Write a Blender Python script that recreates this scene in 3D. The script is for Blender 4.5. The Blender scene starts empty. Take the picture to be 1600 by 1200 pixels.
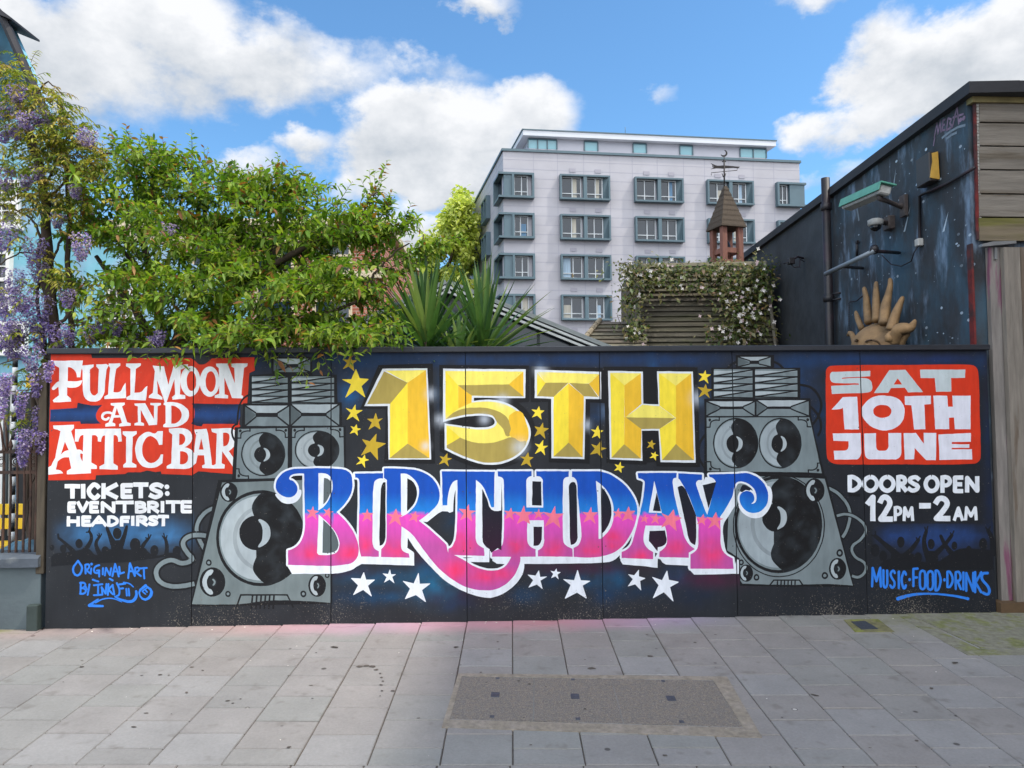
import bpy, bmesh, math, random
import numpy as np
from mathutils import Vector, Matrix, noise, geometry

SC = bpy.context.scene
COL = SC.collection
R = math.radians
random.seed(7)

# ------------------------------------------------------------------ camera
CAM_Z = 1.82
PITCH, ROLL, FPX = R(2.44), R(0.55), 1150.0
cam_d = bpy.data.cameras.new("camera")
cam_d.sensor_width = 36.0
cam_d.lens = FPX / 1600 * 36
cam_d.clip_end = 3000
cam = bpy.data.objects.new("camera", cam_d)
COL.objects.link(cam)
CROT = Matrix.Rotation(R(90) + PITCH, 3, 'X') @ Matrix.Rotation(-ROLL, 3, 'Z')
cam.matrix_world = Matrix.Translation((0, 0, CAM_Z)) @ CROT.to_4x4()
SC.camera = cam
CO = Vector((0, 0, CAM_Z))

# ------------------------------------------------------------------ light
SUN_FROM = Vector((0.61, -0.17, 1.0)).normalized()      # towards the sun
sun_d = bpy.data.lights.new("sun", 'SUN')
sun_d.energy = 2.0
sun_d.angle = R(1.7)
sun_d.color = (1.0, 0.92, 0.80)
sun = bpy.data.objects.new("sun", sun_d)
COL.objects.link(sun)
sun.rotation_euler = SUN_FROM.to_track_quat('Z', 'Y').to_euler()
SUN_EL = math.asin(SUN_FROM.z)
SUN_AZ = math.atan2(SUN_FROM.x, SUN_FROM.y)             # from +Y, clockwise

SC.view_settings.view_transform = 'Standard'
SC.view_settings.look = 'None'
SC.view_settings.exposure = 0.86
SC.view_settings.gamma = 1.0
SC.cycles.max_bounces = 4
SC.cycles.transparent_max_bounces = 8

def ray(px, py):
    return (CROT @ Vector(((px - 800) / FPX, -(py - 600) / FPX, -1.0)))

def on_plane(px, py, p0, n):
    d = ray(px, py)
    t = (Vector(p0) - CO).dot(n) / d.dot(n)
    return CO + d * t

def at(px, py, Y):                # the point at depth Y along the line of sight
    d = ray(px, py)
    return CO + d * (Y / d.y)

def lin(c):
    c = c / 255.0
    return c / 12.92 if c <= 0.04045 else ((c + 0.055) / 1.055) ** 2.4

def rgb(r, g, b):
    return (lin(r), lin(g), lin(b), 1.0)

# ------------------------------------------------------------------ sky
def build_world():
    w = bpy.data.worlds.new("World")
    SC.world = w
    w.use_nodes = True
    w.cycles.sampling_method = 'MANUAL'
    w.cycles.sample_map_resolution = 256
    nt = w.node_tree
    N, L = nt.nodes, nt.links
    N.clear()
    out = N.new('ShaderNodeOutputWorld')
    bg = N.new('ShaderNodeBackground')
    bg.inputs['Strength'].default_value = 0.15
    L.new(bg.outputs[0], out.inputs[0])
    sky = N.new('ShaderNodeTexSky')
    sky.sky_type = 'NISHITA'
    sky.sun_disc = False
    sky.sun_elevation = SUN_EL
    sky.sun_rotation = SUN_AZ
    sky.air_density = 1.0
    sky.dust_density = 0.3
    sky.ozone_density = 2.6
    tc = N.new('ShaderNodeTexCoord')
    def M(op, a, b=None, c=None, clamp=False):
        n = N.new('ShaderNodeMath'); n.operation = op; n.use_clamp = clamp
        for i, v in enumerate((a, b, c)):
            if v is None: continue
            if isinstance(v, (int, float)): n.inputs[i].default_value = v
            else: L.new(v, n.inputs[i])
        return n.outputs[0]
    sep = N.new('ShaderNodeSeparateXYZ'); L.new(tc.outputs['Generated'], sep.inputs[0])
    nz = N.new('ShaderNodeTexNoise'); nz.inputs['Scale'].default_value = 3.2
    nz.inputs['Detail'].default_value = 9; nz.inputs['Roughness'].default_value = 0.56
    mp = N.new('ShaderNodeMapping'); mp.inputs['Scale'].default_value = (1, 1, 1.5)
    mp.inputs['Location'].default_value = (3.1, 0.4, 1.7)
    L.new(tc.outputs['Generated'], mp.inputs[0]); L.new(mp.outputs[0], nz.inputs['Vector'])
    nz2 = N.new('ShaderNodeTexNoise'); nz2.inputs['Scale'].default_value = 11
    nz2.inputs['Detail'].default_value = 8; nz2.inputs['Roughness'].default_value = 0.6
    L.new(mp.outputs[0], nz2.inputs['Vector'])
    # warp the direction so that cloud edges are lumpy
    az0 = M('ARCTAN2', sep.outputs[0], sep.outputs[1])
    el0 = M('ARCSINE', sep.outputs[2])
    sc_ = N.new('ShaderNodeSeparateColor'); L.new(nz.outputs['Color'], sc_.inputs[0])
    sc2 = N.new('ShaderNodeSeparateColor'); L.new(nz2.outputs['Color'], sc2.inputs[0])
    def warp(base, ch, ch2):
        a = M('MULTIPLY', M('SUBTRACT', ch, 0.5), 0.16)
        b = M('MULTIPLY', M('SUBTRACT', ch2, 0.5), 0.10)
        return M('ADD', M('ADD', base, a), b)
    az = warp(az0, sc_.outputs[0], sc2.outputs[0])
    el = warp(el0, sc_.outputs[1], sc2.outputs[1])
    # cumulus lumps: azimuth, elevation, half widths, weight
    def dirn(px, py):
        d = ray(px, py).normalized()
        return math.atan2(d.x, d.y), math.asin(d.z)
    lumps = []
    for px, py, rx, ry, wt in CLOUDS:
        a, e = dirn(px, py)
        a1, _ = dirn(px + rx, py); _, e1 = dirn(px, py - ry)
        lumps.append((a, e, abs(a1 - a), abs(e1 - e), wt))
    field = None; vsum = None; wsum = None
    for a, e, ra, re, wt in lumps:
        u = M('MULTIPLY', M('SUBTRACT', az, a), 1 / ra)
        v = M('MULTIPLY', M('SUBTRACT', el, e), 1 / re)
        d2 = M('MULTIPLY_ADD', v, v, M('MULTIPLY', u, u))
        f = M('MULTIPLY', M('SUBTRACT', 1.0, d2), wt)
        field = f if field is None else M('SMOOTH_MAX', field, f, 0.25)
        g = M('MAXIMUM', f, 0.001)
        gv = M('MULTIPLY', g, v)
        vsum = gv if vsum is None else M('ADD', vsum, gv)
        wsum = g if wsum is None else M('ADD', wsum, g)
    # added bank of cloud overhead and behind the viewer, whitens the ambient light
    back = M('MULTIPLY_ADD', sep.outputs[1], -1.7, 0.22)
    field = M('SMOOTH_MAX', field, back, 0.2)
    vrel = M('DIVIDE', vsum, wsum)
    fb = M('ADD', field, M('MULTIPLY', M('SUBTRACT', nz2.outputs['Fac'], 0.5), 1.7))
    fb = M('ADD', fb, M('MULTIPLY', M('SUBTRACT', nz.outputs['Fac'], 0.5), 1.0))
    mr = N.new('ShaderNodeMapRange'); mr.interpolation_type = 'SMOOTHSTEP'
    L.new(fb, mr.inputs['Value'])
    mr.inputs['From Min'].default_value = 0.0; mr.inputs['From Max'].default_value = 0.85
    # cloud colour: white tops, soft grey bellies
    sh = M('ADD', M('MULTIPLY', vrel, 0.55), M('MULTIPLY', M('SUBTRACT', nz2.outputs['Fac'], 0.5), 2.3))
    sh = M('ADD', sh, M('MULTIPLY', M('SUBTRACT', fb, 0.6), -0.25))
    ramp = N.new('ShaderNodeValToRGB')
    sh01 = M('MULTIPLY_ADD', sh, 0.8, 0.50, clamp=True)
    L.new(sh01, ramp.inputs[0])
    ramp.color_ramp.elements[0].position = 0.0
    ramp.color_ramp.elements[0].color = (2.0, 2.2, 2.45, 1)
    ramp.color_ramp.elements[1].position = 0.70
    ramp.color_ramp.elements[1].color = (3.6, 3.65, 3.75, 1)
    mix = N.new('ShaderNodeMix'); mix.data_type = 'RGBA'
    tint = N.new('ShaderNodeMix'); tint.data_type = 'RGBA'; tint.blend_type = 'MULTIPLY'
    tint.inputs[0].default_value = 1.0
    L.new(sky.outputs[0], tint.inputs[6]); tint.inputs[7].default_value = SKY_TINT
    L.new(mr.outputs[0], mix.inputs[0])
    L.new(tint.outputs[2], mix.inputs[6]); L.new(ramp.outputs[0], mix.inputs[7])
    # the added bank is brightened to throw more light on the facing walls
    bk = N.new('ShaderNodeMapRange'); L.new(back, bk.inputs['Value'])
    for k_, v_ in zip(('From Min', 'From Max', 'To Min', 'To Max'), (0.2, 0.9, 1.0, 3.0)): bk.inputs[k_].default_value = v_
    vm = N.new('ShaderNodeVectorMath'); vm.operation = 'SCALE'
    L.new(mix.outputs[2], vm.inputs[0]); L.new(bk.outputs[0], vm.inputs['Scale'])
    L.new(vm.outputs[0], bg.inputs[0])

SKY_TINT = (0.52, 0.74, 0.83, 1)
CLOUDS = [  # px, py, half width, half height, weight
    (40, 70, 270, 125, 1.15), (250, 60, 190, 120, 1.05), (400, 95, 170, 85, .95), (520, 105, 130, 55, .55),
    (680, 225, 170, 105, 1.3), (815, 190, 90, 75, 1.15), (600, 250, 90, 70, 1.0), (700, 290, 130, 60, 1.0),
    (690, 120, 80, 40, .45), (475, 240, 66, 42, .85), (385, 262, 64, 36, .6), (560, 300, 60, 30, .5), (640, 372, 130, 42, .85),
    (765, 14, 58, 28, .75), (1020, 145, 30, 22, .40),
    (1470, 90, 225, 115, 1.4), (1600, 60, 200, 140, 1.3), (1300, 195, 90, 36, .75), (1300, 275, 70, 40, .5), (1400, 165, 160, 60, 1.0),
    (1345, 70, 110, 95, 1.1), (1300, -60, 160, 60, .7), (60, -130, 460, 90, .9),
    (-300, 150, 250, 120, 1), (1900, 180, 250, 130, 1),
]
build_world()

# ------------------------------------------------------------------ helpers
def tag(o, label=None, cat=None, group=None, kind=None):
    if label: o["label"] = label
    if cat: o["category"] = cat
    if group: o["group"] = group
    if kind: o["kind"] = kind
    return o

def empty(name, loc=(0, 0, 0), rz=0.0):
    o = bpy.data.objects.new(name, None)
    o.empty_display_size = 0.2
    COL.objects.link(o)
    o.location = loc
    o.rotation_euler = (0, 0, rz)
    return o

class MB:
    """collects shapes into one mesh object"""
    def __init__(s):
        s.v = []; s.f = []; s.smooth = []; s.mi = []; s.c = []
    def face(s, pts, smooth=False, mi=0, col=None):
        b = len(s.v)
        s.v.extend([tuple(p) for p in pts]); s.f.append(tuple(range(b, b + len(pts))))
        s.smooth.append(smooth); s.mi.append(mi); s.c.append(col)
    def mesh(s, vs, fs, smooth=False, mi=0, col=None):
        b = len(s.v)
        s.v.extend([tuple(p) for p in vs])
        for f in fs:
            s.f.append(tuple(i + b for i in f)); s.smooth.append(smooth); s.mi.append(mi); s.c.append(col)
    def box(s, c, size, rot=None, bevel=0.0, mi=0, col=None):
        hx, hy, hz = size[0] / 2, size[1] / 2, size[2] / 2
        c = Vector(c)
        rot = rot or Matrix.Identity(3)
        bv = min(bevel, hx * .45, hy * .45, hz * .45)
        if bv <= 0:
            vs = [Vector((sx * hx, sy * hy, sz * hz)) for sz in (-1, 1) for sy in (-1, 1) for sx in (-1, 1)]
            fs = [(0, 2, 3, 1), (4, 5, 7, 6), (0, 1, 5, 4), (2, 6, 7, 3), (0, 4, 6, 2), (1, 3, 7, 5)]
            s.mesh([c + rot @ v for v in vs], fs, False, mi, col); return
        bm = bmesh.new()
        bmesh.ops.create_cube(bm, size=1.0)
        bmesh.ops.scale(bm, vec=(size[0], size[1], size[2]), verts=bm.verts)
        bmesh.ops.bevel(bm, geom=bm.edges[:], offset=bv, segments=1, affect='EDGES', profile=0.5)
        bm.verts.index_update()
        s.mesh([c + rot @ v.co for v in bm.verts], [[v.index for v in f.verts] for f in bm.faces], False, mi, col)
        bm.free()
    def tube(s, pts, rad, n=8, cap=True, smooth=True, mi=0, col=None):
        pts = [Vector(p) for p in pts]
        if not isinstance(rad, (list, tuple)): rad = [rad] * len(pts)
        up = Vector((0, 0, 1)); rings = []
        prev = None
        for i, p in enumerate(pts):
            t = (pts[min(i + 1, len(pts) - 1)] - pts[max(i - 1, 0)])
            if t.length < 1e-9: t = Vector((0, 0, 1))
            t.normalize()
            if prev is None:
                a = up if abs(t.z) < 0.9 else Vector((1, 0, 0))
                u = t.cross(a).normalized()
            else:
                u = (prev - t * prev.dot(t))
                u = u.normalized() if u.length > 1e-6 else t.orthogonal().normalized()
            prev = u
            w = t.cross(u)
            rings.append([p + (u * math.cos(2 * math.pi * k / n) + w * math.sin(2 * math.pi * k / n)) * rad[i] for k in range(n)])
        vs = [q for r in rings for q in r]
        fs = []
        for i in range(len(pts) - 1):
            for k in range(n):
                k2 = (k + 1) % n
                fs.append((i * n + k, i * n + k2, (i + 1) * n + k2, (i + 1) * n + k))
        if cap:
            fs.append(tuple(reversed(range(n)))); fs.append(tuple((len(pts) - 1) * n + k for k in range(n)))
        s.mesh(vs, fs, smooth, mi, col)
    def prism(s, poly, vec, mi=0, col=None):
        """closed outline poly (3-D, planar) pushed along vec"""
        poly = [Vector(p) for p in poly]; vec = Vector(vec); n = len(poly)
        vs = poly + [p + vec for p in poly]
        fs = [tuple(range(n)), tuple(reversed(range(n, 2 * n)))]
        for i in range(n):
            j = (i + 1) % n
            fs.append((i, i + n, j + n, j))
        s.mesh(vs, fs, False, mi, col)
    def build(s, name, mats, parent=None, fix=True):
        me = bpy.data.meshes.new(name)
        me.from_pydata(s.v, [], s.f)
        if not isinstance(mats, (list, tuple)): mats = [mats]
        for m in mats: me.materials.append(m)
        me.polygons.foreach_set("use_smooth", s.smooth)
        me.polygons.foreach_set("material_index", s.mi)
        if any(c is not None for c in s.c):
            at_ = me.color_attributes.new("tint", 'FLOAT_COLOR', 'CORNER')
            arr = []
            for f, c in zip(s.f, s.c):
                c = c or (1, 1, 1, 1)
                c = tuple(c) if len(c) == 4 else tuple(c) + (1,)
                arr.extend(c * len(f))
            at_.data.foreach_set("color", arr)
        me.update()
        if fix:
            bm = bmesh.new(); bm.from_mesh(me)
            bmesh.ops.recalc_face_normals(bm, faces=bm.faces)
            bm.to_mesh(me); bm.free()
        o = bpy.data.objects.new(name, me)
        COL.objects.link(o)
        if parent is not None:
            o.parent = parent
            # geometry is given in world coordinates; keep it there
            o.matrix_parent_inverse = parent_inv(parent)
        return o

def parent_inv(p):
    m = Matrix.Translation(p.location) @ p.rotation_euler.to_matrix().to_4x4()
    q = p.parent
    while q is not None:
        m = (Matrix.Translation(q.location) @ q.rotation_euler.to_matrix().to_4x4()) @ p.matrix_parent_inverse @ m
        p = q; q = q.parent
    return m.inverted()

# ------------------------------------------------------------------ materials
MATS = {}
def mat(name, base=(.5, .5, .5), rough=.7, metal=0.0, var=0.0, scale=8.0, bump=0.0, bscale=None, stretch=None,
        attr=None, col2=None, spec=None, detail=6, translucent=0.0, coat=0.0, alpha=None, island=0.0, patch=None):
    """procedural surface: base colour broken up by noise, optional second colour, bump, and per-face colour"""
    if name in MATS: return MATS[name]
    m = bpy.data.materials.new(name); m.use_nodes = True
    nt = m.node_tree; N, L = nt.nodes, nt.links
    bs = N['Principled BSDF']
    bs.inputs['Roughness'].default_value = rough
    bs.inputs['Metallic'].default_value = metal
    if spec is not None: bs.inputs['Specular IOR Level'].default_value = spec
    if coat: bs.inputs['Coat Weight'].default_value = coat
    tc = N.new('ShaderNodeTexCoord'); mp = N.new('ShaderNodeMapping')
    L.new(tc.outputs['Object'], mp.inputs[0])
    if stretch: mp.inputs['Scale'].default_value = stretch
    def noise_(sc, det=detail, rgh=.6):
        n = N.new('ShaderNodeTexNoise'); n.inputs['Scale'].default_value = sc
        n.inputs['Detail'].default_value = det; n.inputs['Roughness'].default_value = rgh
        L.new(mp.outputs[0], n.inputs['Vector']); return n
    def mixc(kind, fac, a, b):
        x = N.new('ShaderNodeMix'); x.data_type = 'RGBA'; x.blend_type = kind
        for i, v in ((0, fac), (6, a), (7, b)):
            if isinstance(v, (int, float)): x.inputs[i].default_value = v
            elif isinstance(v, tuple): x.inputs[i].default_value = v if len(v) == 4 else v + (1,)
            else: L.new(v, x.inputs[i])
        return x.outputs[2]
    cur = None
    if attr:
        a = N.new('ShaderNodeAttribute'); a.attribute_name = attr
        cur = a.outputs['Color']
    else:
        r_ = N.new('ShaderNodeRGB'); r_.outputs[0].default_value = tuple(base[:3]) + (1,)
        cur = r_.outputs[0]
    n1 = noise_(scale)
    if col2 is not None:
        mr = N.new('ShaderNodeMapRange'); mr.interpolation_type = 'SMOOTHSTEP'
        lo, hi = patch or (.42, .62)
        mr.inputs['From Min'].default_value = lo; mr.inputs['From Max'].default_value = hi
        n3 = noise_(scale * .37)
        L.new(n3.outputs['Fac'], mr.inputs['Value'])
        cur = mixc('MIX', mr.outputs[0], cur, tuple(col2[:3]))
    if var:
        mr = N.new('ShaderNodeMapRange')
        mr.inputs['From Min'].default_value = .25; mr.inputs['From Max'].default_value = .75
        mr.inputs['To Min'].default_value = 1 - var; mr.inputs['To Max'].default_value = 1 + var
        L.new(n1.outputs['Fac'], mr.inputs['Value'])
        cur = mixc('MULTIPLY', 1.0, cur, mr.outputs[0])
    if island:
        g = N.new('ShaderNodeNewGeometry')
        mr = N.new('ShaderNodeMapRange')
        mr.inputs['To Min'].default_value = 1 - island; mr.inputs['To Max'].default_value = 1 + island
        L.new(g.outputs['Random Per Island'], mr.inputs['Value'])
        cur = mixc('MULTIPLY', 1.0, cur, mr.outputs[0])
    L.new(cur, bs.inputs['Base Color'])
    if bump:
        nb = noise_(bscale or scale * 2)
        b = N.new('ShaderNodeBump'); b.inputs['Strength'].default_value = bump; b.inputs['Distance'].default_value = .02
        L.new(nb.outputs['Fac'], b.inputs['Height']); L.new(b.outputs[0], bs.inputs['Normal'])
    if translucent:
        tr = N.new('ShaderNodeBsdfTranslucent'); ms = N.new('ShaderNodeMixShader')
        ms.inputs[0].default_value = translucent
        br = mixc('MULTIPLY', 1.0, cur, (1.5, 1.6, .7))
        L.new(br, tr.inputs['Color'])
        L.new(bs.outputs[0], ms.inputs[1]); L.new(tr.outputs[0], ms.inputs[2])
        L.new(ms.outputs[0], N['Material Output'].inputs['Surface'])
    MATS[name] = m
    return m

def fbm(x, y, z=0.0, o=4):
    return noise.fractal(Vector((x, y, z)), 1.0, 2.0, o)   # about -1..1
# ================================================================== hoarding and its painting
WE = Vector((math.cos(R(3.4)), math.sin(R(3.4)), 0))     # along the hoarding
WN = Vector((math.sin(R(3.4)), -math.cos(R(3.4)), 0))    # out of its face
WP = Vector((0, 6.6, 0))
def wall_pt(px, py, proud=0.0):
    return on_plane(px, py, WP + WN * proud, WN)

FR = {'L1': (60, 530, 4), 'L2': (60, 730, 4), 'M1': (340, 530, 4), 'M2': (340, 700, 4), 'C1': (660, 530, 4),
      'C2': (660, 700, 4), 'R1': (940, 530, 4), 'R2': (940, 700, 4), 'E1': (1200, 530, 4), 'E2': (1200, 730, 4),
      'D': (1290, 560, 5.926), 'G': (80, 820, 8), 'P': (0, 0, 1), 'S1': (540, 880, 5), 'S2': (860, 880, 5)}

def parse(s):
    out = []
    for t in s.split():
        sm = t[0] == '~'
        v = [float(q) for q in t.lstrip('~').split(',')]
        out.append((v[0], v[1], sm))
    return out

def curve_pts(pts, closed, step=5.0, fine=44):
    """straight between plain points; through '~' points a smooth Hermite curve"""
    n = len(pts); res = []
    P = [Vector((p[0], p[1])) for p in pts]
    def tangent(i):
        if not pts[i][2]: return None
        a = P[(i - 1) % n] if (closed or i > 0) else P[i]
        b = P[(i + 1) % n] if (closed or i < n - 1) else P[i]
        d = b - a
        return d.normalized() if d.length > 0 else Vector((1, 0))
    segs = n if closed else n - 1
    for i in range(segs):
        j = (i + 1) % n
        a, b = P[i], P[j]; L = (b - a).length
        ta, tb = tangent(i), tangent(j)
        res.append(a)
        if ta is None and tb is None:
            if fine:
                k = int(L / fine)
                res.extend(a.lerp(b, q / (k + 1)) for q in range(1, k + 1))
            continue
        if ta is None: c1 = None
        else: c1 = a + ta * L * .36
        c2 = None if tb is None else b - tb * L * .36
        if c1 is None: c1 = a + (c2 - a) * .5
        if c2 is None: c2 = b + (c1 - b) * .5
        k = max(3, min(14, int(L / step)))
        for q in range(1, k):
            t = q / k; u = 1 - t
            res.append(a * u ** 3 + c1 * 3 * u * u * t + c2 * 3 * u * t * t + b * t ** 3)
    if not closed: res.append(P[-1])
    return res

SHAPES = []      # dicts: part, col, loops, rule
def to_px(fr, pts):
    ox, oy, k = FR[fr]
    res = []
    for p in pts:                    # the unsteady edge of a brush
        x, y = ox + p[0] / k, oy + p[1] / k
        res.append((x + .42 * noise.noise((x * .16, y * .16, 1.5)), y + .42 * noise.noise((x * .16, y * .16, 8.5))))
    return res

def S(part, col, fr, *loops, step=None, fine=44):
    k = FR[fr][2]
    SHAPES.append(dict(part=part, col=col, rule='eo',
                       loops=[to_px(fr, curve_pts(parse(l), True, step or 4.5 * k, fine)) for l in loops]))

def ellipse(cx, cy, rx, ry, n=40, a0=0, a1=2 * math.pi):
    return [(cx + rx * math.cos(a0 + (a1 - a0) * i / n), cy + ry * math.sin(a0 + (a1 - a0) * i / n)) for i in range(n + (0 if a1 - a0 > 6.28 else 1))]

def EL(part, col, fr, cx, cy, rx, ry, *holes, n=40):
    loops = [to_px(fr, ellipse(cx, cy, rx, ry, n))]
    for h in holes: loops.append(to_px(fr, ellipse(*h, n)))
    SHAPES.append(dict(part=part, col=col, rule='eo', loops=loops))

def ribbon(pts, w, cap=True):
    """a brush stroke as a union of quads and round joints"""
    loops = []
    ws = w if isinstance(w, (list, tuple)) else None
    n = len(pts)
    def wd(i):
        if ws is None: return w
        t = i / max(1, n - 1) * (len(ws) - 1); k = min(int(t), len(ws) - 2); f = t - k
        return ws[k] * (1 - f) + ws[k + 1] * f
    for i in range(n - 1):
        a, b = Vector(pts[i][:2]), Vector(pts[i + 1][:2])
        d = b - a
        if d.length < 1e-6: continue
        m = Vector((-d.y, d.x)).normalized()
        wa, wb = wd(i) / 2, wd(i + 1) / 2
        loops.append([tuple(a + m * wa), tuple(b + m * wb), tuple(b - m * wb), tuple(a - m * wa)])
    for i in range(n):
        end = i in (0, n - 1)
        if end and not cap: continue
        if not end:
            d1 = Vector(pts[i][:2]) - Vector(pts[i - 1][:2]); d2 = Vector(pts[i + 1][:2]) - Vector(pts[i][:2])
            if d1.length < 1e-6 or d2.length < 1e-6 or abs(d1.angle(d2)) < .12: continue
        loops.append(ellipse(pts[i][0], pts[i][1], wd(i) / 2, wd(i) / 2, 8))
    return loops

def K(part, col, fr, w, *lines, cap=True, closed=False, step=None):
    k = FR[fr][2]
    loops = []
    for l in lines:
        p = curve_pts(parse(l), closed, step or 4.5 * k)
        if closed: p = p + [p[0]]
        for lp in ribbon(p, w, cap): loops.append(to_px(fr, lp))
    SHAPES.append(dict(part=part, col=col, rule='any', loops=loops))

def OUT(part, col, fr, w, *loops):          # outline stroke of closed shapes
    K(part, col, fr, w, *loops, closed=True)

GLYPH = {
 'A': ["0,1 .5,0 1,1", ".2,.66 .8,.66"], 'B': ["0,0 0,1", "0,0 ~.6,0 ~.9,.24 ~.6,.47 0,.47", "0,.47 ~.65,.47 ~1,.74 ~.65,1 0,1"],
 'C': ["1,.16 ~.75,.0 ~.45,.0 ~0,.5 ~.45,1 ~.75,1 1,.84"], 'D': ["0,0 0,1", "0,0 ~.5,.03 ~1,.5 ~.5,.97 0,1"],
 'E': ["1,0 0,0 0,1 1,1", "0,.5 .85,.5"], 'F': ["1,0 0,0 0,1", "0,.5 .85,.5"],
 'G': ["1,.14 ~.6,0 ~0,.5 ~.5,1 ~.95,.85 1,.55 .55,.55"], 'H': ["0,0 0,1", "1,0 1,1", "0,.5 1,.5"], 'I': [".5,0 .5,1"],
 'K': ["0,0 0,1", "1,0 .05,.52 1,1"], 'L': ["0,0 0,1 1,1"], 'M': ["0,1 .08,0 .5,.72 .92,0 1,1"], 'N': ["0,1 0,0 1,1 1,0"],
 'O': ["~.5,0 ~1,.5 ~.5,1 ~0,.5 ~.5,0"], 'P': ["0,0 0,1", "0,0 ~.65,0 ~1,.27 ~.65,.55 0,.55"],
 'R': ["0,0 0,1", "0,0 ~.65,0 ~.95,.26 ~.65,.5 0,.5", ".3,.5 1,1"],
 'S': ["1,.13 ~.6,0 ~.05,.2 ~.4,.46 ~.95,.72 ~.5,1 0,.87"], 'T': ["0,0 1,0", ".5,0 .5,1"],
 'U': ["0,0 0,.6 ~.08,.88 ~.5,1 ~.92,.88 1,.6 1,0"], 'V': ["0,0 .5,1 1,0"], 'Y': ["0,0 .5,.5 1,0", ".5,.5 .5,1"],
 '1': ["0,.26 .6,0 .6,1"], '2': ["0,.2 ~.4,0 ~.92,.22 ~.6,.6 0,1 1,1"], '-': ["0,.5 1,.5"], 'i': [".5,.35 .5,1"],
}
def TXT(part, col, fr, w, spec, cap=False, slant=0.0):
    """hand lettering: spec = 'T x0 y0 x1 y1; ...' one box per letter"""
    for it in spec.split(';'):
        t = it.split()
        if not t: continue
        ch = t[0]; x0, y0, x1, y1 = [float(q) for q in t[1:5]]
        h = w / 2 * .92
        ax, bx, ay, by = x0 + h, x1 - h, y0 + h, y1 - h
        if bx <= ax: ax = bx = (x0 + x1) / 2
        loops = []
        for ln in GLYPH[ch]:
            pts = []
            for q in parse(ln):
                X = ax + (bx - ax) * q[0]; Y = ay + (by - ay) * q[1]
                # free stroke ends reach the box edge
                pts.append([X + slant * (y1 - Y), Y, q[2]])
            shut = pts[0][:2] == pts[-1][:2]
            p = curve_pts(pts[:-1] if shut else pts, shut, 14)
            if shut: p = p + [p[0]]
            elif not cap:
                # lengthen blunt ends to the edge of the box
                a, b = p[0], p[1]; p[0] = a + (a - b).normalized() * h * .85
                a, b = p[-1], p[-2]; p[-1] = a + (a - b).normalized() * h * .85
            for lp in ribbon([tuple(q) for q in p], w, cap): loops.append(to_px(fr, lp))
        SHAPES.append(dict(part=part, col=col, rule='any', loops=loops))

_star = [(.08, -1.0), (.26, -.33), (1.0, -.34), (.42, .1), (.74, .98), (0, .48), (-.78, .92), (-.38, .08), (-1.0, -.36), (-.24, -.32)]
def STAR(col, fr, cx, cy, r, rot=0.0, part='painted_star'):
    rs = random.Random(int(cx * 7 + cy * 13)); k = FR[fr][2]
    P = []
    for i, (x, y) in enumerate(_star):
        x += rs.uniform(-.07, .07); y += rs.uniform(-.07, .07)
        P.append((x * r * .95, y * r))
    c, s = math.cos(rot), math.sin(rot)
    pts = []
    n = len(P)
    for i in range(n):                       # slightly rounded tips
        a = Vector(P[i]); p = Vector(P[i - 1]); q = Vector(P[(i + 1) % n])
        if i % 2 == 0:
            e = r * .09
            pts += [a + (p - a).normalized() * e, a + ((p - a).normalized() + (q - a).normalized()) * e * .25, a + (q - a).normalized() * e]
        else: pts.append(a)
    pts = [(cx + v.x * c - v.y * s, cy + v.x * s + v.y * c) for v in pts]
    SHAPES.append(dict(part=part + '#%d' % len(SHAPES), col=col, rule='eo', loops=[to_px(fr, pts)]))

# paint colours (diffuse reflectance, sRGB-coded)
BLK = rgb(17, 18, 22); WHT = rgb(226, 228, 230); RED = rgb(205, 52, 24)
G_L = rgb(164, 175, 180); G_M = rgb(116, 129, 133); G_D = rgb(84, 95, 99); G_K = rgb(40, 46, 50)
Y_L = rgb(240, 225, 104); Y_B = rgb(242, 218, 60); Y_O = rgb(231, 184, 46); Y_K = rgb(166, 148, 76)
STY = rgb(240, 214, 60); STD = rgb(186, 156, 40); PNK = rgb(238, 118, 140)
BLU = rgb(30, 112, 220); SIL = rgb(18, 21, 27)

def mixf(a, b, t):
    t = max(0.0, min(1.0, t)); return tuple(a[i] * (1 - t) + b[i] * t for i in range(4))

def letters_grad(x, y):
    """BIRTHDAY: deep blue to light blue above, magenta below with red sprayed patches"""
    edge = 803 + max(0, x - 980) * .045 + 1.0 * fbm(x * .06, 3)
    if y < edge:
        t = (y - 768 - 6 * fbm(x * .05, y * .02)) / 28
        return mixf(rgb(8, 76, 178), rgb(22, 122, 208), t)
    t = (y - edge - 6) / 45
    c = mixf(rgb(226, 74, 186), rgb(184, 78, 156), t)
    red = rgb(234, 54, 106)
    s = 0
    for cx, cy, rx, ry in REDS:
        s = max(s, math.exp(-(((x - cx) / rx) ** 2 + ((y - cy) / ry) ** 2)))
    s *= .75 + .5 * fbm(x * .05, y * .05, 5)
    return mixf(c, red, s * 1.05)
REDS = [(485, 862, 22, 14), (545, 864, 22, 14), (570, 850, 12, 20), (615, 858, 18, 14), (722, 850, 20, 18), (720, 890, 35, 18), (765, 898, 40, 12),
        (808, 855, 14, 16), (865, 858, 16, 14), (925, 857, 20, 14), (960, 845, 18, 18), (1000, 868, 16, 10), (1055, 858, 18, 14), (1112, 865, 18, 22)]

def vary(c, a=.06, sc=.05, seed=0):
    def f(x, y):
        k = 1 + a * fbm(x * sc, y * sc * .6, seed)
        return (c[0] * k, c[1] * k, c[2] * k, 1)
    return f

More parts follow.
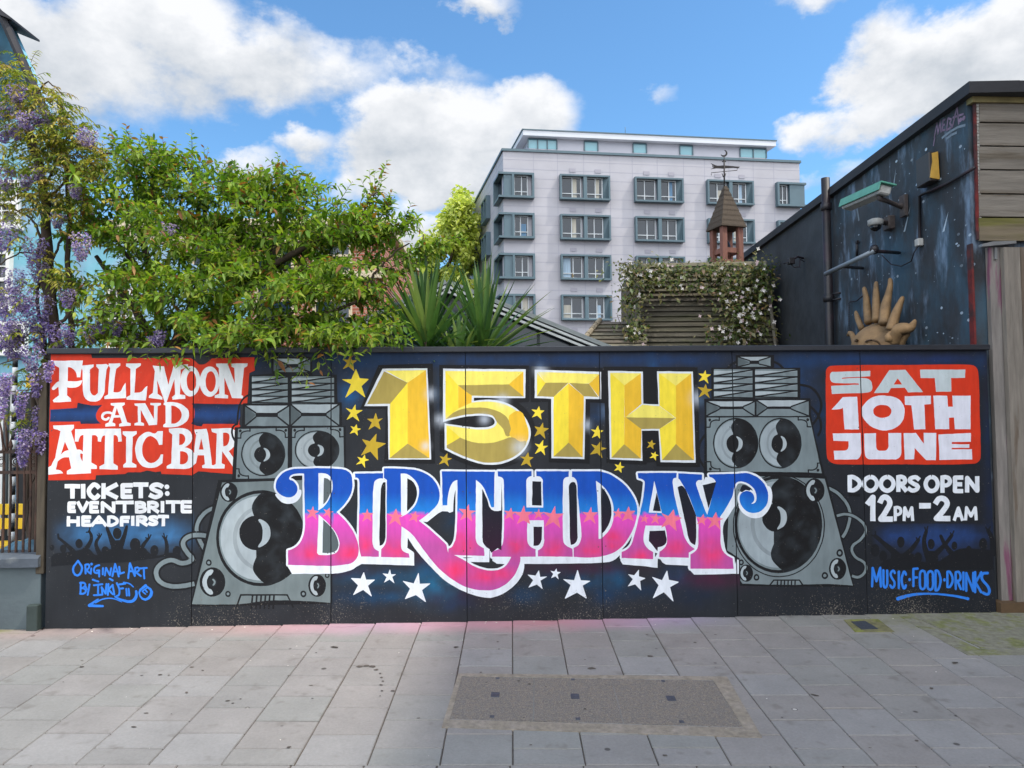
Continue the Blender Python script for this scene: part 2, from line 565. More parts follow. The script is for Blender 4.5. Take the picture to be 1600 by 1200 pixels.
# ---------------------------------------------------------------- club name, upper left
T = 'club_lettering'
def redf(x, y):
    k = 1 + .10 * fbm(x * .03, y * .03, 2)
    return (RED[0] * k, RED[1] * k, RED[2] * k, 1)
S(T, redf, 'L1', "78,92 330,95 335,118 950,118 ~975,132 ~1005,158 ~1045,152 1085,120 1350,112 1353,195 1318,212 1305,400 1262,408 1255,530 1262,545 1240,562 1232,845 1000,825 960,850 770,842 765,825 730,830 680,820 640,832 560,832 540,842 360,850 355,878 62,882")
def bluestrip(x, y):
    k = .5 + .5 * fbm(x * .06, y * .06, 9)
    d = abs(y - 648) / 16
    return mixf(rgb(26, 70, 132), rgb(16, 28, 54), d * .8 + (1 - k) * .4)
S(T, bluestrip, 'L1', "75,440 240,430 245,396 ~330,412 400,412 ~368,450 ~360,490 390,528 265,530 260,515 72,515")
S(T, bluestrip, 'L1', "958,402 1262,406 1262,480 1250,530 1030,530 1020,545 990,542 955,528 ~974,490 ~974,435")
W_ = vary(WHT, .05, .08)
S(T, W_, 'L1', "92,135 278,133 262,238 240,238 ~232,205 ~205,178 185,176 183,262 ~240,262 275,256 ~262,285 ~230,302 180,300 178,350 203,372 205,390 95,395 88,382 128,350 125,296 ~105,312 ~92,318 ~83,308 ~95,290 ~112,272 130,264 130,178 98,160")
S(T, W_, 'L1', "268,165 345,158 345,172 322,190 322,320 ~345,352 372,335 378,190 362,172 362,158 425,155 440,165 425,190 412,330 ~385,378 ~340,390 ~295,372 278,320 276,195 268,180")
S(T, W_, 'L1', "440,152 512,150 512,165 485,185 468,330 ~510,328 ~530,295 545,272 548,360 545,368 412,374 412,358 435,345 448,180 440,165")
S(T, W_, 'L1', "548,152 640,150 640,165 610,185 600,335 ~645,328 ~668,300 682,292 672,382 552,378 550,362 575,350 575,185 548,168")
S(T, W_, 'L1', "715,165 785,170 812,285 845,165 935,155 935,172 890,190 885,345 918,350 918,372 838,378 836,362 855,345 850,250 800,396 790,396 742,255 745,340 775,362 775,378 690,366 692,352 715,335 728,200")
EL(T, W_, 'L1', 950, 262, 62, 95, (957, 262, 30, 62)); EL(T, W_, 'L1', 1070, 265, 62, 95, (1077, 265, 32, 64))
S(T, W_, 'L1', "1110,152 1182,152 1228,275 1225,180 1205,170 1205,152 1308,150 1306,168 1285,180 1268,350 1280,355 1278,370 1210,368 1162,240 1165,345 1185,352 1185,370 1102,366 1102,352 1130,340 1128,180 1112,168")
S(T, W_, 'L1', "452,400 540,396 540,410 522,420 555,520 578,525 578,540 505,546 505,530 522,522 512,488 470,490 462,520 480,528 480,543 418,547 418,530 440,520 475,420 452,412", "490,430 507,474 478,474")
K(T, W_, 'L1', 15, "470,468 ~435,458 ~408,466 ~400,488 ~420,503 438,492")
S(T, W_, 'L1', "600,402 668,400 722,500 722,415 700,410 700,398 765,398 765,410 745,418 742,535 690,538 640,440 640,518 660,525 660,540 600,538 600,525 622,518 622,420 602,414")
S(T, W_, 'L1', "785,396 ~870,398 ~930,435 ~942,475 ~925,515 ~870,545 780,550 780,535 795,525 795,415 782,410", "830,415 ~868,425 ~893,460 ~888,500 ~860,525 830,528")
S(T, W_, 'L1', "92,540 222,535 222,555 205,575 240,690 ~270,695 285,722 ~262,718 ~275,765 300,800 328,812 328,838 178,845 178,822 205,808 192,738 ~150,742 120,765 110,815 ~135,820 155,838 62,847 62,800 80,790 105,740 138,575 120,565 95,560", "165,640 190,695 ~165,700 140,722")
S(T, W_, 'L1', "230,562 515,558 522,638 498,642 ~492,605 470,600 468,775 497,792 497,815 382,812 382,795 412,778 418,600 ~400,608 392,640 372,638 ~365,605 335,600 330,770 365,790 365,810 290,812 262,800 275,780 282,600 ~262,605 250,640 228,640")
S(T, W_, 'L1', "527,575 615,575 615,592 590,610 585,770 612,785 612,802 530,802 530,785 548,770 548,610 527,595")
S(T, W_, 'L1', "~690,578 ~725,590 745,575 778,575 775,660 755,660 ~735,625 ~700,605 ~665,630 ~648,690 ~665,750 ~705,775 ~745,755 765,720 780,720 775,775 ~740,797 ~690,805 ~635,780 ~605,700 ~620,625 ~655,590")
S(T, W_, 'L1', "815,560 ~900,556 ~952,580 ~955,640 915,675 ~965,700 ~982,750 ~960,798 905,812 802,808 802,792 830,778 838,595 818,580", "880,590 ~910,600 ~916,635 ~900,658 880,662", "885,700 ~925,710 ~935,750 ~915,778 885,780")
S(T, W_, 'L1', "975,565 1050,560 1060,590 1085,785 1100,790 1100,808 1025,806 1022,790 1040,780 1035,725 995,725 985,775 965,790 985,600 978,580", "1017,620 1032,690 1003,690")
S(T, W_, 'L1', "1080,560 1200,555 ~1240,585 ~1235,650 1190,700 1240,770 1278,778 1275,812 1225,812 1150,700 1145,775 1165,785 1162,808 1090,808 1090,790 1108,780 1115,590 1085,580", "1155,585 ~1190,592 ~1193,630 ~1180,660 1155,670")

# ---------------------------------------------------------------- crowds
def glow(x, y):
    """blue stage light sprayed behind the left crowd"""
    t = math.exp(-((y - 834) / 19) ** 2) * max(0, min(1, (x - 78) / 60)) * max(0, min(1, (316 - x) / 50))
    t *= .85 + .5 * fbm(x * .05, y * .12, 4)
    return mixf(board_col(x, y), rgb(56, 108, 156), max(0, min(.95, t)))
def glow2(x, y):
    t = math.exp(-((y - 838) / 14) ** 2) * max(0, min(1, (x - 1362) / 30)) * max(0, min(1, (1552 - x) / 40))
    t += .5 * math.exp(-((x - 1465) / 40) ** 2 - ((y - 850) / 26) ** 2)
    t *= .8 + .5 * fbm(x * .05, y * .12, 7)
    return mixf(board_col(x, y), rgb(32, 60, 112), max(0, min(.9, t)))
T = 'crowd_picture#1'
S(T, glow, 'P', "78,782 318,782 318,874 78,876", fine=6)
S('crowd_picture#2', glow2, 'P', "1362,818 1552,818 1552,884 1362,884", fine=6)
def man(fr, hx, hy, r, *arms, w=26):
    EL(T, SIL, fr, hx, hy, r, r * 1.25, n=18)
    for a in arms: K(T, SIL, fr, [w * .75, w, w * 1.3], a, step=40)
B_ = "0,400 1600,400"
S(T, SIL, 'G', "0,400 ~60,355 ~180,345 ~330,320 ~470,300 ~560,380 ~640,330 ~760,300 ~890,300 ~980,310 ~1150,280 ~1240,360 ~1340,380 ~1480,350 ~1600,370 1640,430 1500,390 1300,420 900,470 500,480 0,520")
for hx, hy, r in ((10, 285, 30), (150, 300, 42), (348, 235, 46), (676, 330, 48), (825, 108, 56), (1050, 250, 66), (1290, 320, 52), (1570, 330, 52)):
    EL(T, SIL, 'G', hx, hy, r, r * 1.28, n=20)
K(T, SIL, 'G', [30, 40, 66], "95,165 ~180,235 280,340", step=40); K(T, SIL, 'G', 26, "85,120 92,170 120,180", step=60)
K(T, SIL, 'G', [34, 48, 70], "475,80 ~505,160 ~470,250 400,340", step=40); K(T, SIL, 'G', 18, "480,90 440,95 ", "478,80 485,20")
K(T, SIL, 'G', [34, 48, 60], "600,150 ~560,230 ~575,300 620,380", step=40); K(T, SIL, 'G', 16, "600,150 575,125", "605,150 600,108", "610,150 630,112")
K(T, SIL, 'G', [40, 52, 90], "700,40 ~735,140 780,240", step=40); K(T, SIL, 'G', [36, 50, 80], "945,20 ~915,130 870,250", step=40)
S(T, SIL, 'G', "740,200 900,185 900,320 750,320")
K(T, SIL, 'G', [34, 46, 70], "1215,170 ~1160,240 1110,330", step=40); K(T, SIL, 'G', 16, "1210,170 1180,160", "1220,170 1215,118", "1225,172 1245,125")
K(T, SIL, 'G', [36, 44, 60], "1425,170 ~1445,260 1440,370", step=40); K(T, SIL, 'G', 16, "1410,170 1390,140", "1418,165 1405,105", "1440,165 1448,135")
T = 'crowd_picture#2'
SIL2 = rgb(19, 22, 28)
def k2(w, *l): K(T, SIL2, 'E2', w, *l, step=30)
S(T, SIL2, 'E2', "690,640 ~720,590 ~790,570 ~880,570 ~960,590 ~1060,590 ~1110,560 ~1200,510 ~1300,510 1405,520 1410,640")
for hx, hy, r in ((670, 520, 28), (720, 555, 24), (830, 468, 24), (938, 565, 24), (1020, 480, 22), (1165, 490, 18), (1345, 480, 26), (1255, 520, 20)):
    EL(T, SIL2, 'E2', hx, hy, r, r * 1.45, n=18)
k2([24, 30, 44], "670,430 ~740,490 820,560"); k2(10, "668,430 648,425", "672,428 672,402"); k2([24, 30, 44], "940,455 ~900,510 850,560"); k2(9, "935,455 928,440", "942,452 950,432")
k2([22, 28, 40], "990,400 ~975,470 1000,560"); k2(9, "988,400 980,375", "992,400 998,370"); k2([22, 26, 40], "1150,425 ~1100,490 1040,550"); k2(9, "1150,425 1140,410", "1152,422 1162,398")
k2([20, 26, 36], "1080,430 ~1110,490 1150,540"); k2([24, 30, 40], "1375,395 ~1400,450 1405,540"); k2(9, "1372,395 1360,375", "1380,395 1390,372")
S(T, SIL2, 'E2', "770,540 910,540 930,640 760,640"); S(T, SIL2, 'E2', "985,520 1060,525 1070,640 985,640")

# ---------------------------------------------------------------- tickets
T = 'ticket_lettering'
TXT(T, W_, 'L1', 28, "T 162 906 264 998;I 264 902 296 998;C 302 898 386 1004;K 394 898 498 1000;E 514 900 592 998;T 590 896 690 996;S 690 896 782 1000")
EL(T, W_, 'L1', 803, 922, 16, 15, n=14); EL(T, W_, 'L1', 805, 964, 15, 15, n=14)
TXT(T, W_, 'L1', 22.5, "E 182 1014 236 1086;V 238 1012 316 1086;E 318 1012 380 1088;N 390 1012 480 1088;T 480 1010 598 1088;B 604 1012 678 1088;R 680 1012 756 1088;I 758 1010 792 1086;T 794 1008 890 1088;E 890 1006 966 1088")
TXT(T, W_, 'L1', 21.5, "H 178 1104 258 1172;E 268 1102 332 1172;A 326 1100 430 1172;D 430 1102 504 1172;F 510 1104 574 1172;I 576 1102 604 1168;R 610 1102 686 1170;S 684 1100 752 1168;T 744 1098 818 1170")

# ---------------------------------------------------------------- blue hand script
T = 'signature_lettering'
b_ = vary(rgb(44, 124, 226), .05)
K(T, b_, 'G', 26, "~335,450 ~385,540 ~330,635 ~272,555 ~335,450")
K(T, b_, 'G', 24, "425,500 430,610", "425,500 ~470,500 ~465,545 432,560 495,612", "500,545 495,600", "~600,505 ~545,530 ~540,590 ~590,600 602,570 570,572", "600,570 600,645",
  "648,540 645,620", "672,635 685,540 735,630 750,540", "765,640 800,490 845,645", "780,585 830,582", "850,525 858,612 910,595",
  "962,665 985,480 1045,640", "975,580 1025,578", "1050,550 1045,640", "1050,540 ~1095,540 ~1090,575 1050,590 1120,640", "1110,545 1195,538", "1155,545 1165,670")
EL(T, b_, 'G', 503, 490, 17, 17, n=12)
K(T, b_, 'G', 24, "370,720 365,860", "360,725 ~425,740 ~400,785 370,790 ~430,810 ~420,850 360,862", "430,770 445,805", "480,745 455,875", "520,685 590,710", "730,675 770,695",
  "535,755 640,742", "588,750 585,875", "535,880 640,872", "640,865 630,780 680,860 690,740", "715,740 708,875", "770,750 715,810 770,870", "770,760 790,875", "820,730 ~850,800 ~850,870 820,890",
  "850,745 930,735", "850,800 900,795", "938,800 945,885", "968,800 975,885")
K(T, b_, 'G', [22, 30, 40, 30], "800,900 ~870,935 ~1000,960 ~1060,900 1060,830"); K(T, b_, 'G', 17, "905,720 ~975,735 1025,775")
K(T, b_, 'G', [20, 38, 20, 36], "~1180,760 ~1255,840 ~1180,935 ~1100,850 ~1180,760"); K(T, b_, 'G', 18, "1195,790 1140,830 1180,865", "1175,810 1200,840")
K(T, b_, 'G', [10, 16, 18], "880,965 ~760,920 ~640,930 555,975"); K(T, b_, 'G', [20, 38, 26], "585,930 475,1010 645,1018")
T = 'offer_lettering'
TXT(T, b_, 'E2', 15, "M 643 622 712 752;U 714 638 752 758;S 758 640 800 760;I 806 646 830 762;C 828 648 868 762", cap=True)
TXT(T, b_, 'E2', 15, "F 902 628 942 750;O 942 640 990 770;O 990 642 1038 774;D 1040 640 1086 776;D 1114 646 1162 756;R 1166 650 1212 768;I 1210 652 1232 772;N 1232 654 1290 780;K 1288 650 1340 788", cap=True)
K(T, b_, 'E2', 17, "1372,662 ~1340,668 ~1340,705 ~1375,745 ~1380,790 1345,785")
EL(T, b_, 'E2', 885, 702, 9, 10, n=12); EL(T, b_, 'E2', 1103, 704, 9, 10, n=12)
K(T, b_, 'E2', [24, 14, 12, 18], "812,822 ~930,794 ~1100,796 1250,822")

# ---------------------------------------------------------------- loudspeakers
def gv(c, seed): return vary(c, .14, .035, seed)
def cone(part, fr, cx, cy, rx, ry, ring=.1, hub=.37, hx=-.02, hy=.02, light=G_L):
    EL(part, BLK, fr, cx, cy, rx, ry)
    EL(part, gv(G_M, 3), fr, cx, cy, rx * (1 - ring * .55), ry * (1 - ring * .55))
    q = 1 - ring * 1.0
    EL(part, vary(light, .14, .04, 5), fr, cx - rx * .02, cy, rx * q, ry * q)
    EL(part, vary(tuple(v * .78 for v in light[:3]) + (1,), .1, .05), fr, cx + rx * .06, cy, rx * q * .78, ry * q * .78)
    EL(part, vary(light, .1, .05), fr, cx + rx * .08, cy, rx * q * .70, ry * q * .70)
    def P(*pts): return ' '.join(('~' if s else '') + '%.1f,%.1f' % (cx + x * rx, cy + y * ry) for x, y, s in pts)
    def dark(x, y):
        k = .5 + .5 * fbm(x * .05, y * .05, 11)
        return mixf(rgb(13, 14, 17), rgb(52, 60, 66), max(0, k - .45) * 1.5)
    right = [(math.cos(a), math.sin(a), True) for a in [R(t) for t in range(85, -96, -15)]]
    S(part, dark, fr, P((.12, .96, False), (-.02, .86, True), (-.17, .66, True), (-.1, .40, False), (-.12, -.40, False), (-.2, -.62, True), (-.14, -.80, True), (.05, -.97, False), *reversed(right)))
    hxx, hyy, hr = cx + hx * rx, cy + hy * ry, hub
    EL(part, BLK, fr, hxx - .02 * rx, hyy, rx * hr, ry * hr, n=28)
    S(part, vary(G_L, .1), fr, ' '.join('~%.1f,%.1f' % (hxx + rx * hr * x, hyy + ry * hr * y) for x, y in
        ((.25, -.8), (.72, -.5), (.88, 0), (.72, .5), (.25, .82), (.1, .8), (.32, .45), (.4, 0), (.32, -.45), (.12, -.75))))
def tweeter(part, fr, cx, cy, rx, ry):
    EL(part, BLK, fr, cx, cy, rx, ry, n=26)
    def P(l): return ' '.join('~%.1f,%.1f' % (cx + x * rx, cy + y * ry) for x, y in l)
    S(part, gv(G_L, 2), fr, P([(.02, -.84), (-.5, -.66), (-.8, 0), (-.5, .66), (.0, .84), (-.1, .5), (-.3, .42), (-.45, 0), (-.3, -.42), (-.08, -.5)]))
    EL(part, rgb(28, 32, 36), fr, cx + .02 * rx, cy, rx * .34, ry * .34, n=16)
    S(part, vary(G_M), fr, P([(.0, -.22), (.22, -.1), (.22, .12), (.02, .24), (.12, 0)]))
def bolt(part, fr, cx, cy, r):
    EL(part, BLK, fr, cx, cy, r, r * 1.15, n=14); EL(part, G_M, fr, cx, cy, r * .5, r * .55, n=10)
def horn(part, fr, x0, y0, x1, y1, sx0, sy0, sx1, sy1, w, seed):
    S(part, vary(G_M, .2, .06, seed), fr, "%g,%g %g,%g %g,%g %g,%g" % (x0, y0, x1, y0, x1, y1, x0, y1))
    S(part, vary(G_L, .1, .06, seed), fr, "%g,%g %g,%g %g,%g %g,%g" % (x0, y0, x1, y0, sx1, sy0, sx0, sy0))
    S(part, vary(G_D, .2, .06, seed), fr, "%g,%g %g,%g %g,%g" % (x0, y0, sx0, (sy0 + sy1) / 2, x0, y1))
    S(part, BLK, fr, "%g,%g %g,%g %g,%g %g,%g" % (sx0, sy0, sx1, sy0, sx1, sy1, sx0, sy1))
    for a, b, c, d in ((x0, y0, sx0, sy0), (x1, y0, sx1, sy0), (x0, y1, sx0, sy1), (x1, y1, sx1, sy1)):
        K(part, BLK, fr, w, "%g,%g %g,%g" % (a, b, c, d))
def louvre(part, fr, x0, y0, x1, y1, n, w, seed):
    S(part, vary(G_M, .22, .08, seed), fr, "%g,%g %g,%g %g,%g %g,%g" % (x0, y0, x1, y0, x1, y1, x0, y1))
    d = (y1 - y0) / (n + .15)
    for i in range(n):
        ya = y0 + d * (i + .98); yb = y0 + d * (i + .08)
        S(part, vary(G_L, .12, .08, seed + i), fr, "%g,%g %g,%g %g,%g" % (x0, ya - w, x1, yb + w, x0, yb + w * .6))
        K(part, BLK, fr, w, "%g,%g %g,%g" % (x0, ya, x1, yb))
        K(part, BLK, fr, w * .9, "%g,%g %g,%g" % (x0, ya + 1, x1, ya + 4))
def bracket(part, fr, cx, cy, sx, sy, w=8, a=80, b=62):
    """corner plate: cx,cy the corner, sx,sy pointing into the box"""
    X = lambda t: cx + sx * t
    Y = lambda t: cy + sy * t
    K(part, BLK, fr, w, "%g,%g %g,%g %g,%g ~%g,%g ~%g,%g %g,%g %g,%g" % (X(0), Y(b), X(a * .28), Y(b), X(a * .28), Y(b * .82), X(a * .36), Y(b * .48), X(a * .66), Y(b * .3), X(a), Y(b * .3), X(a), Y(0)))
    EL(part, BLK, fr, X(20), Y(17), 9, 10, n=10)

T = 'painted_loudspeaker#left'
def cable(fr, wo, wi, *l):
    K(T, BLK, fr, wo, *l); K(T, gv(G_M, 8), fr, wi, *l, cap=False)
cable('L2', 48, 24, "1110,250 ~1035,290 ~990,370 ~1005,450 1045,520")
cable('L2', 50, 28, "1060,430 ~970,425 ~915,450 ~905,490 ~935,540 ~960,575 ~900,600 ~830,580 ~760,610 ~735,660 ~760,715 ~840,745 975,728")
S(T, BLK, 'M1', "336,110 590,110 592,225 745,222 750,395 775,395 778,545 800,540 802,810 500,880 90,885 108,550 150,550 160,400 200,400 205,225 338,215")
horn(T, 'M1', 350, 122, 578, 205, 430, 155, 505, 178, 9, 31)
louvre(T, 'M1', 215, 232, 438, 402, 4, 9, 5); louvre(T, 'M1', 464, 232, 728, 402, 4, 9, 15)
horn(T, 'M1', 172, 415, 446, 542, 238, 460, 376, 486, 10, 41); horn(T, 'M1', 458, 408, 760, 540, 520, 460, 682, 482, 10, 44)
S(T, gv(G_M, 13), 'M1', "128,560 438,556 438,870 115,872"); S(T, gv(G_M, 17), 'M1', "466,556 786,550 790,800 466,805")
cone(T, 'M1', 285, 718, 138, 138, light=rgb(138, 150, 154)); cone(T, 'M1', 622, 692, 140, 122, light=rgb(162, 172, 176))
bracket(T, 'M1', 122, 556, 1, 1); bracket(T, 'M1', 446, 552, -1, 1); bracket(T, 'M1', 462, 552, 1, 1); bracket(T, 'M1', 786, 548, -1, 1); bracket(T, 'M1', 112, 872, 1, -1)
K(T, BLK, 'M1', 12, "200,345 ~150,385 ~130,450 125,530 ~95,550 ~92,600 112,640")
S(T, BLK, 'P', "341,750 480,745 520,800 519,943 297,948")
S(T, gv(rgb(110, 122, 124), 19), 'P', "347,754 480,750 517,800 517,942 ~430,938 ~370,944 300,944")
cone(T, 'P', 407.5, 841, 70, 75, ring=.12, hub=.36, hx=-.1, hy=-.11)
tweeter(T, 'L2', 1190, 155, 55, 62); tweeter(T, 'L2', 1088, 718, 80, 92); tweeter(T, 'M2', 622, 860, 55, 70)
for c in ((1065, 597, 18), (1185, 792, 17)): bolt(T, 'L2', *c)
for c in ((536, 912, 19), (685, 797, 15)): bolt(T, 'M2', *c)
K(T, BLK, 'L2', 10, "1238,872 1265,798 1555,798 1592,872")
K(T, BLK, 'L2', 11, *["%d,802 %d,882" % (x, x - 6) for x in range(1338, 1480, 27)])

T = 'painted_loudspeaker#right'
cable('E2', 34, 18, "380,130 ~455,180 ~510,270 ~500,370 465,440"); cable('E2', 30, 16, "430,305 ~500,295 ~580,335 ~612,395 ~575,455 ~525,500 ~545,560 ~600,595 ~612,640 ~575,685 525,680")
K(T, BLK, 'R1', 15, "1240,285 ~1320,310 ~1372,395 ~1355,480 1310,540", "1305,420 ~1355,480 ~1372,545 1355,600", "850,140 ~815,155 790,180", "1070,140 ~1105,155 1135,182", "655,590 ~615,650 ~610,740 650,810")
S(T, BLK, 'R1', "838,98 1078,98 1078,180 1242,178 1242,370 1305,368 1308,470 1332,600 1400,870 1320,850 640,835 645,470 640,372 685,372 685,178 838,178")
horn(T, 'R1', 852, 110, 1056, 172, 925, 133, 985, 155, 8, 51)
louvre(T, 'R1', 702, 188, 943, 370, 4, 9, 25); louvre(T, 'R1', 960, 188, 1224, 368, 4, 9, 28)
horn(T, 'R1', 655, 388, 956, 480, 735, 420, 888, 437, 9, 61); horn(T, 'R1', 968, 382, 1294, 480, 1030, 420, 1185, 436, 9, 66)
S(T, gv(G_M, 23), 'R1', "656,490 1298,488 1315,560 1376,838 1280,832 660,825")
cone(T, 'R1', 838, 650, 142, 158, light=rgb(150, 162, 168)); cone(T, 'R1', 1116, 650, 134, 158, light=rgb(150, 162, 168))
bracket(T, 'R1', 656, 488, 1, 1); bracket(T, 'R1', 1308, 486, -1, 1); bracket(T, 'R1', 660, 828, 1, -1); bracket(T, 'R1', 1372, 836, -1, -1)
S(T, BLK, 'R2', "790,160 1405,175 1580,868 865,862 862,690 780,650")
S(T, gv(rgb(116, 128, 132), 29), 'R2', "800,172 1030,178 1395,192 1570,860 ~1400,850 ~1200,855 880,848 868,830 862,690 785,640")
cone(T, 'R2', 1105, 478, 274, 304, ring=.11, hub=.29, hx=-.06, hy=-.14, light=rgb(150, 162, 168))
OUT(T, BLK, 'R2', 7, ' '.join('~%.0f,%.0f' % p for p in ellipse(1108, 486, 284, 318, 16)))
tweeter(T, 'R2', 1330, 265, 64, 76); tweeter(T, 'R2', 1475, 755, 54, 68); tweeter(T, 'R2', 903, 782, 44, 54)
for c in ((1488, 656, 21), (1395, 797, 20), (968, 808, 18), (873, 715, 16)): bolt(T, 'R2', *c)
K(T, BLK, 'R2', 9, "1050,858 1076,826 1236,826 1258,858"); K(T, BLK, 'R2', 9, *["%d,828 %d,866" % (x, x - 2) for x in range(1100, 1215, 22)])

# ---------------------------------------------------------------- 15TH
T = 'number_lettering'
S(T, BLK, 'M1', "1005,162 1345,152 1360,778 1042,774 1052,438 893,432")
S(T, BLK, 'C1', "105,160 668,165 668,392 600,395 ~690,500 ~700,610 ~660,710 ~580,778 ~420,808 ~280,785 108,700")
S(T, BLK, 'C1', "678,170 1145,180 1145,400 1048,395 1045,778 790,770 785,392 678,392")
S(T, BLK, 'R1', "12,172 600,175 615,800 345,795 338,768 285,772 280,785 30,775"); S(T, BLK, 'P', "955,573 1012,573 1012,628 955,628")
wo = vary(rgb(216, 222, 228), .05)
S(T, wo, 'M1', "1030,184 1311,181 1335,752 1068,752 1064,418 916,418")
for c, p in ((Y_L, "1048,196 1303,193 1188,272"), (Y_K, "1040,200 1188,272 1078,404 934,406"), (Y_B, "1078,404 1188,272 1188,652 1075,744"), (Y_O, "1303,193 1325,744 1188,652 1188,272"), (Y_K, "1075,744 1188,652 1325,744")):
    S(T, vary(c, .05), 'M1', p)
S(T, wo, 'C1', "130,184 645,188 643,368 322,366 322,386 ~470,382 ~590,435 ~660,520 ~676,600 ~640,692 ~550,760 ~420,785 ~290,757 140,690 138,526 ~270,545 ~370,552 ~435,540 ~452,515 ~430,488 ~350,478 ~250,488 128,518")
S(T, vary(Y_L, .04), 'C1', "144,198 632,202 632,358 310,354 308,396 ~460,394 ~580,442 ~648,525 ~663,600 ~630,685 ~545,747 ~420,772 ~295,745 152,680 150,538 ~270,556 ~370,564 ~445,550 ~464,515 ~438,478 ~350,466 ~250,476 144,502")
for c, p in ((Y_O, "632,202 632,358 540,282"), (Y_K, "222,288 540,282 632,358 308,353"), (Y_B, "144,198 222,288 226,432 144,502"), (Y_O, "224,290 308,353 308,396 226,432"),
             (Y_K, "146,500 ~230,442 ~340,427 ~450,442 ~530,492 ~553,560 ~535,610 ~505,560 ~464,515 ~438,478 ~350,466 ~250,476"), (Y_B, "150,538 152,664 236,615"),
             (Y_O, "545,475 ~612,450 ~648,525 ~663,600 ~650,640 ~600,640 ~545,600 ~553,560 ~540,505"),
             (Y_K, "152,664 236,615 ~330,646 ~430,648 ~500,630 ~560,612 ~610,640 ~650,640 ~625,690 ~545,747 ~420,772 ~295,745 152,680")):
    S(T, vary(c, .05), 'C1', p)
S(T, wo, 'C1', "702,190 1117,204 1117,374 1020,374 1013,749 807,743 805,372 702,367")
for c, p in ((Y_L, "720,204 1106,217 1040,278 770,272"), (Y_B, "716,206 770,272 716,355"), (Y_K, "770,272 912,272 820,360 716,356"), (Y_K, "918,273 1040,279 1100,362 1010,357"), (Y_O, "1106,217 1105,362 1040,279"),
             (Y_B, "820,360 914,274 914,646 820,734"), (Y_O, "914,274 1010,357 1002,737 914,646"), (Y_K, "820,734 914,646 1002,737")):
    S(T, vary(c, .05), 'C1', p)
S(T, wo, 'R1', "40,198 258,202 260,404 356,407 346,200 570,202 588,772 368,768 356,570 252,572 255,760 52,750")
for c, p in ((Y_L, "54,210 246,213 143,288"), (Y_B, "54,210 143,288 142,656 62,741"), (Y_O, "246,213 250,404 150,488 143,480 143,288"), (Y_L, "150,488 254,410 362,418 462,493"), (Y_K, "150,488 462,493 362,560 250,562"),
             (Y_O, "143,482 250,562 245,747 142,656"), (Y_K, "62,741 142,656 245,747"), (Y_L, "358,213 560,214 465,291"), (Y_B, "358,213 465,291 465,493 362,416"), (Y_B, "362,560 465,493 465,656 378,756"),
             (Y_O, "560,214 578,757 465,656 465,291"), (Y_K, "378,756 465,656 578,757")):
    S(T, vary(c, .05), 'R1', p)
FLARES = [(674, 616, 9), (690, 657, 9), (845, 577, 10), (919, 664, 8), (812, 699, 12), (757, 655, 8), (1090, 622, 11), (785, 625, 9), (665, 697, 7)]   # sprayed white glints

# ---------------------------------------------------------------- BIRTHDAY
T = 'birthday_lettering'
B1 = "~540,128 ~760,130 ~822,150 ~843,205 ~835,280 ~790,355 742,400 ~812,470 ~865,560 ~882,650 ~850,712 ~780,731 ~700,737 440,730 440,640 ~500,610 ~538,540 545,440 541,160 ~500,160 ~458,170 ~448,195 ~472,206 ~495,235 ~497,272 ~470,303 ~430,308 ~385,285 ~363,245 ~380,185 ~440,140"
I1 = "858,160 1035,157 1035,190 ~1000,195 ~980,215 970,320 968,560 ~975,620 1007,645 1007,680 897,678 ~886,630 ~882,560 887,330 887,215 ~880,190 860,185"
R1_ = "1040,128 ~1170,130 ~1280,150 ~1355,205 ~1387,280 ~1380,340 ~1340,390 1258,455 ~1340,520 1430,605 1440,652 ~1530,695 ~1610,742 ~1710,766 ~1790,745 ~1830,690 1836,668 ~1815,660 ~1800,635 ~1812,608 ~1845,600 ~1880,640 ~1892,690 ~1880,745 ~1840,815 ~1760,875 ~1680,890 ~1570,875 ~1480,830 ~1380,750 ~1290,640 ~1220,545 1150,490 1145,600 ~1155,640 1195,660 1200,685 1022,682 1022,632 ~1048,600 1056,560 1058,200 1040,185"
T1 = "122,145 452,148 450,200 448,370 432,372 ~405,300 ~375,235 335,200 332,560 ~345,600 385,627 388,675 160,668 162,628 ~190,610 ~212,540 218,200 ~190,215 ~165,270 155,358 126,358"
H1 = "470,145 683,145 683,175 ~655,190 650,215 650,372 755,372 752,205 ~740,182 712,175 712,145 915,145 915,180 ~890,187 ~880,212 878,560 ~890,600 938,630 940,680 722,678 722,640 ~755,610 760,560 758,452 655,452 655,560 ~668,610 708,632 708,680 435,680 435,645 ~490,620 ~508,560 508,210 ~500,187 472,178"
D1 = "935,145 1110,145 ~1200,180 ~1290,260 ~1340,360 ~1335,450 ~1290,560 ~1220,640 ~1130,675 ~1050,685 945,680 945,625 ~985,590 992,500 970,290 ~965,210 ~950,187 935,182"
A1 = "225,157 470,155 468,185 ~447,195 ~445,230 ~465,340 500,480 ~530,580 582,632 545,655 545,686 360,682 362,648 ~400,615 ~410,570 395,485 275,485 ~262,570 ~280,620 322,650 322,695 125,688 125,650 ~175,620 ~200,560 255,340 ~270,220 ~262,200 230,188"
Y1 = "480,158 628,165 628,200 ~598,205 ~592,230 660,418 715,215 ~700,192 675,182 670,165 845,160 ~925,160 ~990,195 ~1030,250 ~1042,320 ~1015,378 ~960,406 ~908,395 ~870,352 ~862,305 ~882,275 ~915,268 ~947,288 ~955,322 935,348 ~962,338 ~968,300 ~950,252 ~905,218 ~855,210 ~832,235 ~818,300 742,430 745,540 ~757,640 820,690 825,755 555,755 555,665 ~590,640 605,600 605,480 590,420 ~540,290 ~490,200 480,190"
wb = vary(rgb(222, 228, 236), .06, .09)
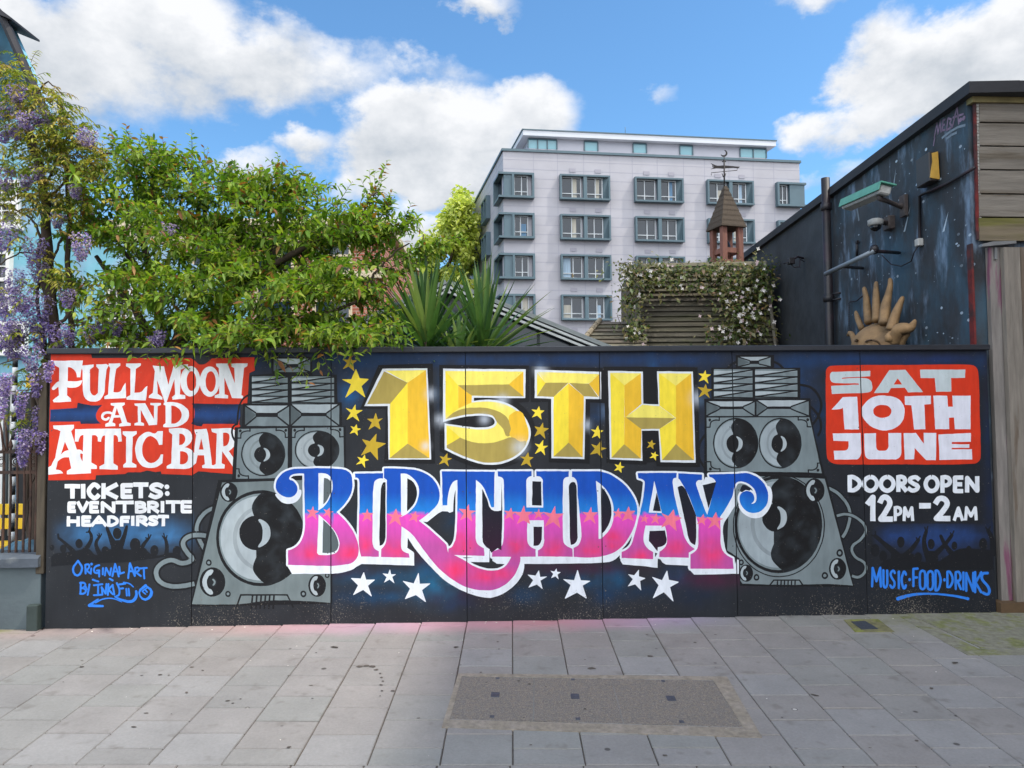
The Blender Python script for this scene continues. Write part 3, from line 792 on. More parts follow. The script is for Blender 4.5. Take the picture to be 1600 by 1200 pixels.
for fr, sh in (('M2', B1), ('M2', I1), ('M2', R1_), ('C2', T1), ('C2', H1), ('C2', D1), ('R2', A1), ('R2', Y1)):
    OUT(T, wb, fr, 24, sh)
for fr, p in (('M2', "432,732 700,742 ~850,722 895,655 ~900,690 ~870,742 ~790,776 700,786 465,787"), ('M2', "~363,285 ~420,318 ~480,304 ~508,262 ~524,266 ~512,315 ~470,346 ~415,345 ~378,318"),
              ('M2', "870,600 1010,690 1200,684 1200,660 1228,655 1228,735 900,724 870,742"), ('M2', "965,225 ~1000,200 1064,190 1062,600 ~1040,640 1010,660 975,620"),
              ('M2', "1385,300 1412,300 1410,362 1470,362 1470,398 1405,395 ~1370,415 1310,462 1262,458 ~1350,395"),
              ('M2', "1150,490 ~1220,540 ~1290,640 ~1380,750 ~1480,830 ~1570,875 ~1680,890 ~1760,875 ~1840,815 ~1880,745 ~1893,690 1917,712 ~1905,790 ~1840,872 ~1750,926 ~1680,936 ~1565,907 ~1440,842 ~1350,762 ~1250,650 1188,560 1186,625 1225,650 1225,690 1180,690 1140,600"),
              ('C2', "126,358 155,358 ~175,260 218,200 218,230 ~200,290 192,398 170,404 125,378"), ('C2', "335,200 374,252 374,560 ~392,610 420,632 418,714 290,712 250,690 388,680 385,625 338,600"),
              ('C2', "430,372 450,372 462,170 496,200 492,402 442,408 420,385"), ('C2', "645,180 755,180 755,378 648,378"), ('C2', "652,450 765,450 764,575 ~742,622 715,645 ~665,608 652,560"),
              ('C2', "876,195 ~930,170 985,205 992,560 ~942,622 ~900,595 876,560"), ('C2', "435,680 955,682 ~1080,690 ~1180,660 1245,590 1250,650 ~1190,705 ~1120,716 960,722 540,726 465,724 438,704"),
              ('C2', "1082,203 ~1140,250 ~1187,330 ~1197,410 ~1180,490 ~1127,560 1100,570 1098,420"),
              ('R2', "120,690 325,695 352,655 350,749 240,737 133,727 118,705"), ('R2', "358,682 545,685 552,736 402,729 380,716"), ('R2', "438,210 ~478,190 ~530,240 ~595,340 607,480 607,620 ~580,642 ~530,590 500,480 465,340"),
              ('R2', "590,205 640,203 650,180 715,200 732,215 664,428 588,235"), ('R2', "540,662 556,755 825,757 845,695 858,700 858,786 578,791 540,752"), ('R2', "742,432 830,290 838,355 790,430 ~760,490 ~768,600 ~790,668 828,690 828,720 ~755,645"),
              ('R2', "328,203 378,410 292,405"), ('R2', "270,480 402,480 418,560 ~402,615 358,640 352,660 322,650 ~275,605 260,560"),
              ('M2', "628,156 ~692,165 ~720,215 ~712,290 ~672,362 628,394"), ('M2', "630,410 ~690,468 ~750,550 ~762,620 ~732,662 632,670 620,655"), ('M2', "1143,158 ~1202,170 ~1257,240 ~1252,320 ~1217,387 1146,434"),
              ('R2', "~1035,235 ~1066,320 ~1025,412 ~960,440 ~900,420 ~858,372 862,330 ~900,395 ~960,408 ~1018,378 ~1043,320")):
    S(T, wb, fr, p)
for fr, sh in (('M2', B1), ('M2', R1_), ('M2', I1), ('C2', T1), ('C2', H1), ('C2', D1), ('R2', A1), ('R2', Y1)):
    S(T, letters_grad, fr, sh, step=18, fine=20)
# the counters lie over the colour again
for fr, p in (('M2', "630,158 ~690,166 ~718,215 ~710,290 ~670,360 630,390"), ('M2', "632,415 ~690,470 ~750,550 ~760,620 ~730,660 632,668 622,655"), ('M2', "1145,160 ~1200,170 ~1255,240 ~1250,320 ~1215,385 1148,430"),
              ('C2', "1085,205 ~1140,250 ~1185,330 ~1195,410 ~1180,490 ~1125,560 1102,568 1100,420"), ('R2', "330,205 376,408 294,403")):
    S(T, wb, fr, p)
dk = rgb(20, 20, 26)
def dkp(x, y): return mixf(rgb(18, 22, 36), rgb(44, 16, 40), (y - 790) / 70)
for fr, c, p in (('M2', G_D, "665,186 ~700,200 ~712,237 ~705,282 ~682,330 660,352"), ('M2', G_D, "660,448 ~720,510 ~750,570 ~752,625 ~718,652 655,655"), ('M2', dk, "1020,260 ~1034,217 1050,215 1050,560 ~1035,600 1012,610 1010,560"),
                 ('M2', dk, "1185,190 ~1225,215 ~1246,270 ~1236,330 ~1207,375 1184,396"), ('C2', dkp, "688,208 742,210 745,360 685,358"), ('C2', dkp, "695,492 748,492 746,570 ~728,605 695,612"),
                 ('C2', dkp, "915,240 ~930,215 ~955,218 965,290 970,560 ~955,595 928,607 922,560"), ('C2', dkp, "1122,245 ~1160,300 ~1180,370 ~1178,440 ~1150,505 1120,537"),
                 ('R2', dkp, "345,275 371,396 321,392"), ('R2', dkp, "300,518 395,515 408,570 ~395,605 352,620 350,645 ~312,600 295,580"), ('R2', dkp, "475,245 ~510,240 ~550,320 590,420 592,560 585,608 ~550,580 ~530,500 500,360"),
                 ('R2', dkp, "632,232 718,212 668,378"), ('C2', dkp, "494,215 494,640 470,625 430,655 415,620 ~382,600 376,555 376,258 ~405,320 ~432,385 494,390"),
                 ('R2', dkp, "880,232 ~905,235 ~930,262 ~900,262 ~870,275 872,245")):
    S(T, c, fr, p)
STARS_PINK = [('M2', 592, 405, 43, .1), ('M2', 690, 402, 34, .2), ('M2', 935, 420, 42, 0), ('M2', 1110, 432, 54, .05), ('M2', 1230, 426, 36, .2), ('C2', 280, 405, 56, .1), ('C2', 548, 410, 42, .1),
              ('C2', 632, 420, 62, -.05), ('C2', 726, 412, 34, 0), ('C2', 818, 430, 70, .1), ('C2', 1046, 420, 52, .05), ('C2', 1222, 410, 36, .1), ('C2', 1285, 412, 50, 0),
              ('R2', 268, 442, 28, .1), ('R2', 338, 442, 36, .1), ('R2', 432, 446, 70, .15), ('R2', 628, 448, 38, .15), ('R2', 708, 455, 55, .05)]
for fr, x, y, r, a in STARS_PINK: STAR(vary(PNK, .05), fr, x, y, r, a)
for fr, x, y, r, a, d in (('M1', 825, 145, 50, .12, 1), ('M1', 862, 278, 92, .0, 0), ('M1', 850, 458, 56, .12, 0), ('M1', 985, 515, 54, 0, 1), ('M1', 860, 564, 37, .25, 0), ('M1', 966, 668, 82, .2, 1), ('M1', 907, 758, 42, .3, 0), ('M1', 1422, 752, 42, .2, 1),
                          ('C1', 722, 457, 43, .1, 0), ('C1', 740, 570, 50, .15, 1), ('C1', 742, 678, 48, .15, 0), ('C1', 652, 752, 46, .1, 1), ('C1', 1092, 582, 43, .1, 0), ('C1', 1100, 686, 54, .25, 1),
                          ('C1', 1430, 657, 30, .2, 1), ('C1', 1448, 726, 28, .3, 0), ('C1', 1230, 800, 34, .25, 0), ('R1', 643, 232, 42, .1, 0), ('R1', 645, 322, 48, .1, 1)):
    STAR(vary(STD if d else STY, .06), fr, x, y, r, a)
for fr, x, y, r, a in (('S1', 137, 160, 100, .05), ('S1', 341, 103, 55, 0), ('S1', 550, 190, 114, .05), ('S1', 1495, 127, 78, .1), ('S2', 40, 82, 44, .1), ('S2', 206, 167, 116, .02), ('S2', 670, 125, 78, .2), ('S2', 893, 168, 122, .12)):
    STAR(wb, fr, x, y, r, a)

# ---------------------------------------------------------------- date and hours
T = 'date_sign'
S(T, redf, 'D', "~60,68 700,62 ~1330,58 ~1385,75 ~1412,125 1425,480 ~1436,880 ~1425,945 ~1375,975 700,980 ~95,978 ~40,955 ~12,910 5,500 ~2,140 ~15,90")
for lp in (["415,115 62,125 ~45,140 ~40,180 ~60,220 ~120,230 300,230 ~310,238 300,242 50,255 60,330 380,318 ~425,300 ~432,250 ~415,205 ~360,182 155,188 ~150,184 165,178 412,165"], ["590,108 740,105 902,312 765,315 735,272 605,275 580,318 448,320", "668,185 708,240 630,242"],
           ["875,103 1295,103 1290,180 1162,182 1165,308 1022,310 1010,182 880,182"]):
    S(T, vary(rgb(188, 200, 204), .06), 'D', *lp)
wd_ = vary(rgb(218, 220, 232), .07, .12)
for lp in (["160,358 292,355 310,658 175,658 160,455 ~125,470 55,472"], ["~345,440 ~440,357 ~600,350 ~700,400 ~731,500 ~690,610 ~560,668 ~440,640 ~360,570 ~332,500", ' '.join('~%.0f,%.0f' % p for p in ellipse(525, 490, 85, 60, 12))],
           ["732,350 975,345 975,422 915,428 925,655 818,658 795,432 735,432"], ["998,345 1125,345 1135,448 1180,448 1172,345 1342,345 1342,655 1195,655 1190,548 1142,550 1145,655 1015,655"],
           ["68,695 325,692 330,870 ~318,912 290,935 82,937 75,855 170,855 ~205,835 212,768 72,762"], ["355,695 467,692 467,800 ~480,845 525,855 ~570,845 582,800 580,692 700,692 700,860 ~690,910 650,935 430,935 ~380,920 362,860"],
           ["722,692 835,690 910,790 908,690 1025,690 1022,942 930,942 825,830 820,935 732,937"], ["1045,705 1345,690 1345,772 1168,775 1170,793 1332,795 1328,828 1168,828 1165,842 1355,842 1358,935 1055,940"]):
    S(T, wd_, 'D', *lp)
T = 'hours_lettering'
S(T, BLK, 'E1', "500,960 575,965 575,985 505,980"); S(T, BLK, 'E1', "850,960 950,958 945,975 850,972")
TXT(T, wb, 'E1', 27, "D 498 850 588 956;O 588 848 694 960;O 692 848 798 960;R 802 850 872 956;S 870 850 952 958;O 972 848 1074 962;P 1078 852 1150 962;E 1156 852 1222 962;N 1232 854 1320 960")
TXT(T, wb, 'E1', 34, "1 612 972 690 1140;2 688 970 782 1140;2 1036 978 1142 1136"); TXT(T, wb, 'E1', 34, "- 942 1020 1020 1062")
TXT(T, wb, 'E1', 20, "P 786 1044 840 1138;M 842 1044 912 1138;A 1156 1046 1224 1136;M 1226 1044 1310 1134")

# ---------------------------------------------------------------- assemble
TOP_L, TOP_R = (78, 553.5), (1546, 549)                 # underside of the coping
SEAMS = [70.0, 299.0, 517.0, 730.0, 942.5, 1153.0, 1356.0, 1557.5]
def wu(p): return (p - WP).dot(WE)
U0 = wu(wall_pt(70, 981)); U1 = wu(wall_pt(1557.5, 958))
PANEL_U = [wu(wall_pt(x, 970)) for x in SEAMS]
Z_TOP = wall_pt(800, 551.5).z

def P3(u, z, out=0.0): return WP + WE * u + Vector((0, 0, z)) + WN * out

def px_of(p):
    v = CROT.transposed() @ (p - CO)
    return 800 + FPX * v.x / -v.z, 600 - FPX * v.y / -v.z

SPRAY = [  # soft clouds of sprayed paint on the black ground: x, y, rx, ry, colour, strength
    (560, 562, 60, 14, (18, 62, 150), .7), (640, 560, 60, 14, (16, 52, 130), .7), (760, 562, 90, 9, (16, 52, 130), .8), (900, 562, 120, 9, (16, 52, 132), .8), (1020, 574, 9, 24, (22, 70, 160), .7), (1050, 562, 90, 10, (16, 50, 128), .8),
    (548, 614, 20, 18, (18, 84, 190), .9), (560, 580, 40, 18, (14, 44, 110), .7), (690, 600, 8, 50, (16, 48, 110), .7), (640, 575, 30, 30, (12, 34, 84), .6), (445, 565, 40, 18, (12, 36, 90), .6), (400, 570, 20, 22, (12, 40, 100), .6),
    (930, 645, 10, 14, (18, 64, 150), .7), (1240, 590, 24, 26, (20, 62, 150), .8), (1260, 565, 45, 14, (18, 50, 120), .7), (1280, 650, 14, 40, (16, 48, 116), .6), (1110, 600, 20, 50, (14, 40, 100), .5), (1095, 690, 12, 40, (14, 44, 110), .5),
    (1320, 562, 80, 9, (20, 52, 130), .8), (1450, 562, 110, 9, (26, 44, 120), .8), (1535, 570, 16, 18, (20, 46, 110), .7), (1545, 680, 9, 70, (16, 36, 92), .7), (1550, 800, 10, 50, (14, 34, 96), .6), (1550, 600, 8, 40, (40, 20, 44), .5),
    (590, 902, 60, 12, (18, 74, 150), .8), (600, 932, 46, 9, (16, 66, 140), .8), (675, 915, 34, 22, (22, 96, 184), .85), (710, 940, 24, 14, (14, 50, 120), .6), (560, 930, 40, 16, (12, 44, 100), .7), (665, 890, 14, 18, (18, 70, 150), .7),
    (820, 930, 26, 12, (16, 56, 120), .7), (870, 905, 30, 14, (14, 50, 110), .6), (925, 905, 24, 12, (18, 72, 150), .7), (960, 905, 18, 18, (18, 72, 150), .8), (945, 930, 22, 14, (14, 48, 110), .7), (1000, 925, 40, 12, (12, 44, 100), .6), (1060, 900, 26, 14, (16, 58, 126), .6), (1090, 930, 34, 18, (12, 32, 80), .6),
    (660, 868, 26, 14, (60, 16, 44), .6), (720, 930, 60, 14, (52, 14, 38), .5), (900, 888, 90, 9, (64, 16, 50), .7), (1110, 905, 50, 12, (78, 18, 56), .7), (540, 895, 60, 8, (50, 14, 40), .5), (560, 820, 14, 24, (16, 40, 84), .5), (705, 815, 14, 18, (14, 46, 100), .6), (770, 820, 10, 24, (14, 34, 70), .5),
    (672, 617, 9, 9, (170, 190, 214), .65), (690, 657, 10, 8, (214, 224, 236), .9), (756, 655, 8, 6, (190, 204, 222), .7), (845, 578, 9, 9, (120, 150, 190), .55), (918, 665, 6, 7, (160, 180, 206), .6), (945, 643, 6, 12, (120, 150, 190), .4), (1092, 625, 12, 8, (100, 130, 160), .5), (785, 625, 12, 6, (100, 110, 124), .5), (812, 700, 10, 10, (190, 204, 222), .6),
    (1460, 832, 50, 8, (26, 56, 124), .6)]
SP = np.array([(a, b, c, d) for a, b, c, d, _, _ in SPRAY]); SPC = [rgb(e[4][0], e[4][1] * 1.08, e[4][2] * .78) if e[4][2] > e[4][0] * 2 else rgb(*e[4]) for e in SPRAY]; SPS = [e[5] for e in SPRAY]
def board_col(x, y):
    right = max(0, min(1, (x - 1000) / 400))
    base = mixf(rgb(36, 39, 44), rgb(27, 31, 38), right)
    n = fbm(x * .02, y * .02, 3)
    base = tuple(base[i] * (1 + .18 * n) for i in range(3)) + (1,)
    d = ((x - SP[:, 0]) / SP[:, 2]) ** 2 + ((y - SP[:, 1]) / SP[:, 3]) ** 2
    for i in np.nonzero(d < 4.5)[0]:
        wob = .75 + .55 * fbm(x * .045, y * .06, i * 1.7)
        base = mixf(base, SPC[i], math.exp(-d[i] * .9) * SPS[i] * wob)
    # ground splash: pale flecks low down by the middle
    return base

def paint_mat():
    m = bpy.data.materials.new("wall_paint"); m.use_nodes = True
    nt = m.node_tree; N, L = nt.nodes, nt.links; bs = N['Principled BSDF']
    a = N.new('ShaderNodeAttribute'); a.attribute_name = 'paint'
    tc = N.new('ShaderNodeTexCoord')
    n = N.new('ShaderNodeTexNoise'); n.inputs['Scale'].default_value = 26; n.inputs['Detail'].default_value = 8
    mp = N.new('ShaderNodeMapping'); mp.inputs['Scale'].default_value = (1, 1, .35)
    L.new(tc.outputs['Object'], mp.inputs[0]); L.new(mp.outputs[0], n.inputs['Vector'])
    mr = N.new('ShaderNodeMapRange'); mr.inputs['From Min'].default_value = .3; mr.inputs['From Max'].default_value = .7
    mr.inputs['To Min'].default_value = .93; mr.inputs['To Max'].default_value = 1.05
    L.new(n.outputs['Fac'], mr.inputs['Value'])
    x = N.new('ShaderNodeMix'); x.data_type = 'RGBA'; x.blend_type = 'MULTIPLY'; x.inputs[0].default_value = 1
    L.new(a.outputs['Color'], x.inputs[6]); L.new(mr.outputs[0], x.inputs[7])
    # specks of dirt and chipped paint, thicker near the pavement
    v = N.new('ShaderNodeTexNoise'); v.inputs['Scale'].default_value = 95; v.inputs['Detail'].default_value = 3
    L.new(tc.outputs['Object'], v.inputs['Vector'])
    sp = N.new('ShaderNodeSeparateXYZ'); L.new(tc.outputs['Object'], sp.inputs[0])
    big = N.new('ShaderNodeTexNoise'); big.inputs['Scale'].default_value = .9; L.new(tc.outputs['Object'], big.inputs['Vector'])
    h = N.new('ShaderNodeMapRange'); h.inputs['From Min'].default_value = .42; h.inputs['From Max'].default_value = -.02
    h.inputs['To Min'].default_value = 0; h.inputs['To Max'].default_value = .2
    L.new(sp.outputs[2], h.inputs['Value'])
    b2 = N.new('ShaderNodeMapRange'); b2.inputs['From Min'].default_value = .42; b2.inputs['From Max'].default_value = .66
    L.new(big.outputs['Fac'], b2.inputs['Value'])
    ad = N.new('ShaderNodeMath'); ad.operation = 'MULTIPLY_ADD'; L.new(h.outputs[0], ad.inputs[0]); L.new(b2.outputs[0], ad.inputs[1]); L.new(v.outputs['Fac'], ad.inputs[2])
    th = N.new('ShaderNodeMapRange'); th.inputs['From Min'].default_value = .70; th.inputs['From Max'].default_value = .76
    L.new(ad.outputs[0], th.inputs['Value'])
    y = N.new('ShaderNodeMix'); y.data_type = 'RGBA'; L.new(th.outputs[0], y.inputs[0]); L.new(x.outputs[2], y.inputs[6]); y.inputs[7].default_value = rgb(118, 112, 104)
    # broad roller unevenness and faint rain streaks
    st = N.new('ShaderNodeTexNoise'); st.inputs['Scale'].default_value = 7; st.inputs['Detail'].default_value = 6
    m2 = N.new('ShaderNodeMapping'); m2.inputs['Scale'].default_value = (3.2, 3.2, .22); L.new(tc.outputs['Object'], m2.inputs[0]); L.new(m2.outputs[0], st.inputs['Vector'])
    s2 = N.new('ShaderNodeMapRange'); L.new(st.outputs['Fac'], s2.inputs['Value'])
    for k_, v_ in zip(('From Min', 'From Max', 'To Min', 'To Max'), (.35, .7, 1.03, .93)): s2.inputs[k_].default_value = v_
    z = N.new('ShaderNodeMix'); z.data_type = 'RGBA'; z.blend_type = 'MULTIPLY'; z.inputs[0].default_value = 1
    L.new(y.outputs[2], z.inputs[6]); L.new(s2.outputs[0], z.inputs[7])
    L.new(z.outputs[2], bs.inputs['Base Color'])
    bs.inputs['Roughness'].default_value = .62; bs.inputs['Specular IOR Level'].default_value = .3
    bp = N.new('ShaderNodeBump'); bp.inputs['Strength'].default_value = .12; bp.inputs['Distance'].default_value = .004
    L.new(n.outputs['Fac'], bp.inputs['Height']); L.new(bp.outputs[0], bs.inputs['Normal'])
    MATS['wall_paint'] = m
    return m

def build_hoarding():
    pm = paint_mat()
    root = empty('painted_hoarding', P3(0, 0), R(3.4))
    tag(root, "long black plywood hoarding painted with 15th birthday lettering and loudspeakers", "hoarding")
    dark = mat('board_edge', rgb(24, 27, 33)[:3], .7, var=.25, scale=9)
    # --- panels with a painted face
    zt = Z_TOP + .02
    for i in range(7):
        ua, ub = PANEL_U[i] + .003, PANEL_U[i + 1] - .003
        lean = [0, .004, .0, .003, -.003, .004, 0][i]
        zb = [-.16, -.16, -.15, -.15, -.15, -.16, -.2][i]
        nu, nz = int((ub - ua) / .022), int((zt - zb) / .022)
        mb_v, mb_f, cols = [], [], []
        for r in range(nz + 1):
            for c in range(nu + 1):
                p = P3(ua + (ub - ua) * c / nu, zb + (zt - zb) * r / nz, 0)
                mb_v.append(p); cols.append(board_col(*px_of(p)))
        for r in range(nz):
            for c in range(nu):
                a = r * (nu + 1) + c; mb_f.append((a, a + 1, a + nu + 2, a + nu + 1))
        m = MB(); m.mesh([p for p in mb_v], mb_f)
        # sides and back of the board
        q = [P3(ua, zb), P3(ub, zb), P3(ub, zt), P3(ua, zt)]; qb = [p - WN * .018 for p in q]
        for a, b in ((0, 1), (1, 2), (2, 3), (3, 0)): m.face([q[a], q[b], qb[b], qb[a]], mi=1)
        m.face(list(reversed(qb)), mi=1)
        o = m.build('panel', [pm, dark], root, fix=False)
        at_ = o.data.color_attributes.new('paint', 'FLOAT_COLOR', 'CORNER')
        arr = np.ones((len(o.data.loops), 4), dtype=np.float32) * .02
        vi = np.zeros(len(o.data.loops), dtype=np.int32); o.data.loops.foreach_get('vertex_index', vi)
        ca = np.array(cols, dtype=np.float32); k = vi < len(cols); arr[k] = ca[vi[k]]
        at_.data.foreach_set('color', arr.ravel())
    # --- coping rail
    m = MB(); L = (U1 - U0)
    rm = Matrix((WE, -WN, Vector((0, 0, 1)))).transposed()
    m.box(P3((U0 + U1) / 2, Z_TOP + .032, -.02), (L + .02, .11, .05), rm, .006)
    m.build('coping', mat('coping_paint', rgb(34, 38, 46)[:3], .5, var=.3, scale=6, stretch=(1, 4, 4)), root)
    m = MB()
    for u in PANEL_U[:-1]:
        m.box(P3(u + (.04 if u == PANEL_U[0] else 0), 1.15, -.055), (.07, .07, 2.5), rm)
    m.box(P3(PANEL_U[-1] - .04, 1.15, -.055), (.07, .07, 2.5), rm)
    m.build('back_frame', dark, root)
    # --- screw heads down the panel edges
    for u in PANEL_U:
        for du in (-.03, .03):
            for z in (.12, .62, 1.15, 1.7, 2.25):
                c = P3(u + du + random.uniform(-.004, .004), z + random.uniform(-.03, .03), .0018)
                if not PANEL_U[0] < wu(c) < PANEL_U[-1]: continue
                m = MB(); m.prism([c + WE * .0055 * math.cos(a) + Vector((0, 0, .0055 * math.sin(a))) for a in [k * math.pi / 4 for k in range(8)]], -WN * .002)
                m.build('screw_head', mat('screw_dull', rgb(78, 78, 80)[:3], .5, metal=.6), root)
    # --- painting: one planar division of all outlines, topmost colour wins
    V, E, segkey = [], [], {}
    for sh in SHAPES:
        for lp in sh['loops']:
            b = len(V)
            V += [Vector((p[0], p[1])) for p in lp]
            n = len(lp)
            E += [(b + i, b + (i + 1) % n) for i in range(n)]
    # seams are left unpainted
    seam_loops = []
    for i in range(1, 7):
        a, c = P3(PANEL_U[i] - .0045, -.2), P3(PANEL_U[i] - .0045, 3)
        a2, c2 = P3(PANEL_U[i] + .0045, -.2), P3(PANEL_U[i] + .0045, 3)
        lp = [px_of(a), px_of(a2), px_of(c2), px_of(c)]
        seam_loops.append(lp); b = len(V); V += [Vector(p) for p in lp]; E += [(b, b + 1), (b + 1, b + 2), (b + 2, b + 3), (b + 3, b)]
    # extra points where colour runs
    for gx in range(432, 1204, 7):
        for gy in range(728, 936, 7): V.append(Vector((gx + random.uniform(-1, 1), gy + random.uniform(-1, 1))))
    for gx in range(82, 330, 9):
        for gy in range(556, 760, 9): V.append(Vector((gx, gy)))
    for gx in range(82, 316, 6):
        for gy in range(785, 872, 6): V.append(Vector((gx + .3, gy + .2)))
    for gx in range(1362, 1552, 6):
        for gy in range(818, 884, 6): V.append(Vector((gx + .3, gy + .2)))
    for gx in list(range(300, 530, 6)) + list(range(1100, 1340, 6)):
        for gy in range(560, 945, 6): V.append(Vector((gx + .4, gy + .1)))
    for fx, fy, fr_ in FLARES:
        for i in range(-5, 6):
            for j in range(-5, 6): V.append(Vector((fx + i * fr_ * .4 + .13, fy + j * fr_ * .4 + .07)))
    vo, eo, fo, _, _, _ = geometry.delaunay_2d_cdt(V, E, [], 0, 1e-4)
    vo = np.array([(v.x, v.y) for v in vo]); F = np.array([tuple(f) for f in fo if len(f) == 3])
    cen = vo[F].mean(axis=1)
    # points exactly inside: nudge nothing, test centroids
    def inside(lp, pts):
        lp = np.asarray(lp); x, y = pts[:, 0], pts[:, 1]
        r = np.zeros(len(pts), bool); n = len(lp); j = n - 1
        for i in range(n):
            xi, yi = lp[i]; xj, yj = lp[j]
            if yi != yj:
                c = ((yi > y) != (yj > y)) & (x < (xj - xi) * (y - yi) / (yj - yi) + xi)
                r ^= c
            j = i
        return r
    owner = np.full(len(F), -1, dtype=np.int32)
    for si, sh in enumerate(SHAPES):
        al = np.array([p for lp in sh['loops'] for p in lp])
        lo, hi = al.min(0), al.max(0)
        cand = np.nonzero((cen[:, 0] >= lo[0]) & (cen[:, 0] <= hi[0]) & (cen[:, 1] >= lo[1]) & (cen[:, 1] <= hi[1]))[0]
        if len(cand) == 0: continue
        pts = cen[cand]; r = np.zeros(len(cand), bool)
        for lp in sh['loops']:
            if sh['rule'] == 'eo': r ^= inside(lp, pts)
            else:
                la = np.asarray(lp); l2, h2 = la.min(0), la.max(0)
                k = np.nonzero((pts[:, 0] >= l2[0]) & (pts[:, 0] <= h2[0]) & (pts[:, 1] >= l2[1]) & (pts[:, 1] <= h2[1]))[0]
                if len(k): r[k] |= inside(lp, pts[k])
        owner[cand[r]] = si
    for lp in seam_loops: owner[inside(lp, cen)] = -1
    groups = {}
    for ti in np.nonzero(owner >= 0)[0]: groups.setdefault(SHAPES[owner[ti]]['part'], []).append(ti)
    for part, tris in groups.items():
        idx, vs, fs, cols = {}, [], [], []
        for ti in tris:
            f = F[ti]; col = SHAPES[owner[ti]]['col']; tri = []
            for v in f:
                if v not in idx:
                    idx[v] = len(vs); vs.append(wall_pt(vo[v][0], vo[v][1], .0012))
                tri.append(idx[v]); 
            a, b, c = (vo[v] for v in f)
            if (b[0] - a[0]) * (c[1] - a[1]) - (b[1] - a[1]) * (c[0] - a[0]) > 0: tri = tri[::-1]; f = f[::-1]
            fs.append(tri)
            cx, cy = cen[ti]
            for v in f:
                x, y = vo[v]
                cc_ = col(x * .985 + cx * .015, y * .985 + cy * .015) if callable(col) else col
                if part == 'number_lettering':
                    for fx, fy, fr_ in FLARES:
                        g_ = ((x - fx) ** 2 + (y - fy) ** 2) / (fr_ * fr_)
                        if g_ < 4: cc_ = mixf(cc_, rgb(206, 216, 230), .6 * math.exp(-g_ * 1.1))
                cols.append(cc_)
        m = MB(); m.mesh(vs, fs)
        o = m.build(part.split('#')[0], pm, root, fix=False)
        at_ = o.data.color_attributes.new('paint', 'FLOAT_COLOR', 'CORNER')
        at_.data.foreach_set('color', np.array(cols, dtype=np.float32).ravel())
    return root
HOARDING = build_hoarding()
# ================================================================== ground
GB, GC = -.0106, .04
def gz(x, y):
    yy = min(y, 9.0)
    return .005 + GB * max(-12, min(12, x)) + GC * (yy - 6.6)
GN = Vector((-GB, -GC, 1)).normalized()
def ground_pt(px, py, up=0.0): return on_plane(px, py, Vector((0, 6.6, .005 + up)), GN)
def wall_y(x): return 6.6 + x * math.tan(R(3.4))

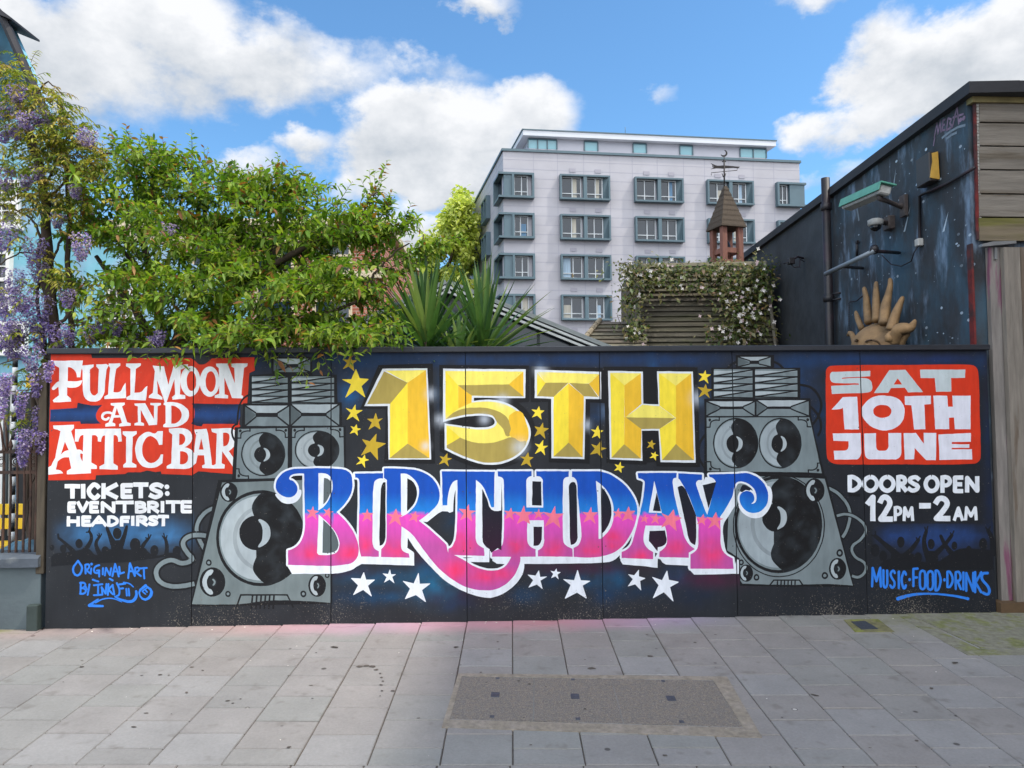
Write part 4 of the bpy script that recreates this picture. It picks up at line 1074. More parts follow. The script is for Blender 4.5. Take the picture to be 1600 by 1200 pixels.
def slab_mat():
    m = bpy.data.materials.new("paving_stone"); m.use_nodes = True
    nt = m.node_tree; N, L = nt.nodes, nt.links; bs = N['Principled BSDF']
    tc = N.new('ShaderNodeTexCoord'); g = N.new('ShaderNodeNewGeometry')
    def ns(sc, det=8, st=None):
        n = N.new('ShaderNodeTexNoise'); n.inputs['Scale'].default_value = sc; n.inputs['Detail'].default_value = det; n.inputs['Roughness'].default_value = .65
        L.new(tc.outputs['Object'], n.inputs['Vector']); return n
    def mr(v, a, b, c, d, sm=False):
        n = N.new('ShaderNodeMapRange')
        if sm: n.interpolation_type = 'SMOOTHSTEP'
        L.new(v, n.inputs['Value'])
        for k, q in zip(('From Min', 'From Max', 'To Min', 'To Max'), (a, b, c, d)): n.inputs[k].default_value = q
        return n.outputs[0]
    def mx(kind, f, a, b):
        n = N.new('ShaderNodeMix'); n.data_type = 'RGBA'; n.blend_type = kind
        for i, v in ((0, f), (6, a), (7, b)):
            if isinstance(v, (int, float)): n.inputs[i].default_value = v
            elif isinstance(v, tuple): n.inputs[i].default_value = v
            else: L.new(v, n.inputs[i])
        return n.outputs[2]
    def mt(op, a, b):
        n = N.new('ShaderNodeMath'); n.operation = op
        for i, v in enumerate((a, b)):
            if isinstance(v, (int, float)): n.inputs[i].default_value = v
            else: L.new(v, n.inputs[i])
        return n.outputs[0]
    rp = N.new('ShaderNodeValToRGB'); L.new(g.outputs['Random Per Island'], rp.inputs[0])
    rp.color_ramp.elements[0].color = rgb(128, 127, 126); rp.color_ramp.elements[1].color = rgb(136, 136, 136)
    e = rp.color_ramp.elements.new(.5); e.color = rgb(132, 129, 127); e = rp.color_ramp.elements.new(.25); e.color = rgb(130, 131, 129)
    rp_ = rp
    c = mx('MULTIPLY', 1.0, rp.outputs[0], mr(ns(2.2).outputs['Fac'], .3, .7, .88, 1.1))
    c = mx('MULTIPLY', 1.0, c, mr(ns(60, 4).outputs['Fac'], .3, .7, .90, 1.07))
    c = mx('MIX', mr(ns(7.5, 5).outputs['Fac'], .56, .70, 0, .42, True), c, rgb(96, 91, 86))
    # gum and tar spots
    vo = N.new('ShaderNodeTexVoronoi'); vo.inputs['Scale'].default_value = 3.1; L.new(tc.outputs['Object'], vo.inputs['Vector'])
    vs = N.new('ShaderNodeSeparateColor'); L.new(vo.outputs['Color'], vs.inputs[0])
    spot = mt('MULTIPLY', mr(vo.outputs['Distance'], .05, .07, 1, 0), mr(vs.outputs[0], .46, .48, 0, .8))
    c = mx('MIX', spot, c, rgb(58, 55, 53))
    spl = mt('MULTIPLY', mr(vo.outputs['Distance'], .035, .05, 1, 0), mr(vs.outputs[1], .86, .88, 0, .6))
    c = mx('MIX', spl, c, rgb(214, 212, 206))
    # overspray from the painting along the foot of the boards
    sp = N.new('ShaderNodeSeparateXYZ'); L.new(tc.outputs['Object'], sp.inputs[0])
    d = mt('SUBTRACT', mt('ADD', mt('MULTIPLY', sp.outputs[0], math.tan(R(3.4))), 6.6), sp.outputs[1])
    d = mt('ADD', d, mt('MULTIPLY', mt('SUBTRACT', ns(2.6, 4).outputs['Fac'], .5), .30))
    msk = mr(d, .02, .40, .52, 0, True)
    xr = mt('MULTIPLY', mr(sp.outputs[0], -2.7, -1.9, .25, 1), mr(sp.outputs[0], 1.3, 2.1, 1, 0))
    rr = N.new('ShaderNodeValToRGB'); L.new(mr(sp.outputs[0], -2.6, 2.2, 0, 1), rr.inputs[0])
    rr.color_ramp.elements[0].color = rgb(206, 150, 146); rr.color_ramp.elements[1].color = rgb(140, 156, 196)
    for p_, q in ((.3, (190, 146, 176)), (.42, (210, 148, 168)), (.6, (210, 130, 146)), (.78, (178, 140, 178))):
        e = rr.color_ramp.elements.new(p_); e.color = rgb(*q)
    c = mx('MIX', mt('MULTIPLY', msk, xr), c, rr.outputs[0])
    # green film towards the right hand corner and the left wall
    gm = mt('MULTIPLY', mr(sp.outputs[0], 2.6, 3.9, 0, 1, True), mr(d, .1, .8, .7, 0, True))
    gm2 = mt('MULTIPLY', mr(sp.outputs[0], -4.0, -4.5, 0, 1, True), mr(d, .0, .18, .8, 0, True))
    gm = mt('MULTIPLY', mt('ADD', gm, gm2), mr(ns(9).outputs['Fac'], .35, .6, .2, 1))
    c = mx('MIX', gm, c, rgb(112, 118, 58))
    grime = mt('MULTIPLY', mr(d, -.09, .05, .75, 0, True), mr(ns(14).outputs['Fac'], .35, .6, .3, 1))
    c = mx('MIX', grime, c, rgb(52, 48, 44))
    L.new(c, bs.inputs['Base Color'])
    bs.inputs['Roughness'].default_value = .82; bs.inputs['Specular IOR Level'].default_value = .25
    b = N.new('ShaderNodeBump'); b.inputs['Strength'].default_value = .25; b.inputs['Distance'].default_value = .006
    L.new(ns(40).outputs['Fac'], b.inputs['Height']); L.new(b.outputs[0], bs.inputs['Normal'])
    return m

def build_ground():
    # bed sheet to the horizon
    m = MB()
    xs = [-900, -40, -12, -6, 0, 6, 12, 40, 900]; ys = [-900, -30, -6, 0, 4, 9, 30, 120, 1500]
    dz = -.012
    for i in range(len(xs) - 1):
        for j in range(len(ys) - 1):
            q = [(xs[i], ys[j]), (xs[i + 1], ys[j]), (xs[i + 1], ys[j + 1]), (xs[i], ys[j + 1])]
            m.face([(x, y, gz(x, y) + dz if y > -7 else gz(x, -6) + dz) for x, y in q])
    tag(m.build('ground', mat('joint_bed', rgb(82, 73, 64)[:3], .9, var=.3, scale=20)), kind='structure')
    # flags, each a small bevelled sheet
    m = MB(); rs = random.Random(3)
    def flag(x0, x1, y0, y1):
        g = .0026; gy = .0052; h = rs.uniform(-.0012, .0012)
        x0 += g; x1 -= g; y0 += gy; y1 -= gy
        if y1 - y0 < .02: return
        b = .004; t = [rs.uniform(-.0015, .0015) for _ in range(4)]
        def P(x, y, z): return (x, y, gz(x, y) + z + h)
        o = [P(x0, y0, -.008), P(x1, y0, -.008), P(x1, y1, -.008), P(x0, y1, -.008)]
        i_ = [P(x0 + b, y0 + b, t[0]), P(x1 - b, y0 + b, t[1]), P(x1 - b, y1 - b, t[2]), P(x0 + b, y1 - b, t[3])]
        m.mesh(o + i_, [(4, 5, 6, 7), (0, 1, 5, 4), (1, 2, 6, 5), (2, 3, 7, 6), (3, 0, 4, 7)])
    yb = 4.12
    for k in range(-16, 18):
        x0 = -.415 + .4 * k; x1 = x0 + .4
        ymax = min(wall_y(x0), wall_y(x1)) - .005 + .02
        y = yb + (.18 if k % 2 else 0) + rs.uniform(-.015, .015)
        edges = [yb, y] if y > yb + .03 else [yb]
        while edges[-1] < ymax - .05:
            edges.append(edges[-1] + .357 + rs.uniform(-.012, .012))
        edges[-1] = ymax
        for a, b in zip(edges[:-1], edges[1:]): flag(x0, x1, a, b)
    y = yb; r = 0
    while y > -1.5:
        d = (.42, .40, .6, .45)[r % 4]; x = -7 + (r % 2) * .21 + .13
        while x < 7:
            wd = rs.choice((.4, .4, .4, .62)); flag(x, x + wd, y - d, y); x += wd
        y -= d; r += 1
    tag(m.build('pavement', slab_mat()), kind='structure')

    # --- recessed cover set in concrete
    conc = mat('cover_concrete', rgb(130, 122, 110)[:3], .9, var=.3, scale=26, bump=.4, bscale=70, col2=rgb(138, 130, 120)[:3])
    agg = mat('exposed_aggregate', rgb(122, 117, 112)[:3], .9, var=.5, scale=120, bump=.8, bscale=150, col2=rgb(134, 125, 114)[:3], detail=3)
    iron = mat('cast_iron', rgb(74, 80, 90)[:3], .55, metal=.4, var=.4, scale=40)
    gp = ground_pt
    root = empty('inspection_cover', gp(930, 1100)); tag(root, "wide concrete filled inspection cover set in the paving before the hoarding", "drain cover")
    def sheet(name, quad, up, th, mt_, par):
        m = MB(); q = [gp(x, y, up) for x, y in quad]
        m.prism(q, Vector((0, 0, -th))); return m.build(name, mt_, par)
    oq = [(716, 1052), (1136, 1057), (1191, 1152), (690, 1136)]; iq = [(722, 1056), (1114, 1062), (1162, 1137), (703, 1124)]
    a = [gp(x, y, .004) for x, y in oq]; b = [gp(x, y, .004) for x, y in iq]
    m = MB()
    for i in range(4):
        j = (i + 1) % 4; m.prism([a[i], a[j], b[j], b[i]], (0, 0, -.012))
    m.build('concrete_surround', conc, root)
    cuts = [(0, .2885), (.2905, .5965), (.5985, 1.0)]
    A = [Vector(p) for p in b]
    def lerpq(u, v): return (A[0] * (1 - u) + A[1] * u) * (1 - v) + (A[3] * (1 - u) + A[2] * u) * v
    for u0, u1 in cuts:
        m = MB(); e = .0008
        q = [lerpq(u0 + e, .02), lerpq(u1 - e, .02), lerpq(u1 - e, .98), lerpq(u0 + e, .98)]
        q = [p - Vector((0, 0, .001)) for p in q]
        m.prism(q, (0, 0, -.01)); lid = m.build('lid', agg, root)
        uc = (u0 + u1) / 2
        for v_, du, dv in ((.45, .016, .055), (.92, .008, .022), (.05, .007, .02)):
            m = MB()
            q = [lerpq(uc - du, v_ - dv), lerpq(uc + du, v_ - dv), lerpq(uc + du, v_ + dv), lerpq(uc - du, v_ + dv)]
            m.prism([p + Vector((0, 0, .002)) for p in q], (0, 0, -.006))
            m.build('keyhole_plate', iron, lid)
    # --- small cover by the right end of the hoarding
    root = empty('access_cover', gp(1358, 976)); tag(root, "small bluish metal access cover in mossy surround near right end of hoarding", "drain cover")
    m = MB(); q = [gp(1318, 968, .004), gp(1372, 967, .004), gp(1398, 987, .004), gp(1336, 987, .004)]; m.prism(q, (0, 0, -.012))
    m.build('surround', mat('mossy_concrete', rgb(108, 106, 76)[:3], .95, var=.4, scale=14, bump=.4, col2=rgb(116, 122, 56)[:3]), root)
    m = MB(); q = [gp(1330, 971, .008), gp(1352, 970, .008), gp(1372, 982, .008), gp(1346, 983, .008)]; m.prism(q, (0, 0, -.012))
    m.build('plate', iron, root)
    # --- mossy concrete apron in the right hand corner
    m = MB(); q = [gp(1405, 963, .004), gp(1418, 962, .004), gp(1531, 1014, .004), gp(1760, 1013, .004), gp(1760, 1022, .004), gp(1512, 1023, .004)]
    m.prism(q, (0, 0, -.012))
    q = [gp(1424, 961, .005), gp(1533, 1012, .005), gp(1760, 1011, .005), gp(1760, 952, .005)]
    m.prism(q, (0, 0, -.012))
    tag(m.build('pavement_concrete', mat('mossy_apron', rgb(120, 120, 106)[:3], .95, var=.35, scale=20, bump=.5, bscale=60, col2=rgb(108, 113, 68)[:3], patch=(.47, .66))), kind='structure')
    # --- dark spill stains trodden into the flags
    m = MB(); rs = random.Random(19)
    for px, py, k in [(562, 1041, 1.6), (572, 1040, 1.3), (582, 1041, 1.5), (588, 1046, 1), (594, 1052, .8), (596, 1058, .9), (598, 1064, .7), (596, 1070, .9), (597, 1079, .8), (594, 1087, .5), (522, 1011, 1.8), (712, 1011, 1.7), (1016, 1025, 1.5), (925, 1044, 1.7), (1273, 1086, 1.3), (1455, 1075, 1.1), (1492, 1035, 1.4), (300, 1042, .9), (128, 1042, 1.1), (250, 1054, 1.2)] + [(rs.uniform(60, 1560), rs.uniform(990, 1190), rs.uniform(.4, .9)) for _ in range(46)]:
        c = gp(px, py, .0035); r = .012 * k; st = rs.uniform(1, 2.0); a0 = rs.uniform(-.6, .6)
        pts = []
        for q in range(9):
            t = q * 2 * math.pi / 9; rr = r * rs.uniform(.65, 1.15); x, y = rr * st * math.cos(t), rr * math.sin(t)
            pts.append(c + Vector((x * math.cos(a0) - y * math.sin(a0), x * math.sin(a0) + y * math.cos(a0), 0)))
        m.face([p + Vector((0, 0, GC * (p.y - c.y) + GB * (p.x - c.x))) for p in pts])
    tag(m.build('pavement_stains', mat('spill_dark', rgb(72, 66, 60)[:3], .8, var=.3, scale=20, island=.5), fix=False), kind='structure')
    # --- litter and fallen petals
    m = MB(); rs = random.Random(9)
    for _ in range(60):
        x = rs.uniform(-4, 4.3); y = wall_y(x) - abs(rs.gauss(0, .12)) - .01
        s = rs.uniform(.004, .011); a = rs.uniform(0, 6)
        p = Vector((x, y, gz(x, y) + .004)); u = Vector((math.cos(a), math.sin(a), 0)) * s; v = Vector((-math.sin(a), math.cos(a), .2)) * s * .6
        m.face([p - u, p - v, p + u, p + v])
    for _ in range(70):
        x = rs.uniform(-3, 4); y = rs.uniform(3.4, 6.4); s = rs.uniform(.003, .007); a = rs.uniform(0, 6)
        p = Vector((x, y, gz(x, y) + .004)); u = Vector((math.cos(a), math.sin(a), 0)) * s; v = Vector((-math.sin(a), math.cos(a), .2)) * s * .6
        m.face([p - u, p - v, p + u, p + v])
    tag(m.build('fallen_petals', mat('petal_litter', rgb(205, 200, 190)[:3], .9, var=.3, scale=5, island=.5), fix=False), "scattered pale petals and grit lying on the paving", "litter", kind='stuff')
build_ground()

# ================================================================== buildings behind
def quad(m, pts, **k): m.face(pts, **k)

# ---------------------------------------------------------------- apartment block
def build_apartments():
    th = R(8.0); e1 = Vector((math.cos(th), math.sin(th), 0)); n1 = Vector((math.sin(th), -math.cos(th), 0)); Zv = Vector((0, 0, 1))
    P0 = at(786.5, 300, 48.0); P0.z = 0
    F = lambda px, py, pr=0.0: on_plane(px, py, P0 + n1 * pr, n1)
    uo = lambda p: (p - P0).dot(e1)
    root = empty('apartment_block', (P0.x, P0.y, gz(P0.x, P0.y))); tag(root, "pale lilac grey apartment block with projecting blue grey window boxes", "building")
    ztop = F(786.5, 236).z; W = uo(F(1250, 300)); D = 19.0
    e2 = Vector((-.205, 1, 0)).normalized(); n2 = Vector((-e2.y, e2.x, 0))
    clad = mat('cladding', rgb(164, 163, 170)[:3], .55, var=.10, scale=.6)
    slate = mat('window_box_metal', rgb(76, 98, 108)[:3], .45, var=.08, scale=2)
    jm = mat('cladding_joint', rgb(150, 150, 162)[:3], .8)
    def P(u, z, pr=0.0): return P0 + e1 * u + Zv * z + n1 * pr
    def Q(s, z, pr=0.0): return P0 + e2 * s + Zv * z + n2 * pr
    m = MB()
    base = -.5
    A, B, C, E = P(0, base), P(W, base), P(W, base) + e2 * D, Q(D, base)
    up = Zv * (ztop - base)
    for a, b in ((A, B), (B, C), (C, E), (E, A)): quad(m, [a, b, b + up, a + up])
    quad(m, [A + up, B + up, C + up, E + up])
    wall = m.build('wall', clad, root)
    m = MB()
    for a, b in ((P(-.1, ztop, .1), P(W + .1, ztop, .1)), (Q(D, ztop, .1), Q(-.1, ztop, .1))):
        d = (b - a).normalized(); nn = Vector((d.y, -d.x, 0))
        m.prism([a, b, b - nn * .5, a - nn * .5], Zv * .16)
    m.build('parapet_cap', slate, root)
    # cladding joints
    m = MB()
    nrow = int((ztop - base) / .62)
    for i in range(nrow):
        z = ztop - .62 * (i + .9)
        m.prism([P(0, z, .004), P(W, z, .004), P(W, z + .028, .004), P(0, z + .028, .004)], n1 * -.006)
        m.prism([Q(D, z, .004), Q(0, z, .004), Q(0, z + .028, .004), Q(D, z + .028, .004)], n2 * -.006)
    for x in (833.5, 871, 912, 953, 988, 1027, 1068, 1101, 1139, 1177, 1209):
        u = uo(F(x, 285)); m.prism([P(u, base, .0052), P(u + .03, base, .0052), P(u + .03, ztop, .0052), P(u, ztop, .0052)], n1 * -.006)
    for s in (2.4, 5.0, 7.6, 10.2, 12.9, 15.5, 18.1): m.prism([Q(s, base, .0052), Q(s + .03, base, .0052), Q(s + .03, ztop, .0052), Q(s, ztop, .0052)], n2 * -.006)
    m.build('cladding_joints', jm, root)
    # windows
    rows = [(F(912, 275.5).z, F(912, 314.5).z)]
    dz = (F(912, 275.5).z - F(912, 461.8).z) / 3
    rows = [(rows[0][0] - dz * i, rows[0][1] - dz * i) for i in range(7) if rows[0][1] - dz * i > .3]
    cols = [(873.6, 951.5), (990, 1065.5), (1102.8, 1174.5)]
    glass = mat('window_glass', rgb(24, 31, 40)[:3], .06, spec=.9)
    white = mat('window_frame_white', rgb(176, 182, 186)[:3], .5)
    curt = [mat('curtain_pale', rgb(150, 172, 190)[:3], .8, var=.3, scale=3, stretch=(9, 9, .3)), mat('curtain_blue', rgb(84, 120, 150)[:3], .6, var=.3, scale=3, stretch=(9, 9, .3)), mat('curtain_cream', rgb(176, 172, 160)[:3], .8, var=.3, scale=3, stretch=(9, 9, .3))]
    rs = random.Random(12)
    grp = None
    def pane(par, PP, n_, u0, u1, z0, z1, sgn=1):
        """one casement: glass, white bars, maybe a curtain behind"""
        m = MB(); m.face([PP(u0, z0, .02), PP(u1, z0, .02), PP(u1, z1, .02), PP(u0, z1, .02)]); m.build('pane', glass, par)
        m = MB(); t = .07
        def bar(a0, a1, b0, b1): m.prism([PP(a0, b0, .03), PP(a1, b0, .03), PP(a1, b1, .03), PP(a0, b1, .03)], n_ * .06)
        bar(u0, u1, z0, z0 + t); bar(u0, u1, z1 - t, z1); bar(u0, u0 + t, z0 + t, z1 - t); bar(u1 - t, u1, z0 + t, z1 - t)
        f = rs.choice((.5, .55, .45)); um = u0 + (u1 - u0) * f
        bar(um - t / 2, um + t / 2, z0 + t, z1 - t); zb = z0 + (z1 - z0) * .22
        bar(u0 + t, um - t / 2, zb, zb + .06); bar(um + t / 2, u1 - t, zb, zb + .06)
        m.build('window_frame', white, par)
        k = rs.random()
        if k < .55:
            m = MB(); c = rs.choice(curt)
            a = u0 + .1 if rs.random() < .5 else um + .05; b = a + (u1 - u0) * rs.choice((.2, .36))
            zc = z1 - .1 - (0 if rs.random() < .6 else (z1 - z0) * .3)
            m.face([PP(a, z0 + .1, .024), PP(b, z0 + .1, .024), PP(b, zc, .024), PP(a, zc, .024)]); m.build('curtain', c, par)
    for ri, (zt, zb) in enumerate(rows):
        for x0, x1 in cols:
            u0, u1 = uo(F(x0, 295)), uo(F(x1, 295)); um = (u0 + u1) / 2; t = .115; d = .38
            m = MB()
            def bx(a0, a1, b0, b1, dep): m.prism([P(a0, b0, -.02), P(a1, b0, -.02), P(a1, b1, -.02), P(a0, b1, -.02)], n1 * dep)
            bx(u0, u1, zt - t, zt, d); bx(u0, u1, zb, zb + t, d + .06); bx(u0, u0 + t, zb + t, zt - t, d); bx(u1 - t, u1, zb + t, zt - t, d); bx(um - t, um + t, zb + t, zt - t, d - .02)
            w = m.build('window', slate, root)
            pane(w, P, n1, u0 + t, um - t - .12, zb + t, zt - t); pane(w, P, n1, um + t, u1 - t - .35, zb + t, zt - t)
            # flat panel filling the side of the opening
            m = MB(); m.prism([P(u1 - t - .35, zb + t, .021), P(u1 - t, zb + t, .021), P(u1 - t, zt - t, .3), P(u1 - t - .35, zt - t, .021)], n1 * .02); m.build('side_panel', slate, w)
            for q in (um - 1.0, um + .75):
                m = MB(); m.prism([P(q, zt + .25, .0), P(q + .42, zt + .25, .0), P(q + .42, zt + .5, .0), P(q, zt + .5, .0)], n1 * .03)
                m.build('air_vent', mat('vent_grey', rgb(150, 148, 158)[:3], .7), w)
        # corner windows
        for x0, x1, wrap in ((799, 833.5, -1), (1211, 1249.5, 1)):
            u0, u1 = uo(F(x0, 295)), uo(F(x1, 295)); t = .14; d = .38
            m = MB()
            def bx(a0, a1, b0, b1, dep): m.prism([P(a0, b0, -.02), P(a1, b0, -.02), P(a1, b1, -.02), P(a0, b1, -.02)], n1 * dep)
            if wrap < 0: a0, a1 = -.36, u1
            else: a0, a1 = u0, u1 + .3
            bx(a0, a1, zt - t, zt, d); bx(a0, a1, zb, zb + t, d + .06)
            if wrap < 0: bx(u0, u0 + t, zb + t, zt - t, d); bx(u1 - t, u1, zb + t, zt - t, d); bx(0, u0, zb + t, zt - t, .3)
            else: bx(u0, u0 + t, zb + t, zt - t, d); bx(u1 - .9, u1 + .2, zb + t, zt - t, .3)
            w = m.build('window', slate, root)
            if wrap < 0:
                pane(w, P, n1, u0 + t, u1 - t - .25, zb + t, zt - t)
                m = MB()
                for b0, b1 in ((zb, zb + t), (zt - t, zt)): m.prism([Q(1.9, b0, -.02), Q(-.3, b0, -.02), Q(-.3, b1, -.02), Q(1.9, b1, -.02)], n2 * .36)
                m.prism([Q(1.9, zb + t, -.02), Q(1.76, zb + t, -.02), Q(1.76, zt - t, -.02), Q(1.9, zt - t, -.02)], n2 * .36)
                m.build('corner_return', slate, w)
                m = MB(); m.face([Q(1.76, zb + t, .02), Q(.5, zb + t, .02), Q(.5, zt - t, .02), Q(1.76, zt - t, .02)]); m.build('pane', glass, w)
            else: pane(w, P, n1, u0 + t, u1 - 1.0, zb + t, zt - t)
        for s0, s1 in ((4.9, 7.2), (10.4, 12.8), (15.6, 18.0)):
            m = MB(); t = .14
            for a0, a1, b0, b1 in ((s0, s1, zb, zb + t), (s0, s1, zt - t, zt), (s0, s0 + t, zb + t, zt - t), (s1 - t, s1, zb + t, zt - t), ((s0 + s1) / 2 - t, (s0 + s1) / 2 + t, zb + t, zt - t)):
                m.prism([Q(a1, b0, -.02), Q(a0, b0, -.02), Q(a0, b1, -.02), Q(a1, b1, -.02)], n2 * .36)
            w = m.build('window', slate, root)
            m = MB(); m.face([Q(s1 - t, zb + t, .02), Q(s0 + t, zb + t, .02), Q(s0 + t, zt - t, .02), Q(s1 - t, zt - t, .02)]); m.build('pane', glass, w)
    # set-back top storey
    P2 = lambda px, py, pr=0.0: on_plane(px, py, P0 - n1 * (1.6 - pr), n1)
    a, b = P2(818, 230), P2(1198, 250); zr = P2(818, 206).z
    ua, ub = uo(a), uo(b)
    def P_(u, z, pr): return P0 + e1 * u + Zv * z + n1 * (pr - 1.6)
    m = MB(); q = [P_(ua + .4, ztop - .3, 0), P_(ub, ztop - .3, 0)]; q += [q[1] + e2 * 11, q[0] + e2 * 11]
    m.prism(q, Zv * (zr - ztop + .2)); pent = m.build('top_storey', mat('top_cladding', rgb(168, 169, 178)[:3], .5, var=.06, scale=.5), root)
    m = MB(); q = [P_(ua - .1, zr - .40, .45), P_(ub + .5, zr - .40, .45)]; q += [q[1] + e2 * 12, q[0] + e2 * 12]
    m.prism(q, Zv * .36); m.build('roof_fascia', mat('fascia_white', rgb(196, 200, 206)[:3], .45, var=.04, scale=1), pent)
    m = MB(); m.prism([p + Zv * .362 + (p - (q[0] + q[2]) / 2).normalized() * .08 for p in q], Zv * .07); m.build('roof_edge', slate, pent)
    for x0, x1 in ((825, 870), (913, 934), (989, 1010), (1062, 1082), (1156, 1197)):
        u0, u1 = uo(P2(x0, 240)), uo(P2(x1, 240)); z1 = zr - .52; z0 = z1 - .62
        m = MB()
        n = max(1, round((u1 - u0) / .8))
        for i in range(n + 1):
            u = u0 + (u1 - u0) * i / n; m.prism([P_(u - .04, z0, .02), P_(u + .04, z0, .02), P_(u + .04, z1, .02), P_(u - .04, z1, .02)], n1 * .06)
        m.prism([P_(u0, z1, .02), P_(u1, z1, .02), P_(u1, z1 + .08, .02), P_(u0, z1 + .08, .02)], n1 * .06)
        w = m.build('window', slate, pent)
        m = MB(); m.face([P_(u0, z0, .012), P_(u1, z0, .012), P_(u1, z1, .012), P_(u0, z1, .012)]); m.build('pane', mat('top_glass', rgb(120, 168, 178)[:3], .1, spec=.8), w)
    m = MB(); p = on_plane(977, 209, P0 - n1 * 4, n1); m.tube([p, p + Zv * .5], .02, 5); m.build('aerial', slate, pent)
build_apartments()

# ---------------------------------------------------------------- brick building behind the tree
def build_brick():
    m0 = bpy.data.materials.new('red_brick'); m0.use_nodes = True; nt = m0.node_tree; N, L = nt.nodes, nt.links
    tc = N.new('ShaderNodeTexCoord'); mp = N.new('ShaderNodeMapping'); mp.inputs['Rotation'].default_value = (R(90), 0, 0)
    L.new(tc.outputs['Object'], mp.inputs[0])
    b = N.new('ShaderNodeTexBrick'); b.inputs['Scale'].default_value = 1; b.inputs['Brick Width'].default_value = .225; b.inputs['Row Height'].default_value = .075
    b.inputs['Mortar Size'].default_value = .008; b.inputs['Color1'].default_value = rgb(176, 104, 80); b.inputs['Color2'].default_value = rgb(150, 84, 66); b.inputs['Mortar'].default_value = rgb(176, 160, 144)
    L.new(mp.outputs[0], b.inputs['Vector']); L.new(b.outputs[0], N['Principled BSDF'].inputs['Base Color']); N['Principled BSDF'].inputs['Roughness'].default_value = .9
    MATS['red_brick'] = m0
    Y = 17.0; a, b_ = at(108, 500, Y), at(598, 500, Y); zt = at(560, 352, Y).z
    root = empty('brick_building', ((a.x + b_.x) / 2, Y, 0)); tag(root, "red brick building with pale stone bands seen through the tree", "building")
    m = MB(); m.box(((a.x + b_.x) / 2, Y + 3, zt / 2 - .2), (b_.x - a.x, 6, zt + .4)); m.build('wall', m0, root)
    st = mat('pale_stone', rgb(206, 190, 160)[:3], .85, var=.2, scale=6)
    m = MB()
    for py in (430, 372): z = at(560, py, Y).z; m.box(((a.x + b_.x) / 2, Y - .03, z), (b_.x - a.x + .1, .14, .18), bevel=.01)
    m.build('stone_band', st, root)
    m = MB(); m.box(((a.x + b_.x) / 2, Y + 3, zt + .06), (b_.x - a.x + .3, 6.3, .18), bevel=.02); m.build('parapet', st, root)
    gl = mat('dark_glass', rgb(40, 48, 56)[:3], .08, spec=.8)
    for px in (160, 235, 330, 430, 520):
        for py in (400, 470):
            p = at(px, py, Y); m = MB()
            for dx, dz, sx, sz in ((-.42, 0, .07, 1.3), (.42, 0, .07, 1.3), (0, .62, .77, .07), (0, -.62, .77, .07), (0, 0, .77, .05)): m.box((p.x + dx, Y - .02, p.z + dz), (sx, .08, sz))
            w = m.build('window', st, root); m = MB(); m.box((p.x, Y - .004, p.z), (.77, .02, 1.17)); m.build('pane', gl, w)
build_brick()

